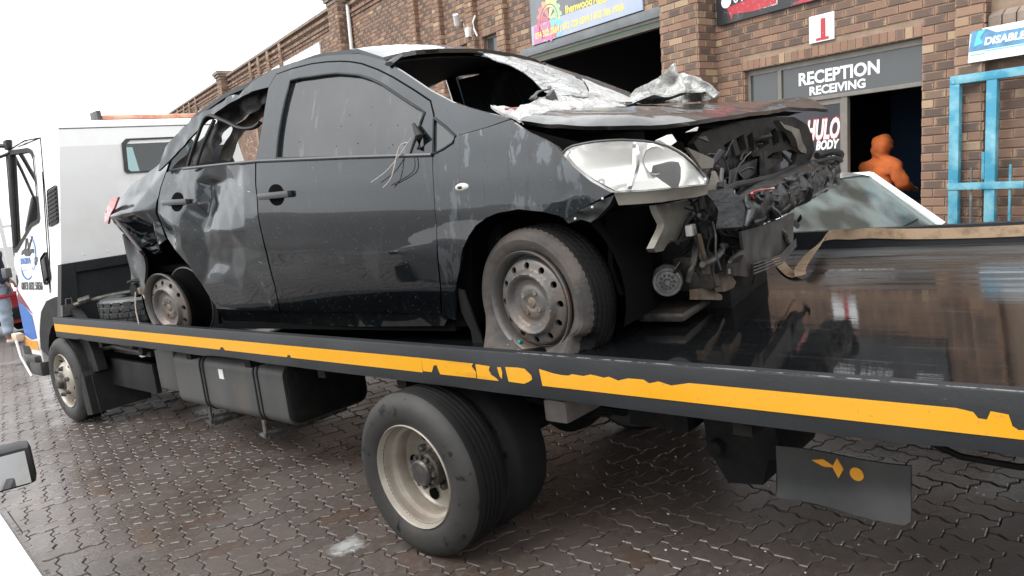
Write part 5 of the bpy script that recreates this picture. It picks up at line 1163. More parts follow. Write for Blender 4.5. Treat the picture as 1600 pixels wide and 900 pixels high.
# beige strap tied to the far rail and trailing over the deck
st = empty('ratchet_strap', Matrix.Identity(4), 'frayed beige tie down strap running along the far rail and curling onto the deck', 'strap')
pts = [(.60, 2.33, .888), (.70, 2.15, .879), (.83, 1.92, .867), (.93, 1.77, .859), (.975, 1.74, .864), (.958, 1.79, .89), (.945, 1.92, .922), (.92, 2.1, .942), (.885, 2.3, .952), (.875, 2.41, .965), (.91, 2.445, .972), (1.0, 2.452, .966), (1.1, 2.455, .968), (1.3, 2.454, .955), (1.6, 2.455, .948), (2.0, 2.455, .95), (2.6, 2.455, .955)]
dirs = [(.3, .3, .2), (.6, .4, .1), (.6, .4, 0), (.6, .5, .1), (.6, .5, .1), (.7, .3, .1), (.8, .1, .2), (.7, .1, .3), (.5, .1, .5), (.4, .2, .8), (.1, .1, 1), (0, .1, 1), (0, .2, 1), (0, .1, 1), (0, 0, 1), (0, .1, 1), (0, 0, 1)]
def smooth_path(p, n=6):
    p = [Vector(q) for q in p]; o = []
    for i in range(len(p) - 1):
        a, b, c, d = p[max(i - 1, 0)], p[i], p[i + 1], p[min(i + 2, len(p) - 1)]
        for k in range(n): t = k / n; o.append(.5 * ((2 * b) + (c - a) * t + (2 * a - 5 * b + 4 * c - d) * t * t + (3 * b - a - 3 * c + d) * t ** 3))
    o.append(p[-1]); return o
MB().ribbon(smooth_path(pts, 5), .055, [q.normalized() for q in smooth_path(dirs, 5)], .003).build('webbing', 'strap', st, ang=60)
# =================================================================== THE WRECKED SALOON (own frame: x to its nose, y to its far side, z up, from the rear hub)
K = 1.048
CM = orth(Matrix(((0.992, -0.123, 0.004, -2.310), (0.123, 0.992, -0.027, 0.152), (0, 0.027, 1, 0.980), (0, 0, 0, 1))))
car = empty('wrecked_car', CM, 'crushed black saloon car without front bumper chained on the flatbed', 'car')
YC = .86
def belt(x): return .66 + (2.3 - min(max(x, -.2), 2.6)) * .075
LOW = [(0, -.03), (.1, -.052), (.25, -.062), (.42, -.055), (.6, -.03), (.75, .01), (.9, .05), (1.2, .2)]
def ys(x, z):
    t = z - belt(x)
    if t > 0: y = -.03 + .42 * t ** 1.15
    else:
        s = -t; y = .2
        for (a, ya), (c, yc) in zip(LOW, LOW[1:]):
            if s <= c: k = (s - a) / (c - a); y = ya + (yc - ya) * k; break
    if x > 2.75: y += .55 * (x - 2.75) ** 2
    if x < -.2: y += .53 * (-x - .2) ** 1.8
    return y
def ysm(x, z):     # eased across the belt so that the shoulder is a soft fold
    return .25 * ys(x, z - .018) + .5 * ys(x, z) + .25 * ys(x, z + .018)
def srf(off=0.0, dent=None):
    def f(u, v):
        y = ysm(u, v) + off
        if dent: y += dent(u, v)
        return (u, y, v)
    return f
# crumple: scattered depths joined by flat facets (folds keep their creases)
CP = [(1.12, .80, 0), (1.12, .6, 0), (1.10, .45, 0), (1.09, .3, 0), (1.07, .13, 0), (1.02, -.04, 0), (.72, -.04, 0), (.43, -.03, .01), (.38, .13, .015), (.24, .35, .02),
      (1.0, .78, .004), (.855, .80, .012), (.66, .82, .02), (.5, .82, .03), (.24, .82, .05), (1.0, .62, .010), (.97, .44, .0), (.92, .68, .028), (.80, .70, .052), (.66, .735, .040), (.635, .69, .080), (.56, .72, .028), (.47, .70, .035), (.35, .72, .045),
      (.90, .56, .020), (.80, .56, .034), (.70, .58, .052), (.61, .60, .085), (.565, .52, .075), (.54, .60, .028), (.44, .60, .026), (.38, .55, .018), (.62, .45, .030), (.72, .44, .012), (.84, .43, .002), (.52, .44, .050), (.56, .37, .045), (.66, .36, .038), (.78, .34, .034), (.90, .34, .016),
      (.50, .30, .050), (.60, .26, .040), (.72, .24, .030), (.86, .22, .010), (.45, .20, .035), (.56, .14, .012), (.75, .10, .004), (.30, .62, .028), (.30, .50, .008), (.36, .46, .010), (.40, .38, .022), (.33, .37, .012), (.28, .40, .020), (.22, .44, .05), (.17, .66, .035), (.15, .58, .03), (.14, .5, .045), (.16, .42, .04),
      (.10, .87, .085), (.29, .95, .06), (-.08, .82, .085), (-.19, .79, .085), (-.27, .71, .055), (-.38, .63, .0), (-.36, .60, -.01), (-.20, .60, -.015), (-.05, .605, -.02), (.08, .61, -.005), (.05, .72, .045), (-.1, .70, .045),
      (-.22, .52, .045), (-.10, .52, .085), (-.02, .48, .11), (-.10, .42, .13), (-.20, .44, .08), (-.11, .33, .12), (.045, .50, .055), (.02, .42, .05), (.065, .39, .03), (.10, .55, .015), (.095, .47, .01), (.10, .42, .035), (-.33, .55, .02)]
_vv, _e, _f, *_x = delaunay_2d_cdt([Vector((a, b)) for a, b, c in CP], [], [], 0, 1e-6)
_dep = []
for q in _vv: _dep.append(min(CP, key=lambda c: (c[0] - q.x) ** 2 + (c[1] - q.y) ** 2)[2])
def facet(x, z):
    for f in _f:
        a, b, c = (_vv[i] for i in f); d = (b.y - c.y) * (a.x - c.x) + (c.x - b.x) * (a.y - c.y)
        if abs(d) < 1e-9: continue
        l0 = ((b.y - c.y) * (x - c.x) + (c.x - b.x) * (z - c.y)) / d; l1 = ((c.y - a.y) * (x - c.x) + (a.x - c.x) * (z - c.y)) / d; l2 = 1 - l0 - l1
        if min(l0, l1, l2) > -1e-4: return l0 * _dep[f[0]] + l1 * _dep[f[1]] + l2 * _dep[f[2]]
    return 0.0
def crumple(x, z):
    e = .012; d = (facet(x, z) * 2 + facet(x + e, z) + facet(x - e, z) + facet(x, z + e) + facet(x, z - e)) / 6
    return d * 1.1 + .0014 * min(1, d * 25) * nz(x, z, 1.0, 16) + .0012 * nz(x, z, 4.0, 6)
def ripple(x, z):
    a = .0016 * nz(x, z, 2.0, 3.2); b = max(0, 1 - abs(z - .30) / .10); return a + .004 * b * (.5 + nz(x * .5, z * 3, 8.0, 3))
def fender_dent(x, z): return .0025 * nz(x, z, 5.0, 4) + .003 * exp(-((x - 2.95) ** 2 + (z - .40) ** 2) / .006)
SK = (0, .016, 0)
def pnl(nm, key, m, off=0.0, dent=None, step=.03, holes=(), skirt=SK, parent=None, **k):
    o = panel_mb(D[key], srf(off, dent), step, holes=[D[h] for h in holes], skirt=skirt).build(nm, m, parent or car, ang=50); return o
fd = pnl('door', 'front_door', 'car_paint', 0, ripple, .028, ['front_window'])
rd = pnl('door', 'rear_door', 'car_paint_scratched', 0, crumple, .012)
rd['label'] = 'rear door caved in with deep creases and scratches'
qp = pnl('quarter_panel', 'quarter', 'car_paint_scratched', 0, crumple, .012)
bs = pnl('body_side', 'body_side', 'car_paint', .002, lambda x, z: .002 * nz(x, z, 3, 5) + (.010 * (nz(x, z, 2, 14) + .3) if x < 1.0 else 0), .022)
fe = pnl('fender', 'fender', 'car_paint_wet', 0, fender_dent, .026)
pnl('corner_glass', 'corner_glass', 'grey_glass', .008, None, .05, parent=bs)
pnl('window', 'front_window', 'tint_glass', .012, lambda x, z: .02 * ((x - 1.7) ** 2) * .2, .06, parent=fd)
pnl('mirror_base', 'mirror_base', 'grey_plastic', .004, None, .05, parent=fd)
pnl('sill', 'sill', 'car_paint', .008, lambda x, z: .004 * nz(x * 2, z, 1, 9), .025)
MB().tube([(2.20, ysm(2.2, .75) - .01, .80), (2.24, ysm(2.23, .72) - .022, .745), (2.225, ysm(2.2, .7) - .012, .69)], [.008, .020, .012], 8).build('mirror_stump', 'black_trim', fd)
# seals and mouldings
def along(key, off, dent=None, n=10):
    o = []; q = D[key]
    for (a, b), (c, d) in zip(q, q[1:]):
        for k in range(n): u = a + (c - a) * k / n; v = b + (d - b) * k / n; o.append((u, ysm(u, v) + off + (dent(u, v) if dent else 0), v))
    u, v = q[-1]; o.append((u, ysm(u, v) + off + (dent(u, v) if dent else 0), v)); return o
MB().tube(along('beltline', -.006), .0085, 6).build('belt_moulding', 'handle_grey', fd)
MB().tube(along('beltline_r', -.005), .0085, 6).build('belt_moulding', 'handle_grey', rd)
wr = D['front_window']; MB().tube([(u, ysm(u, v) - .001, v) for u, v in densify(wr + [wr[0]], .05)], .007, 6).build('window_seal', 'black_trim', fd)
cg = D['corner_glass']; MB().tube([(u, ysm(u, v) + .0, v) for u, v in densify(cg, .05) + [cg[0]]], .006, 6).build('seal', 'black_trim', bs)
arcp = [(1.125, .766), (1.148, .964), (1.158, 1.133)] + [(1.204, 1.19), (1.329, 1.1975), (1.464, 1.1945), (1.57, 1.1835), (1.669, 1.1675), (1.74, 1.1515), (1.815, 1.1285), (1.924, 1.0815), (2.026, 1.0285), (2.155, .953), (2.262, .886), (2.287, .825), (2.292, .656)]
MB().tube([(u, ysm(u, v) + .007, v) for u, v in densify(arcp, .04)[:-1]], .0065, 6).build('door_seal', 'gap_black', bs)
def handle(x0, x1, z0, z1, par, dent=None):
    xm = (x0 + x1) / 2; zm = (z0 + z1) / 2; y = ysm(xm, zm) + (dent(xm, zm) if dent else 0); L = x1 - x0; sl = (z1 - z0) / L
    cu = MB(); vs = [(xm + .058 * cos(a), y + .006, zm + .066 * sin(a) * .82) for a in [2 * pi * k / 20 for k in range(20)]]
    cu.add([(xm, y - .003, zm)] + [(a, ysm(a, c) + (dent(a, c) if dent else 0) - .0035, c) for a, b, c in vs], [(0, k + 1, (k + 1) % 20 + 1) for k in range(20)])
    cu.build('handle_cup_shade', 'hole_black', par)  # flat black disc: shade of the handle recess put in as colour
    h = MB(); h.box(x0, x1, -.028, -.008, -.017, .017, bev=.009); h.box(x0 + .005, x0 + .04, -.012, .005, -.012, .012); h.box(x1 - .04, x1 - .005, -.012, .005, -.012, .012)
    h.v = [(a, b + y, zm + c + (a - xm) * sl) for a, b, c in h.v]; h.build('handle', 'handle_grey', par)
handle(1.15, 1.385, .589, .582, fd, ripple); handle(.237, .48, .634, .620, rd, crumple)
si = MB(); x, z = 2.441, .508; si.lathe([(0, -.012), (.018, -.010), (.026, -.004), (.028, .002)], 20); si.v = [(x + a * 1.3, ysm(x, z) + b, z + c * .62) for a, b, c in si.v]; si.build('indicator', 'white_plastic', fe)
MB().tube([(x - .012, ysm(x, z) - .012, z), (x + .006, ysm(x, z) - .013, z)], .006, 6).build('indicator_bulb', 'black_trim', fe)
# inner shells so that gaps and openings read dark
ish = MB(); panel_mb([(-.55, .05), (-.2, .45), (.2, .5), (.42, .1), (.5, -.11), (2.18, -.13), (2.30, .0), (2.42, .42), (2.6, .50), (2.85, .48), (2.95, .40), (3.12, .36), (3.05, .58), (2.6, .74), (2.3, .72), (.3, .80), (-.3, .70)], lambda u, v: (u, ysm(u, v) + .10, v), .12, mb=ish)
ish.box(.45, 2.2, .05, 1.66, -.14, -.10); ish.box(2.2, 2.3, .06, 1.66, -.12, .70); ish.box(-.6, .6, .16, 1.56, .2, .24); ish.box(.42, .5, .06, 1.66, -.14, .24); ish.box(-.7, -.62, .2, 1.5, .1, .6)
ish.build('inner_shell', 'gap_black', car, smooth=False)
for (cx, y0, y1, R_) in ((2.672, .06, .36, .40), (0.02, .05, .36, .40)):
    wl = MB(); N = 20; vs = []
    for k in range(N + 1):
        a = radians(-20 + 220 * k / N); vs += [(cx + R_ * cos(a), y0, R_ * sin(a) + .02), (cx + R_ * cos(a), y1, R_ * sin(a) + .02)]
    wl.add(vs, [(2 * k, 2 * k + 1, 2 * k + 3, 2 * k + 2) for k in range(N)])
    wl.add([(cx, y1, .02)] + [vs[2 * k + 1] for k in range(N + 1)], [(0, k + 1, k + 2) for k in range(N)])
    wl.build('wheel_housing', 'gap_black', car)
# roof with a soft crown, battered at its rear corner
def roof_z(x, y):
    xs = [(-.2, .80), (.05, .90), (.29, .97), (.54, 1.09), (.84, 1.165), (1.15, 1.213), (1.5, 1.226), (1.78, 1.196), (1.95, 1.13)]
    z = xs[-1][1]
    for (a, za), (c, zc) in zip(xs, xs[1:]):
        if x <= c: k = max(0, (x - a) / (c - a)); z = za + (zc - za) * k; break
    s = (y - YC) / .74; cr = max(0, 1 - s * s)
    return z + .062 * cr ** .8 + .012 * nz(x, y, 3, 4) * (1 if x < 1.0 else .3)
def roof_edge(x): return .004 + (ysm(x, {True: 0}.get(False, 0) or 0) if False else 0)
EDGE = [(.5, .07), (.67, .085), (.84, .105), (1.0, .13), (1.15, .150), (1.33, .163), (1.56, .168), (1.78, .158), (1.95, .138)]
ro = EDGE + [(1.985, .30), (1.99, .55), (1.995, .86), (1.99, 1.17), (1.985, 1.42)] + [(x, 2 * YC - y) for x, y in reversed(EDGE)] + [(.48, 1.3), (.47, .86), (.48, .4)]
panel_mb(ro, lambda u, v: (u, v, roof_z(u, v) if .0 < v else 0), .05, skirt=(0, 0, -.02)).build('roof', 'car_paint', car, ang=60)
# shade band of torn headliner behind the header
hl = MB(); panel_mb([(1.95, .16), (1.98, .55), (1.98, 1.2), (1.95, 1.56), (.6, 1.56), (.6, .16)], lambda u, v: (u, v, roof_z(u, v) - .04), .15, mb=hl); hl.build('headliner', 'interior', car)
# far side of the body
far = MB()
panel_mb([(.42, -.05), (2.25, -.05), (2.3, .15), (2.45, .33), (2.7, .40), (2.9, .33), (3.05, .38), (3.2, .42), (3.35, .46), (3.2, .58), (2.7, .73), (2.3, .69), (1.2, .77), (.3, .83), (-.3, .72), (-.5, .5), (-.3, .2), (-.2, .33), (.05, .38), (.25, .33)], lambda u, v: (u, 2 * YC - ysm(u, v), v), .12, skirt=(0, -.02, 0), mb=far)
far.build('far_side', 'car_paint', car)
def fpil(a, b, r, f=.55): MB().tube([(x, 2 * YC - ysm(x, z), z) for x, z in (a, ((a[0] + b[0]) / 2, (a[1] + b[1]) / 2 + .012), b)], r, 8, flat=f).build('far_pillar', 'car_paint', car)
fpil((2.62, .76), (1.95, 1.12), .045); fpil((1.95, 1.13), (1.15, 1.215), .04); fpil((1.15, 1.215), (.54, 1.08), .05); fpil((.54, 1.08), (.1, .86), .07); fpil((1.18, .78), (1.22, 1.19), .05)
panel_mb([(1.22, .80), (1.27, 1.17), (1.75, 1.17), (1.98, 1.06), (2.52, .74), (2.3, .70)], lambda u, v: (u, 2 * YC - ysm(u, v) - .01, v), .1).build('far_window', 'tint_glass', car)
# C pillar inner trim and bent window frame
ct = MB(); panel_mb([(.25, .82), (.37, .885), (.565, .99), (.68, 1.058), (.85, 1.112), (1.02, 1.14), (1.155, 1.135), (1.15, 1.09), (1.0, 1.06), (.80, .99), (.66, .90), (.60, .82)], lambda u, v: (u, ysm(u, v) + .05 + .045 * nz(u, v, 2, 11) + .03, v), .022, mb=ct)
ct.build('pillar_trim', 'black_trim', car, ang=20)
ct = MB(); panel_mb([(.60, .83), (.64, .93), (.69, 1.0), (.86, 1.06), (1.06, 1.10), (1.13, 1.08), (.95, 1.01), (.82, .95), (.70, .86), (.67, .81)], lambda u, v: (u, ysm(u, v) + .16 + .05 * nz(u, v, 5, 9), v), .025, mb=ct)
ct.build('torn_lining', 'tan_trim', car, ang=20)
wt = [(u, ysm(u, v) - .004 + .02 * i / 6, v) for i, (u, v) in enumerate(D['win_trim'])]
def smooth_path(p, n=6):
    p = [Vector(q) for q in p]; o = []
    for i in range(len(p) - 1):
        a, b, c, d = p[max(i - 1, 0)], p[i], p[i + 1], p[min(i + 2, len(p) - 1)]
        for k in range(n): t = k / n; o.append(.5 * ((2 * b) + (c - a) * t + (2 * a - 5 * b + 4 * c - d) * t * t + (3 * b - a - 3 * c + d) * t ** 3))
    o.append(p[-1]); return o
m = MB(); m.tube(smooth_path(wt), .017, 8, flat=.6); m.tube(smooth_path([(x + .035, y + .02, z - .02) for x, y, z in wt[:3]]), .011, 6); m.build('window_frame', 'black_trim', rd)
# cabin
sm = MB()
def seat(x, y, wd):
    sm.box(x - .05, x + .45, y, y + wd, -.05, .18, bev=.06)
    sm.box(-.09, .09, y, y + wd, 0, .62, bev=.07, M=Matrix.Translation((x - .05, 0, .12)) @ Matrix.Rotation(radians(-14), 4, 'Y'))
    sm.box(-.05, .05, y + wd / 2 - .13, y + wd / 2 + .13, .66, .86, bev=.045, M=Matrix.Translation((x - .05, 0, .12)) @ Matrix.Rotation(radians(-14), 4, 'Y'))
seat(1.35, .28, .5); seat(1.35, .95, .5)
sm.box(.15, .62, .2, 1.52, .0, .24, bev=.06); sm.box(-.08, .08, .2, 1.52, .0, .62, bev=.05, M=Matrix.Translation((.28, 0, .22)) @ Matrix.Rotation(radians(-20), 4, 'Y'))
for y in (.33, 1.12): sm.box(-.05, .05, y, y + .28, .60, .78, bev=.04, M=Matrix.Translation((.28, 0, .22)) @ Matrix.Rotation(radians(-20), 4, 'Y'))
sm.build('seat', 'interior', car)
da = MB(); da.box(2.02, 2.55, .1, 1.62, .42, .70, bev=.06); da.box(2.2, 2.62, .1, 1.62, .66, .76, bev=.03); da.lathe([(.17, -.012), (.185, -.012), (.19, 0), (.185, .012), (.17, .012)], 28, c=(1.98, .48, .62), M=Matrix.Rotation(radians(65), 4, 'X') @ Matrix.Rotation(radians(0), 4, 'Z'), close=True)
da.build('dashboard', 'interior', car)
pc = MB(); pc.box(-.5, .22, .2, 1.52, .70, .73); pc.build('parcel_shelf', 'interior', car)
tr = MB(); panel_mb([(-.36, .16), (-.15, .05), (.24, .05), (.30, .4), (.30, 1.3), (.24, 1.66), (-.15, 1.66), (-.55, 1.45), (-.62, .86), (-.55, .35)], lambda u, v: (u, v, .745 + (.10 * max(0, u + .15) if u > -.15 else .10 * (u + .15)) + .03 * nz(u, v, 1, 5)), .05, skirt=(0, 0, -.03), mb=tr)
tr.build('boot_lid', 'car_paint_scratched', car)
# bonnet, buckled and lifted
HE = [(2.50, .775), (2.62, .754), (2.79, .707), (3.018, .666), (3.15, .645), (3.276, .64), (3.433, .655), (3.6, .612)]
HO = [(2.62, .10), (2.70, .112), (2.79, .13), (2.90, .162), (3.018, .20), (3.15, .28), (3.22, .36), (3.276, .45), (3.31, .57), (3.334, .70), (3.357, .85), (3.377, 1.0), (3.405, 1.15), (3.433, 1.3), (3.49, 1.41), (3.565, 1.50), (3.50, 1.56), (3.2, 1.60), (2.62, 1.62), (2.56, 1.3), (2.54, .86), (2.56, .4)]
front = HO[:16]
def hood(u, v):
    z = HE[-1][1]
    for (a, za), (c, zc) in zip(HE, HE[1:]):
        if u <= c: k = max(0, (u - a) / (c - a)); z = za + (zc - za) * k; break
    d = 9
    for (a, b), (c, e) in zip(front, front[1:]):
        L = (c - a) ** 2 + (e - b) ** 2; t = max(0, min(1, ((u - a) * (c - a) + (v - b) * (e - b)) / L)); d = min(d, hypot(u - a - t * (c - a), v - b - t * (e - b)))
    far_ = max(0, min(1, (u - 2.5) / .6))
    return (u, v, z + .082 * (1 - exp(-d / .16)) * (.45 + .55 * far_) + .006 * nz(u, v, 2, 5) + .004 * nz(u, v, 7, 14))
ho_ = panel_mb(HO, hood, .035, skirt=(0, .012, -.016)).build('bonnet', 'hood_paint', car, ang=50)
hu = MB(); panel_mb([(2.66, .15), (3.0, .25), (3.13, .34), (3.25, .5), (3.31, .75), (3.38, 1.2), (3.46, 1.45), (2.66, 1.55)], lambda u, v: (u, v, hood(u, v)[2] - .045 - .02 * abs(nz(u, v, 3, 9))), .06, mb=hu); hu.build('bonnet_lining', 'burnt', ho_, ang=30)
# headlamp: bowl, reflector, bulb shroud, clear lens, trim
hlx = D['headlight']
def lens(u, v): return (u, ysm(u, v) - .004 - .02 * min(1, 6 * min(abs(u - 2.92), .2)), v)
lb = panel_mb(hlx, lambda u, v: (u - .02, ysm(u, v) + .03 + .05 * (1 - min(1, (abs(u - 3.18) / .24) ** 2)) * max(0, 1 - (abs(v - .50) / .11) ** 2), v), .02)
lm = lb.build('headlight', mat('reflector_chrome', (.90, .90, .89), .20, .8, var=(6, (.80, .79, .76), .4, .7)), car, ang=60)
MB().lathe([(.0, .045), (.030, .040), (.046, .022), (.054, .0), (.050, .0), (.042, .02)], 28, c=(3.225, ysm(3.23, .51) + .060, .512), M=Matrix.Rotation(.9, 4, 'Z')).build('lamp_bowl', 'chrome', lm)
dv = MB(); panel_mb([(3.125, .43), (3.15, .50), (3.155, .585), (3.166, .585), (3.163, .5), (3.14, .43)], lambda u, v: (u, ysm(u, v) + .05, v), .03, skirt=(0, .03, 0), mb=dv); dv.build('lamp_divider', 'chrome', lm)
panel_mb(hlx, lens, .025, skirt=(0, .03, 0)).build('lens', 'lens_glass', lm, ang=60)
MB().tube([lens(a + (c - a) * t / 4, b + (d - b) * t / 4) for (a, b), (c, d) in zip(hlx[:14], hlx[1:15]) for t in range(4)], .0045, 5).build('lens_rim', 'grey_plastic', lm)
panel_mb(D['headlight_trim'], lambda u, v: (u, ysm(u, v) - .002 + .012 * (.40 - v) * 3, v), .02, skirt=(0, .04, 0)).build('lamp_housing', 'resin_plastic', lm)
bk = panel_mb(D['bracket'], lambda u, v: (u, ysm(u, v) - .004 + .01 * nz(u, v, 2, 40), v), .012, skirt=(0, .05, 0)).build('bumper_bracket', 'black_trim', car, ang=25)
m = MB()
for u, v in ((2.95, .336), (3.02, .372), (3.06, .40)): m.lathe([(.0, -.005), (.004, -.004), (.0055, .0)], 10, c=(u, ysm(u, v) - .006, v))
m.build('clip', 'white_plastic', bk)
# mud flap, bumper remnant, tail lamp
panel_mb(D['flap_mud'], lambda u, v: (u, ysm(u, v) + .02 + .05 * max(0, .05 - v), v), .03, skirt=(0, .012, 0)).build('mud_flap', 'rubber', car)
bq = [(x, z) for x, y, z in D['bump_rem']]
panel_mb(bq, lambda u, v: (u, .03 + .05 * nz(u, v, 3, 5) + .25 * max(0, -u - .25) ** 1.3, v), .02, skirt=(0, .02, 0)).build('rear_bumper', mat('bumper_torn', (.018, .02, .022), .4, var=(5, (.11, .115, .115), .5, .62), bump=(12, .3)), car, ang=25)
m = MB(); m.tube([(-.50, .05, .16), (-.40, .03, .175), (-.30, .04, .17), (-.22, .05, .18)], .012, 6); m.lathe([(0, 0), (.045, 0), (.05, .03), (.03, .06)], 16, c=(-.42, .03, .11)); m.build('torn_bracket', 'burnt', car)
MB().box(-.36, -.26, .02, .06, .085, .13, bev=.01).build('amber_shard', 'rusty', car)
m = MB(); m.tube(smooth_path([(-.40, .03, .10), (-.405, .01, .0), (-.39, .0, -.08), (-.37, -.01, -.16)]), .004, 5); m.tube(smooth_path([(-.32, .03, .10), (-.24, .0, .02), (-.21, .0, -.06), (-.19, -.01, -.15)]), .004, 5); m.build('loose_wire', 'wire', car)
panel_mb(D['tail_lamp'], lambda u, v: (u, ysm(u, v) - .008, v), .02, skirt=(0, .014, 0)).build('tail_lamp', 'red_lens', car)
m = MB(); m.prism([(-.50, .10, .57), (-.42, .06, .56), (-.34, .03, .50), (-.36, .03, .47), (-.46, .09, .50)], (0, .03, 0)); m.build('lamp_shard', 'resin_plastic', car, smooth=False)
m = MB(); m.prism([(-.33, -.052, .60), (-.30, -.055, .60), (-.10, -.045, .37), (-.13, -.035, .37), (-.20, -.035, .43)], (0, .01, 0)); m.build('sheet_edge', mat('bare_edge', (.2, .17, .17), .4, .3), car, smooth=False)
# hanging mirror wires
for pts in ([D['wires'][0], D['wires'][2], D['wires'][3]], [D['wires'][1], D['wires'][4], D['wires'][5], D['wires'][6]]):
    MB().tube(smooth_path([(u, ysm(u, v) - .02 - .006 * i, v) for i, (u, v) in enumerate(pts)], 4), .0022, 5).build('mirror_wire', 'wire', fd)
MB().tube(smooth_path([(2.20, ysm(2.2, .65) - .01, .66), (2.19, ysm(2.2, .6) - .012, .60), (2.06, ysm(2.1, .55) - .012, .555)], 4), .0022, 5).build('mirror_wire', 'black_trim', fd)

# ---- wheels
def steel_rim(par, R_=.218):
    s = R_ / .218
    prof = [(.180, .018), (.186, .030), (.190, .050), (.196, .048), (.201, .020), (.206, .002), (.213, -.010), (.219, -.014), (.222, -.008), (.221, .004)]
    rb = MB(); rb.lathe([(r * s, h) for i, (r, h) in enumerate(prof)], 72)
    # dished face with twelve round holes
    ring_ = [(.180 * s * cos(2 * pi * k / 72), .180 * s * sin(2 * pi * k / 72)) for k in range(72)]
    holes = [[(.157 * s * cos(2 * pi * j / 12) + .0145 * cos(a), .157 * s * sin(2 * pi * j / 12) + .0145 * sin(a)) for a in [2 * pi * k / 16 for k in range(16)]] for j in range(12)]
    P_ = [(0, .010), (.03, .010), (.036, .006), (.062, .006), (.075, .012), (.100, .008), (.116, -.016), (.126, -.020), (.134, -.010), (.142, .004), (.172, .012), (.180, .018)]
    def face(u, v):
        r = hypot(u, v) / s; h = P_[-1][1]
        for (a, ha), (c, hc) in zip(P_, P_[1:]):
            if r <= c: k = (r - a) / (c - a); h = ha + (hc - ha) * k; break
        return (u, h, v)
    panel_mb(ring_, face, .0075, holes=holes, skirt=(0, .012, 0), mb=rb)
    rb.v = [(a, b - .010, c) for a, b, c in rb.v]
    o = rb.build('rim', 'steel_rim', par, ang=30)
    bk_ = MB(); bk_.lathe([(0, .05), (.145 * s, .05), (.19 * s, .10), (.2 * s, .17)], 40); bk_.build('brake_drum', 'hole_black', par)
    nb = MB(); nb.lathe([(0, -.004), (.018, -.004), (.022, .0), (.028, .006)], 20)
    for k in range(4):
        a = pi / 4 + k * pi / 2 + .2; nb.lathe([(.011, .008), (.011, -.008), (.007, -.010), (0, -.006)], 6, M=Matrix.Translation((.05 * cos(a), 0, .05 * sin(a))))
    nb.build('wheel_nut', 'rusty', par)
    return o
# rear: bare rim sitting on the deck
rw = empty('rear_wheel_pivot', None); bpy.data.objects.remove(rw)
wb = MB(); wb.lathe([(.200, .01), (.205, .03), (.190, .055), (.186, .10), (.200, .135), (.216, .15)], 64)
wb.lathe([(.214, .148), (.2225, .150), (.222, .160), (.214, .158)], 64, mi=1)
rwh = wb.build('wheel', ['gap_black', 'steel_rim'], car); rwh.matrix_local = Matrix.Translation((0.0, .0, .0)) @ Matrix.Rotation(radians(3), 4, 'X')
steel_rim(rwh)
# front: flat tyre, sidewall ripped open at the tail side, steered towards us
RT = .312; DK = -.200
tp = [(.209, .014), (.2225, .002), (.245, -.016), (.268, -.022), (.286, -.016), (.298, -.004), (.305, .008), (.310, .022)]
mis = [1] * 6 + [0] * 30
for k in range(4):
    h = .022 + .125 * (k + .75) / 4.4; tp += [(.312, h - .006), (.304, h - .004), (.304, h + .004), (.312, h + .006)]
tp += [(.310, .158), (.300, .178), (.268, .192), (.222, .175), (.205, .16)]
tb = MB(); N = 192; m_ = len(tp); vs = []
for i, (r, h) in enumerate(tp):
    for k in range(N):
        a = 2 * pi * k / N; rr = r; hh = h
        if 6 <= i <= m_ - 5 and r > .309 and (k + i // 4) % 3 == 0: rr -= .005
        x, z = rr * cos(a), rr * sin(a)
        t = max(0, (DK - z) / .10) if z < DK else 0
        near = max(0, min(1, (DK + .14 - z) / .14))
        hh += (-.045 if h < .05 else (.03 if h > .16 else 0)) * near * (0.9 if r < .30 else .55)
        if z < DK: z = DK - (DK - z) * .03
        # pinched fold low at the front of the tyre
        f = exp(-((a - radians(327)) / .14) ** 2)
        if h < .06 and r > .22: x -= .045 * f * (r - .2) / .11; z += .02 * f; hh += .03 * f
        f2 = exp(-((a - radians(232)) / .22) ** 2)
        f3 = exp(-((a - radians(226)) / .30) ** 2)
        if h < .03 and r > .225: k_ = min(1, (r - .225) / .07); hh -= (.050 * f3 + .02 * f2 * nz(r * 30, a * 9)) * k_; x -= .025 * f3 * k_; z -= .012 * f3 * k_
        vs.append((x, hh, z))
fs = []; ml = []
for i in range(m_ - 1):
    for k in range(N): fs.append((i * N + k, i * N + (k + 1) % N, (i + 1) * N + (k + 1) % N, (i + 1) * N + k)); ml.append(1 if i < 7 else 0)
tb.add(vs, fs, ml)
fw = tb.build('wheel', ['tyre', 'tyre_mud'], car, ang=25); fw.matrix_local = Matrix.Translation((2.672, .0, .0)) @ Matrix.Rotation(-.195, 4, 'Z')
fw['label'] = 'flat muddy front tyre on a rusty steel rim'
steel_rim(fw)
MB().lathe([(0, 0), (.008, .0), (.008, -.012), (0, -.014)], 8, c=(-.10, .0, -.172)).build('valve_cap', mat('valve_green', (.02, .3, .24), .4), fw)
for (x, y) in ((2.672, 1.58), (0.0, 1.60)): MB().lathe([(.1, .0), (.22, .0), (.28, -.01), (.31, .02), (.31, -.17), (.26, -.19), (.1, -.18)], 36, c=(x, y + .09, .10)).build('far_wheel', 'tyre', car)
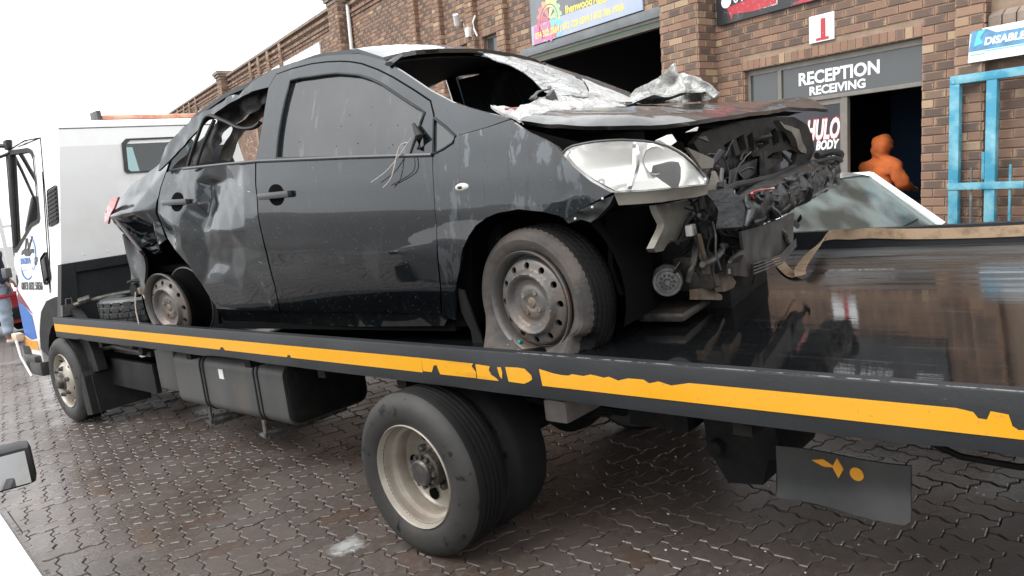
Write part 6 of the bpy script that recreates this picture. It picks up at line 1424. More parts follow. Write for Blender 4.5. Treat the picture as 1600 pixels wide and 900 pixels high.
# ---- engine bay and front end
bay = MB(); bay.box(2.34, 2.42, .2, 1.5, .0, .70); bay.box(2.42, 3.02, .42, 1.3, -.08, .48, bev=.08); bay.box(2.5, 2.95, .5, 1.2, .45, .58, bev=.06); bay.box(2.42, 3.3, .14, .24, .36, .50, bev=.03); bay.box(2.42, 3.3, 1.45, 1.56, .36, .50, bev=.03); bay.box(2.9, 3.20, .85, 1.4, .30, .47)
bay.box(2.95, 3.02, .30, 1.5, -.15, .40); bay.box(2.98, 3.25, .5, 1.35, -.06, .20, bev=.05)
bay.build('engine', 'burnt', car)
def rough_sheet(pts, x0, fn, step, nm, m, th=.02, holes=(), par=None, ang=25):
    """sheet standing across the nose: outline in (y,z), fn gives x"""
    return panel_mb(pts, lambda u, v: (fn(u, v), u, v), step, holes=holes, skirt=(-th, 0, 0)).build(nm, m, par or car, ang=ang)
def yz(key): return [(y, z) for x, y, z in D[key]]
def slot(y, z, w, h, a=.35):
    return [(y + c * cos(a) - s * sin(a), z + c * sin(a) + s * cos(a)) for c, s in ((-w, -h), (w, -h), (w, h), (-w, h))]
sl_ = [slot(y, z, .028 if i != 3 else .055, .036 if i != 3 else .026, .28) for i, (y, z) in enumerate(yz('rad_slots'))]
RT_ = sorted((y, x) for x, y, z in D['rad_panel'])
_n = len(RT_); _my = sum(q[0] for q in RT_) / _n; _mx = sum(q[1] for q in RT_) / _n; _sl = sum((q[0] - _my) * (q[1] - _mx) for q in RT_) / sum((q[0] - _my) ** 2 for q in RT_)
def radx(y, z): return _mx + _sl * (y - _my) + .012 * nz(y, z, 2, 5) + .003 * nz(y, z, 9, 22)
rp = rough_sheet(yz('rad_panel'), 3.4, radx, .014, 'radiator_support', mat('scorched', (.011, .0102, .0094), .7, spec=.3, var=(7, (.026, .022, .019), .42, .66), bump=(22, .5), marks=[(5, (.006, .006, .006), .58, .68)]), .03, sl_ + [[(.62, .365), (1.32, .36), (1.38, .43), (1.30, .455), (.98, .45), (.88, .475), (.62, .455), (.55, .40)]])
rough_sheet([(.30, .34), (1.6, .33), (1.6, .50), (.30, .50)], 3.3, lambda y, z: 3.30 + .02 * nz(y, z, 1, 6), .06, 'condenser', 'burnt_plastic', .04)
rough_sheet([(.60, .345), (.98, .375), (1.0, .44), (.62, .42)], 3.3, lambda y, z: 3.345 + .1 * (z - .4), .06, 'bent_plate', 'grey_plastic', .008)
rough_sheet([(1.0, .365), (1.4, .40), (1.42, .435), (1.02, .425)], 3.3, lambda y, z: 3.36, .06, 'bent_plate', 'dirty_metal', .008)
rough_sheet([(.93, .33), (1.0, .335), (1.0, .47), (.95, .47)], 3.3, lambda y, z: 3.395, .06, 'support_strut', 'burnt_plastic', .02)
# scorched bumper beam with melted lumps
bt, bb = yz('beam_top'), yz('beam_bot'); bt = [(max(.17, a), b) for a, b in bt]; bb = [(max(.16, a), b) for a, b in bb]
def beamx(y, z):
    k = max(0, min(1, (z - .2) / .17)); s = (y - .95) / .85
    return 3.50 + .05 * sin(pi * k) - .10 * max(0, .30 - y) + .022 * nz(y, z, 1, 8) + .02 * abs(nz(y * .9, z * .5, 4, 22)) + .006 * nz(y, z, 6, 48) - .03 * max(0, abs(s) - .7)
rough_sheet(bt + list(reversed(bb)), 3.5, beamx, .013, 'bumper_beam', 'burnt_plastic', .10, ang=60)
r = random.Random(12)
for k in range(24):
    y = .17 + 1.62 * (k + r.random() * .8) / 24; z = .335 + .02 * r.random() - .01 * abs(y - .9); L = r.uniform(.05, .13); w_ = r.uniform(.014, .032); t = r.uniform(-.05, .05)
    pts = [(3.528 + .012 * sin(3 * q + k) + .008 * r.random(), y + t * q + .012 * nz(k, q * 3.1), z - L * q) for q in (0, .25, .5, .75, 1)]
    MB().tube(smooth_path(pts, 3), [w_ * (.45 + .6 * abs(sin(2.9 * q / 12 + k * 1.3))) for q in range(13)], 9, flat=r.uniform(.5, 1)).build('melted_foam', 'burnt_plastic', car)
for k in range(4):
    pts = [(3.53 + .025 * nz(q * .8, k * 3.3), .25 + 1.5 * q / 14, .235 + .035 * k + .012 * nz(q * .9, k * 2.1, 5)) for q in range(15)]
    MB().tube(smooth_path(pts, 3), [.009 + .010 * abs(nz(q * .4, k, 2)) for q in range(43)], 6).build('melted_edge', 'burnt_plastic', car)
MB().tube(smooth_path([(3.44, max(.2, y), z) for x, y, z in D['black_hose']]), .014, 8).build('hose', 'rubber', car)
MB().tube(smooth_path([(3.555, max(.2, y), z - .005) for x, y, z in D['red_hose']]), .005, 6).build('red_cable', 'red_paint', car)
m = MB(); m.tube(smooth_path([(3.5, 1.5, .40), (3.55, 1.62, .405), (3.57, 1.72, .385), (3.54, 1.8, .35), (3.5, 1.84, .30)]), .018, 8); m.tube(smooth_path([(3.5, 1.45, .37), (3.56, 1.6, .375), (3.57, 1.72, .35)]), .012, 6); m.build('hose', 'rubber', car)
rough_sheet([(max(.25, a), b) for a, b in yz('plate')], 3.42, lambda y, z: 3.42 + .03 * (y - .8) - .02 * abs(nz(y, z, 1, 6)), .03, 'lower_panel', 'grey_plastic', .012, ang=40)
m = MB()
for k in range(4): m.tube([(3.44, .50, .035 - .013 * k), (3.445, .9, .0 - .012 * k), (3.45, 1.16, .03 - .010 * k)], .004, 5)
m.build('panel_rib', 'grey_plastic', car)
rough_sheet([(.006, .545), (.258, .485), (.235, .455), (.12, .462), (.07, .50)], 3.42, lambda y, z: 3.40 + .02 * y, .03, 'plastic_tab', 'resin_plastic', .01)
rough_sheet(yz('reservoir'), 3.28, lambda y, z: 3.22 + .012 * nz(y, z, 2, 9) + .025 * sin((z - .2) * 30) * .5, .016, 'washer_bottle', 'resin_plastic', .03, ang=50)
PG = D['plug']; g0, g1, g2, g3 = [Vector(q) for q in PG]; m = MB(); m.tube([g2 + Vector((.0, -.05, .03)), g2, g0], .006, 6); m.tube([g2 + Vector((0, -.1, .0)), g2 + Vector((0, .02, -.03))], .004, 6); m.tube(smooth_path([g0 + Vector((0, 0, -.05)), g3 + Vector((0, .06, 0)), g3, g3 + Vector((0, -.12, .02))], 4), .004, 5); m.build('loose_wire', 'rubber', car)
m = MB(); m.lathe([(0, -.03), (.026, -.03), (.030, -.02), (.030, .02), (.022, .03), (0, .03)], 14, c=tuple(g0), M=Matrix.Rotation(1.1, 4, 'Z')); m.box(g0.x - .02, g0.x + .03, g0.y - .015, g0.y + .015, g0.z - .055, g0.z - .025, bev=.006); m.build('plug', 'black_trim', car)
MB().box(g1.x - .01, g1.x + .02, g1.y - .025, g1.y + .025, g1.z - .022, g1.z + .022, bev=.006).build('connector', 'white_plastic', car)
pl = MB(); PMx = Matrix.Translation((3.12, .36, .005)) @ Matrix.Rotation(.42, 4, 'Z')
pl.lathe([(0, -.045), (.012, -.045), (.016, -.035), (.045, -.032), (.048, -.036), (.058, -.036), (.062, -.03), (.062, -.022), (.056, -.016), (.062, -.010), (.062, .0), (.066, .005), (.066, .03), (.05, .05), (.05, .16), (0, .16)], 40, M=PMx)
po_ = pl.build('compressor_pulley', mat('pulley', (.16, .16, .16), .45, .5, var=(20, (.09, .08, .075), .4, .7), bump=(60, .3)), car, ang=30)
m = MB()
for k in range(10): a = 2 * pi * k / 10; m.lathe([(0, -.0385), (.005, -.0385), (.006, -.032)], 8, M=PMx @ Matrix.Translation((.028 * cos(a), 0, .028 * sin(a))))
m.build('rivet', 'dirty_metal', po_)
cm_ = MB(); cm_.box(3.10, 3.26, .46, .72, -.07, .09, bev=.03); cm_.box(3.18, 3.30, .42, .52, -.05, .03, bev=.015); cm_.box(3.0, 3.2, .3, 1.3, -.16, -.12, bev=.015); cm_.build('compressor', 'dirty_metal', car)
MB().tube(smooth_path([(3.22, .40, .12), (3.26, .48, .085), (3.27, .53, .03), (3.26, .535, -.02), (3.24, .48, -.03)]), .020, 8).build('coolant_hose', 'grey_plastic', car)
m = MB(); m.tube(smooth_path([(3.30, .30, .20), (3.30, .33, .10), (3.28, .38, .06), (3.28, .44, .0)]), .010, 6); m.tube([(3.28, .34, .07), (3.29, .48, -.03)], .005, 5); m.box(3.26, 3.30, .38, .45, .02, .09, bev=.012); m.build('pipe', 'rusty', car)
def bracket(key, nm, m, x): panel_mb(yz(key), lambda u, v: (x + .05 * (u - .45) + .02 * nz(u, v, 1, 9), u, v), .03, skirt=(-.035, 0, 0)).build(nm, m, car, ang=25)
bracket('br1', 'broken_bracket', 'rusty', 3.25); bracket('br2', 'broken_bracket', 'rusty', 3.32); bracket('br3', 'duct_corner', 'dirty_metal', 3.42)
rough_sheet([(.12, .33), (.62, .33), (.66, .12), (.60, .02), (.34, .08), (.30, -.02), (.12, .0)], 3.0, lambda y, z: 3.05 + .10 * nz(y, z, 2, 4), .04, 'inner_liner', 'gap_black', .02)
r = random.Random(21)
for k in range(150):      # wiring, hoses and torn scraps hanging in the open nose
    x = r.uniform(3.18, 3.40); y = r.uniform(.22, 1.5); z = r.uniform(-.06, .34) if k % 3 else r.uniform(.36, .52)
    if y < .8 and .12 < z < .34: x = r.uniform(3.24, 3.30)
    n_ = r.randint(4, 6); pts = [Vector((x, y, z))]; d_ = Vector((r.uniform(-.3, .3), r.uniform(-1, 1), r.uniform(-.8, .5))).normalized()
    for q in range(n_): d_ = (d_ + Vector((r.uniform(-.5, .5), r.uniform(-.7, .7), r.uniform(-.9, .5))) * .7).normalized(); pts.append(pts[-1] + d_ * r.uniform(.03, .06))
    if any(q.y > 1.45 or q.y < .2 or q.x > 3.44 or q.x < 3.1 or q.z < -.03 or q.z > .54 for q in pts): continue
    rad = r.choice((.003, .004, .006, .009, .013)); MB().tube(smooth_path(pts, 4), rad, 6).build('loose_wire' if rad < .005 else 'loose_hose', r.choice(('rubber', 'rubber', 'burnt_plastic', 'black_trim', 'grey_plastic', 'dirty_metal')), car)
for k in range(34):
    x = r.uniform(3.22, 3.42); y = r.uniform(.24, 1.5); z = r.uniform(-.08, .30) if k % 3 else r.uniform(.34, .55); sz = r.uniform(.025, .06); kk = r.uniform(0, 50)
    ang_ = [r.uniform(.4, 1) for q in range(7)]; po = [(sz * ang_[q] * cos(2 * pi * q / 7), sz * 1.3 * ang_[q] * sin(2 * pi * q / 7)) for q in range(7)]
    o = panel_mb(po, lambda u, v: (u, .02 * nz(u, v, kk, 20), v), .016, skirt=(0, .005, 0)).build('torn_scrap', r.choice(('burnt_plastic', 'burnt_plastic', 'black_trim', 'burnt', 'burnt', 'dirty_metal' if k % 3 == 0 else 'burnt')), car, ang=25)
    o.matrix_local = Matrix.Translation((x, y, z)) @ Matrix.Rotation(r.uniform(.6, 2.4), 4, 'Z') @ Matrix.Rotation(r.uniform(-.8, .8), 4, 'X')
sb = MB(); sb.box(2.6, 3.3, .62, 1.2, -.20, -.05, bev=.04); sb.tube([(2.672, .2, -.02), (2.9, .5, -.1), (2.9, 1.2, -.1), (2.672, 1.5, -.02)], .035, 8); sb.build('subframe', 'burnt', car)
rough_sheet(yz('white_far'), 3.5, lambda y, z: 3.46 + .03 * nz(y, z, 1, 8), .03, 'broken_lamp', 'resin_plastic', .03)
m = MB(); m.prism([(3.20, .20, .585), (3.22, .28, .60), (3.24, .27, .57), (3.23, .22, .555)], (.02, 0, 0)); m.build('lamp_shard', 'white_plastic', car, smooth=False); m = MB(); m.prism([(3.27, .34, .60), (3.28, .44, .615), (3.28, .42, .60)], (.01, 0, 0)); m.build('lamp_shard', 'white_plastic', car, smooth=False); m = MB(); m.prism([(3.3, .36, .575), (3.31, .46, .55), (3.31, .43, .575)], (.01, 0, 0)); m.build('lamp_shard', 'grey_plastic', car, smooth=False)
# ---- crazed windscreen, torn cowl and crumpled laminate
def wsz(x, y): return 1.10 - .525 * (x - 1.99) + .075 * max(0, 1 - ((y - YC) / .8) ** 2)
cz = D['crazed']; pr_ = [(x, y) for x, y, z in cz]
panel_mb(densify(pr_, .06), lambda u, v: (u, v, wsz(u, v) + .018 * nz(u, v, 2, 7) - .03 * max(0, .85 - v)), .022, skirt=(0, 0, -.006)).build('windscreen', 'cracked_glass', car, ang=12)
panel_mb([(x, y) for x, y, z in D['white_screen']], lambda u, v: (u, v, wsz(u, v) + .012 * nz(u, v, 5, 9)), .03, skirt=(0, 0, -.006)).build('laminate_scrap', 'foil_white', car, ang=20)
m = MB(); m.tube([(x, y, z - .005) for x, y, z in D['ws_top']], .022, 6, flat=.5); m.build('header_rail', 'grey_plastic', car, ang=20)
CWP = smooth_path(D['cowl'], 12)
def cowl(u, v):
    k = max(0, min(len(CWP) - 1.001, u * (len(CWP) - 1))); i_ = int(k); q = CWP[i_].lerp(CWP[i_ + 1], k - i_)
    return (q.x + .02 + v * .9 + .02 * nz(u * 9, v * 8, 1, 2), q.y + .01 * nz(u * 5, v * 5, 4, 3), q.z - .012 - v * .55 + .012 * nz(u * 11, v * 9, 3, 1.7) + .008 * nz(u * 25, v * 20, 3, 1.7))
cpts = [(t / 30, -.035 + .030 * nz(t * .55, 1.1)) for t in range(31)] + [(t / 30, .115 + .02 * nz(t * .7, 5.1)) for t in range(30, -1, -1)]
panel_mb(cpts, cowl, .022, skirt=(0, 0, -.012)).build('cowl', 'foil_white', car, ang=24)
m = MB(); m.box(-.012, .012, -.03, .03, -.03, .04, bev=.006, M=Matrix.Translation((2.60, .50, .83)) @ Matrix.Rotation(.5, 4, 'X')); m.tube(smooth_path([(2.58, .36, .84), (2.56, .45, .875), (2.54, .58, .89), (2.52, .62, .905)]), [.012, .02, .018, .01] + [.01] * 15, 6, flat=.5)
m.build('wiper_arm', 'grey_plastic', car)
MB().tube([(2.585, .13, .80), (2.61, .28, .80)], .006, 5).build('cowl_clip', 'red_paint', car)
dbx = [(x, z) for x, y, z in D['debris1.3']]
DB = MB(); panel_mb(dbx, lambda u, v: (u, 1.3 + .16 * nz(u, v, 3, 5) + .07 * nz(u, v, 8, 13) + .03 * nz(u, v, 1, 30) - .5 * max(0, .83 - v), v), .018, skirt=(0, .03, 0), mb=DB)
panel_mb([(2.62, 1.0), (2.9, .95), (3.12, 1.05), (3.05, 1.25), (2.7, 1.3)], lambda u, v: (u, v, .80 + .03 * nz(u, v, 3, 9)), .025, skirt=(0, 0, -.01), mb=DB)
dbo = DB.build('screen_debris', 'foil_white', smooth=True, ang=18); dbo.matrix_world = CM; tag(dbo, 'crumpled white sheet of shattered laminate heaped on the buckled bonnet', 'debris')
# =================================================================== OTHER CARS
def simple_car(name, label, M, paint, W, xf, xr, belt_z, roof_z, xb, xrb, slope_f=.42, slope_r=.30, glass='screen_glass', hood_drop=.12, wbf=.93, wtf=.74):
    """x forward; xf nose, xr tail (negative), xb windscreen foot, xrb back-glass foot"""
    root = empty(name, M, label, 'car')
    xs = [xr, xr + .04, xr + .15, xr + .6, -.6, -.1, xb, xb + .25, xf - .35, xf - .08, xf]
    vs = []; n = 10
    for x in xs:
        t = (x - xb) / (xf - xb) if x > xb else 0
        zt = belt_z - hood_drop * max(0, t) ** 1.5 if x > xb else belt_z + .02 * min(1, (xb - x))
        e = 1 - .16 * max(0, (x - xf + .35) / .35) ** 2 - .12 * max(0, (xr + .3 - x) / .3) ** 2
        if x in (xf, xr): zt -= .05
        w = W / 2 * e
        for s in (-1, 1):
            sec = [(w * .86, .20), (w * .985, .30), (w, .55), (w * .995, zt - .10), (w * .95, zt - .02)]
            if s > 0: sec = sec[::-1]
            vs += [(x, s * y, z) for y, z in sec]
    fs = [(i * n + j, i * n + (j + 1) % n, (i + 1) * n + (j + 1) % n, (i + 1) * n + j) for i in range(len(xs) - 1) for j in range(n)]
    fs += [tuple(range(n)), tuple((len(xs) - 1) * n + j for j in range(n - 1, -1, -1))]
    body = MB().add(vs, fs).build('body', paint, root, ang=28)
    wb = W / 2 * wbf; wt = W / 2 * wtf; zb = belt_z - .02
    F0, F1, R0_, R1 = xb, xb - slope_f, xrb, xrb + slope_r
    def P(x, s, z, w): return Vector((x, s * w, z))
    roof = MB(); vs = []
    for x, dz_ in ((R1 - .02, -.03), (R1 + .12, 0), ((R1 + F1) / 2, .015), (F1 - .12, .0), (F1 + .02, -.03)):
        for s in (-1, -.8, 0, .8, 1): vs.append((x, s * (wt + .02), roof_z + dz_ + (.02 if abs(s) < .5 else (.012 if abs(s) < .9 else -.02))))
    roof.add(vs, [(i * 5 + j, i * 5 + j + 1, (i + 1) * 5 + j + 1, (i + 1) * 5 + j) for i in range(4) for j in range(4)]); roof.add([(a, b, c - .03) for a, b, c in vs], [(i * 5 + j, (i + 1) * 5 + j, (i + 1) * 5 + j + 1, i * 5 + j + 1) for i in range(4) for j in range(4)])
    roof.build('roof', paint, root, ang=50)
    zt = roof_z - .03
    for s in (-1, 1):
        MB().tube([P(F0 + .02, s, zb, wb), P(F1, s, zt, wt)], .030, 8).build('pillar', paint, root); MB().tube([P(R0_ - .02, s, zb, wb), P(R1, s, zt, wt)], .045, 8).build('pillar', paint, root); MB().tube([P((F0 + R0_) / 2 - .1, s, zb, wb), P((F1 + R1) / 2 - .05, s, zt, wt)], .028, 8).build('pillar', paint, root)
        MB().tube([P(F1, s, zt, wt), P(R1, s, zt, wt)], .03, 8).build('roof_rail', paint, root)
    def glassq(nm, q, m=glass):
        g = MB(); a, b, c, d = [Vector(t) for t in q]; vs = []; N_ = 6
        nn = (b - a).cross(d - a).normalized()
        for i in range(N_ + 1):
            for j in range(N_ + 1):
                u, v = i / N_, j / N_; p = (a * (1 - u) + b * u) * (1 - v) + (d * (1 - u) + c * u) * v
                vs.append(p + nn * .04 * sin(pi * u) * (.5 + .5 * sin(pi * v)))
        g.add(vs, [(i * (N_ + 1) + j, (i + 1) * (N_ + 1) + j, (i + 1) * (N_ + 1) + j + 1, i * (N_ + 1) + j + 1) for i in range(N_) for j in range(N_)]); return g.build(nm, m, root)
    glassq('windscreen', (P(F0, -1, zb, wb * .96), P(F0, 1, zb, wb * .96), P(F1, 1, zt, wt * .97), P(F1, -1, zt, wt * .97)))
    glassq('rear_window', (P(R0_, 1, zb, wb * .96), P(R0_, -1, zb, wb * .96), P(R1, -1, zt, wt * .97), P(R1, 1, zt, wt * .97)))
    for s in (-1, 1):
        mb_, mt_ = (F0 + R0_) / 2 - .1, (F1 + R1) / 2 - .05
        for (b0, b1, t0, t1) in ((mb_ + .03, F0 - .04, mt_ + .03, F1 - .02), (R0_ + .05, mb_ - .03, R1 + .05, mt_ - .03)):
            q = [P(b0, s, zb, wb), P(b1, s, zb, wb), P(t1, s, zt, wt), P(t0, s, zt, wt)]; g = MB().add(q, [(0, 1, 2, 3)]).build('side_window', glass, root, smooth=False)
        sg = MB(); sg.tube([P(F0, s, zb + .005, wb + .012), P(R0_, s, zb + .02, wb + .012)], .012, 6); sg.build('window_rubber', 'rubber', root)
        lp = MB()
        lp.box(xf - .10, xf - .01, s * W * .40 - .14, s * W * .40 + .14, belt_z - hood_drop - .18, belt_z - hood_drop - .06, bev=.02); lp.build('headlight', 'chrome', root)
        MB().box(xr - .005, xr + .06, s * W * .36 - .12, s * W * .36 + .12, belt_z - .25, belt_z - .1, bev=.02).build('tail_lamp', 'red_lens', root)
        MB().box(-.75, -.57, s * (W / 2 + .004) - .012, s * (W / 2 + .004) + .012, belt_z - .17, belt_z - .135, bev=.008).build('door_handle', 'black_trim', root)
    MB().tube([P(F0 + .03, -.55, zb + .012, wb), P(F0 - .05, .1, zb + .07, wb)], .007, 5).build('wiper', 'black_trim', root); wi = MB(); wi.tube([P(F0 + .03, .1, zb + .012, wb), P(F0 - .05, .75, zb + .07, wb)], .007, 5); wi.build('wiper', 'black_trim', root)
    inn = MB(); inn.box(R0_ + .2, F0 - .1, -wb * .8, wb * .8, .3, belt_z - .12); inn.box(-.9, -.72, -.6, -.1, belt_z - .1, belt_z + .22, bev=.05); inn.box(-.9, -.72, .1, .6, belt_z - .1, belt_z + .22, bev=.05); inn.build('seat', 'interior', root)
    MB().box(xf - .06, xf + .05, -W * .47, W * .47, .26, .46, bev=.03).build('bumper', 'black_trim', root); bp = MB(); bp.box(xr - .05, xr + .06, -W * .47, W * .47, .26, .46, bev=.03); bp.build('bumper', 'black_trim', root)
    for x in (xb + .45, xr + .75):
        for s in (-1, 1):
            wm_ = MB(); wm_.lathe([(.0, .02), (.12, .02), (.16, .0), (.19, .0), (.2, .01), (.25, -.01), (.28, .0), (.29, .03), (.29, .15), (.2, .17), (0, .17)], 32, mis=[1, 1, 1, 1, 0, 0, 0, 0, 0, 0])
            wo = wm_.build('wheel', ['tyre', 'steel_rim'], root); wo.matrix_local = Matrix.Translation((x, s * (W / 2 + .005), .29)) @ Matrix.Rotation(0 if s < 0 else pi, 4, 'Z')
    return root
def place(x, y, deg, z=0): return Matrix.Translation((x, y, z)) @ Matrix.Rotation(radians(deg), 4, 'Z')
c2 = simple_car('white_saloon', 'white saloon car with a greenish windscreen parked between the deck and the brick wall', place(.70, 3.90, -22, -.07) , 'white_gloss', 1.60, 1.25, -2.75, .84, 1.275, 0, -2.0, .46, .35, hood_drop=.2)
c3 = simple_car('parked_hatchback', 'white car beside the camera with its black door mirror sticking out at the lower left', place(-.45, -2.16, 173.5), 'white_gloss', 1.62, 1.35, -2.1, .985, 1.42, 0, -1.6, .6, .25, wbf=.86, wtf=.60)
mm = MB(); mm.box(-.05, .05, -.02, .15, -.05, .055, bev=.022); mo = mm.build('door_mirror', 'black_trim', c3)
mo.matrix_local = Matrix.Translation((-.45, -.762, .925)) @ Matrix.Rotation(pi, 4, 'Z') @ Matrix.Rotation(-.12, 4, 'Z')
MB().box(.0505, .0515, .0, .135, -.040, .044).build('mirror_glass', mat('mirror', (.85, .87, .88), .02, 1.0), mo, smooth=False)
MB().tube([(-.0, -.12, -.05), (.0, .02, -.02)], .025, 8).build('mirror_arm', 'black_trim', mo)
c4 = simple_car('red_car', 'dark red car partly seen at the left edge behind the man in navy', place(-13.2, 1.3, 8), 'red_paint', 1.65, 1.3, -2.6, .85, 1.38, 0, -2.0)

# =================================================================== PEOPLE
def skin_mesh(name, nodes, edges, mats, sub=2, root=0, fn=None):
    """nodes: (x,y,z,rx,ry); one continuous skinned surface"""
    me = bpy.data.meshes.new(name); me.from_pydata([n[:3] for n in nodes], edges, [])
    o = bpy.data.objects.new('tmp_skin', me); COL.objects.link(o)
    md = o.modifiers.new('skin', 'SKIN'); md.use_smooth_shade = True
    for i, n in enumerate(nodes):
        sv = me.skin_vertices[0].data[i]; sv.radius = (n[3], n[4] if len(n) > 4 else n[3]); sv.use_root = (i == root)
    s = o.modifiers.new('sub', 'SUBSURF'); s.levels = sub; s.render_levels = sub
    dg = bpy.context.evaluated_depsgraph_get(); dg.update()
    r = bpy.data.meshes.new_from_object(o.evaluated_get(dg)); bpy.data.objects.remove(o)
    r.name = name; r.materials.clear()
    for m in (mats if isinstance(mats, (list, tuple)) else [mats]): r.materials.append(MT[m])
    if fn: fn(r)
    r.polygons.foreach_set('use_smooth', [True] * len(r.polygons))
    return r
def put(name, me, parent=None):
    o = bpy.data.objects.new(name, me); COL.objects.link(o)
    if parent: o.parent = parent
    return o
def person(M, label, H, elbows, wrists, top, bottom, shoe_m, hooded, hair=None, lean=0.0, hem=None):
    """faces +Y in its own frame; elbows/wrists: ((right),(left)) joint places"""
    k = H / 1.70
    def S_(q): return (q[0] * k, (q[1] + lean * max(0, q[2] - .9)) * k, q[2] * k) + tuple(t * k for t in q[3:])
    root = empty('person', M, label, 'person')
    nodes = [(0, 0, .93, .13, .10), (0, 0, 1.10, .125, .095), (0, .0, 1.28, .145, .10), (0, -.01, 1.40, .12, .085), (0, .0, 1.475, .052, .055), (0, .015, 1.54, .062, .075), (0, .02, 1.61, .075, .092), (0, .01, 1.68, .055, .07),
             (-.09, 0, .86, .085, .09), (-.10, .01, .50, .055, .058), (-.10, -.01, .09, .037, .042), (-.11, .07, .04, .04, .028), (-.115, .15, .03, .036, .02),
             (.09, 0, .86, .085, .09), (.10, .01, .50, .055, .058), (.10, -.01, .09, .037, .042), (.11, .07, .04, .04, .028), (.115, .15, .03, .036, .02)]
    edges = [(0, 1), (1, 2), (2, 3), (3, 4), (4, 5), (5, 6), (6, 7), (0, 8), (8, 9), (9, 10), (10, 11), (11, 12), (0, 13), (13, 14), (14, 15), (15, 16), (16, 17)]
    # nose and ears
    b = len(nodes); nodes += [(0, .115, 1.595, .014, .016), (.085, .01, 1.60, .012, .022), (-.085, .01, 1.60, .012, .022)]; edges += [(6, b), (6, b + 1), (6, b + 2)]
    for s, e, w_ in ((1, elbows[0], wrists[0]), (-1, elbows[1], wrists[1])):
        b = len(nodes); e = Vector(e); w_ = Vector(w_); d = (w_ - e).normalized()
        nodes += [(s * .17, -.01, 1.38, .055, .055), (*e, .042, .042), (*w_, .027, .024), (*(w_ + d * .055), .036, .018)]
        edges += [(3, b), (b, b + 1), (b + 1, b + 2), (b + 2, b + 3)]
        side_ = Vector((0, 0, 1)).cross(d); 
        if side_.length < .2: side_ = Vector((1, 0, 0))
        side_.normalize(); nrm = d.cross(side_).normalized()
        for f, (o_, L) in enumerate(((-.027, .066), (-.009, .078), (.010, .074), (.027, .058))):
            p0 = w_ + d * .085 + side_ * o_; p1 = p0 + d * L * .55 - nrm * .012; p2 = p1 + d * L * .35 - nrm * .025; q = len(nodes)
            nodes += [(*p0, .0095, .0095), (*p1, .0085, .0085), (*p2, .007, .007)]; edges += [(b + 3, q), (q, q + 1), (q + 1, q + 2)]
        q = len(nodes); t0 = w_ + d * .035 - side_ * .038; t1 = t0 + d * .035 - side_ * .018 - nrm * .012
        nodes += [(*t0, .011, .011), (*t1, .009, .009)]; edges += [(b + 2, q), (q, q + 1)]
    put('body', skin_mesh('body', [S_(n) for n in nodes], edges, 'skin'), root)
    # jacket
    J = [(0, 0, .84, .185, .15), (0, 0, .95, .20, .165), (0, -.01, 1.10, .195, .155), (0, -.01, 1.25, .215, .16), (0, -.01, 1.37, .19, .14), (0, .0, 1.46, .10, .10)]
    E_ = [(0, 1), (1, 2), (2, 3), (3, 4), (4, 5)]
    for s, e, w_ in ((1, elbows[0], wrists[0]), (-1, elbows[1], wrists[1])):
        b = len(J); mid = [(a + c) / 2 for a, c in zip((s * .19, -.01, 1.37), e)]
        J += [(s * .19, -.01, 1.35, .11, .10), (*mid, .088, .088), (*e, .080, .080), (*[(a + c) / 2 for a, c in zip(e, w_)], .070, .070), (*w_, .046, .046)]; E_ += [(4, b), (b, b + 1), (b + 1, b + 2), (b + 2, b + 3), (b + 3, b + 4)]
    if hooded:
        b = len(J); J += [(0, -.02, 1.52, .13, .125), (0, .0, 1.60, .132, .14), (0, -.005, 1.68, .115, .125), (0, -.01, 1.735, .065, .07)]; E_ += [(5, b), (b, b + 1), (b + 1, b + 2), (b + 2, b + 3)]
    def wr(me, ph=RND.uniform(0, 9)):
        for v in me.vertices:
            c = v.co; v.co = c + Vector((nz(c.x, c.y, c.z, 7), nz(c.y, c.z, c.x + 3, 7), nz(c.z, c.x, c.y + 7, 9))) * .020 + Vector((nz(c.x * .7, c.y, c.z * 1.8, 12), nz(c.y, c.z * 1.8, c.x + ph, 12), 0)) * .017
    put('jacket', skin_mesh('jacket', [S_(n) for n in J], E_, top, fn=wr), root)
    if hem: MB().lathe([(.20 * k, .0), (.21 * k, -.03), (.20 * k, -.055)], 28, c=(0, 0, .75 * k), M=Matrix.Rotation(pi / 2, 4, 'X')).build('hem', hem, root)
    T_2 = [(0, 0, .93, .15, .12), (-.09, 0, .84, .105, .11), (-.10, .01, .50, .078, .082), (-.10, -.01, .12, .068, .075), (.09, 0, .84, .105, .11), (.10, .01, .50, .078, .082), (.10, -.01, .12, .068, .075)]
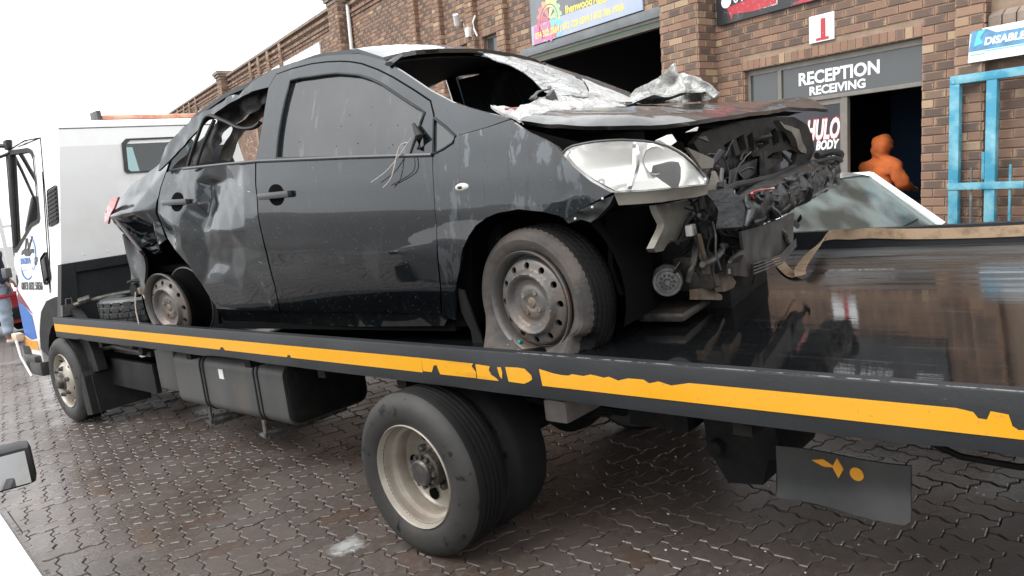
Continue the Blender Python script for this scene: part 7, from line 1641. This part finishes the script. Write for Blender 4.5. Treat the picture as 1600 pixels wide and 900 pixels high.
    put('trousers', skin_mesh('trousers', [S_(n) for n in T_2], [(0, 1), (1, 2), (2, 3), (0, 4), (4, 5), (5, 6)], bottom, fn=wr), root)
    for s in (-1, 1):
        put('shoe', skin_mesh('shoe', [S_(n) for n in [(s * .10, -.05, .05, .045, .04), (s * .105, .03, .05, .048, .045), (s * .112, .12, .038, .046, .030), (s * .115, .18, .033, .036, .022)]], [(0, 1), (1, 2), (2, 3)], shoe_m), root)
    if hair: put('hair', skin_mesh('hair', [S_(n) for n in [(0, -.035, 1.56, .06, .05), (0, -.03, 1.62, .085, .08), (0, .0, 1.685, .075, .085)]], [(0, 1), (1, 2)], hair), root)
    # eyes and mouth
    ey = MB()
    for s in (-1, 1): ey.lathe([(0, .012 * k), (.010 * k, .006 * k), (.013 * k, 0)], 10, c=(s * .032 * k, .093 * k, 1.61 * k))
    ey.build('eye', 'hole_black', root)
    return root
pm = BM @ Matrix.Translation((-.70, .45, FLOOR)) @ Matrix.Rotation(radians(-12), 4, 'Z')
person(pm, 'person in an orange hooded jacket standing in the dark reception doorway, seen from behind', 1.52, ((.30, .02, 1.13), (-.25, .05, 1.12)), ((.22, .26, 1.08), (-.1, .28, 1.1)), 'orange_cloth', 'dark_cloth', 'dark_cloth', True, lean=.06)
person(place(-10.95, 1.42, -20), 'grey haired person in a navy jacket and pale jeans standing left of the truck cab', 1.72, ((.26, -.02, 1.12), (-.26, -.02, 1.12)), ((.24, .12, .92), (-.22, .12, .95)), 'navy_cloth', 'denim', 'shoe', False, hair='grey_hair', hem='red_trim')
# white palisade fence far behind
fn_ = empty('palisade_fence', Matrix.Identity(4), 'distant white palisade fence at the left edge', 'fence')
for k in range(26):
    y = -4 + k * .42; m = MB(); m.prism([(-30, y, 0), (-30, y + .14, 0), (-30, y + .14, 2.45), (-30, y + .07, 2.6), (-30, y, 2.45)], (.03, 0, 0)); m.build('pale', 'pipe_white', fn_, smooth=False)
for z in (.5, 2.1): MB().box(-30.06, -30.001, -4, 7, z, z + .1).build('rail', 'pipe_white', fn_, smooth=False)
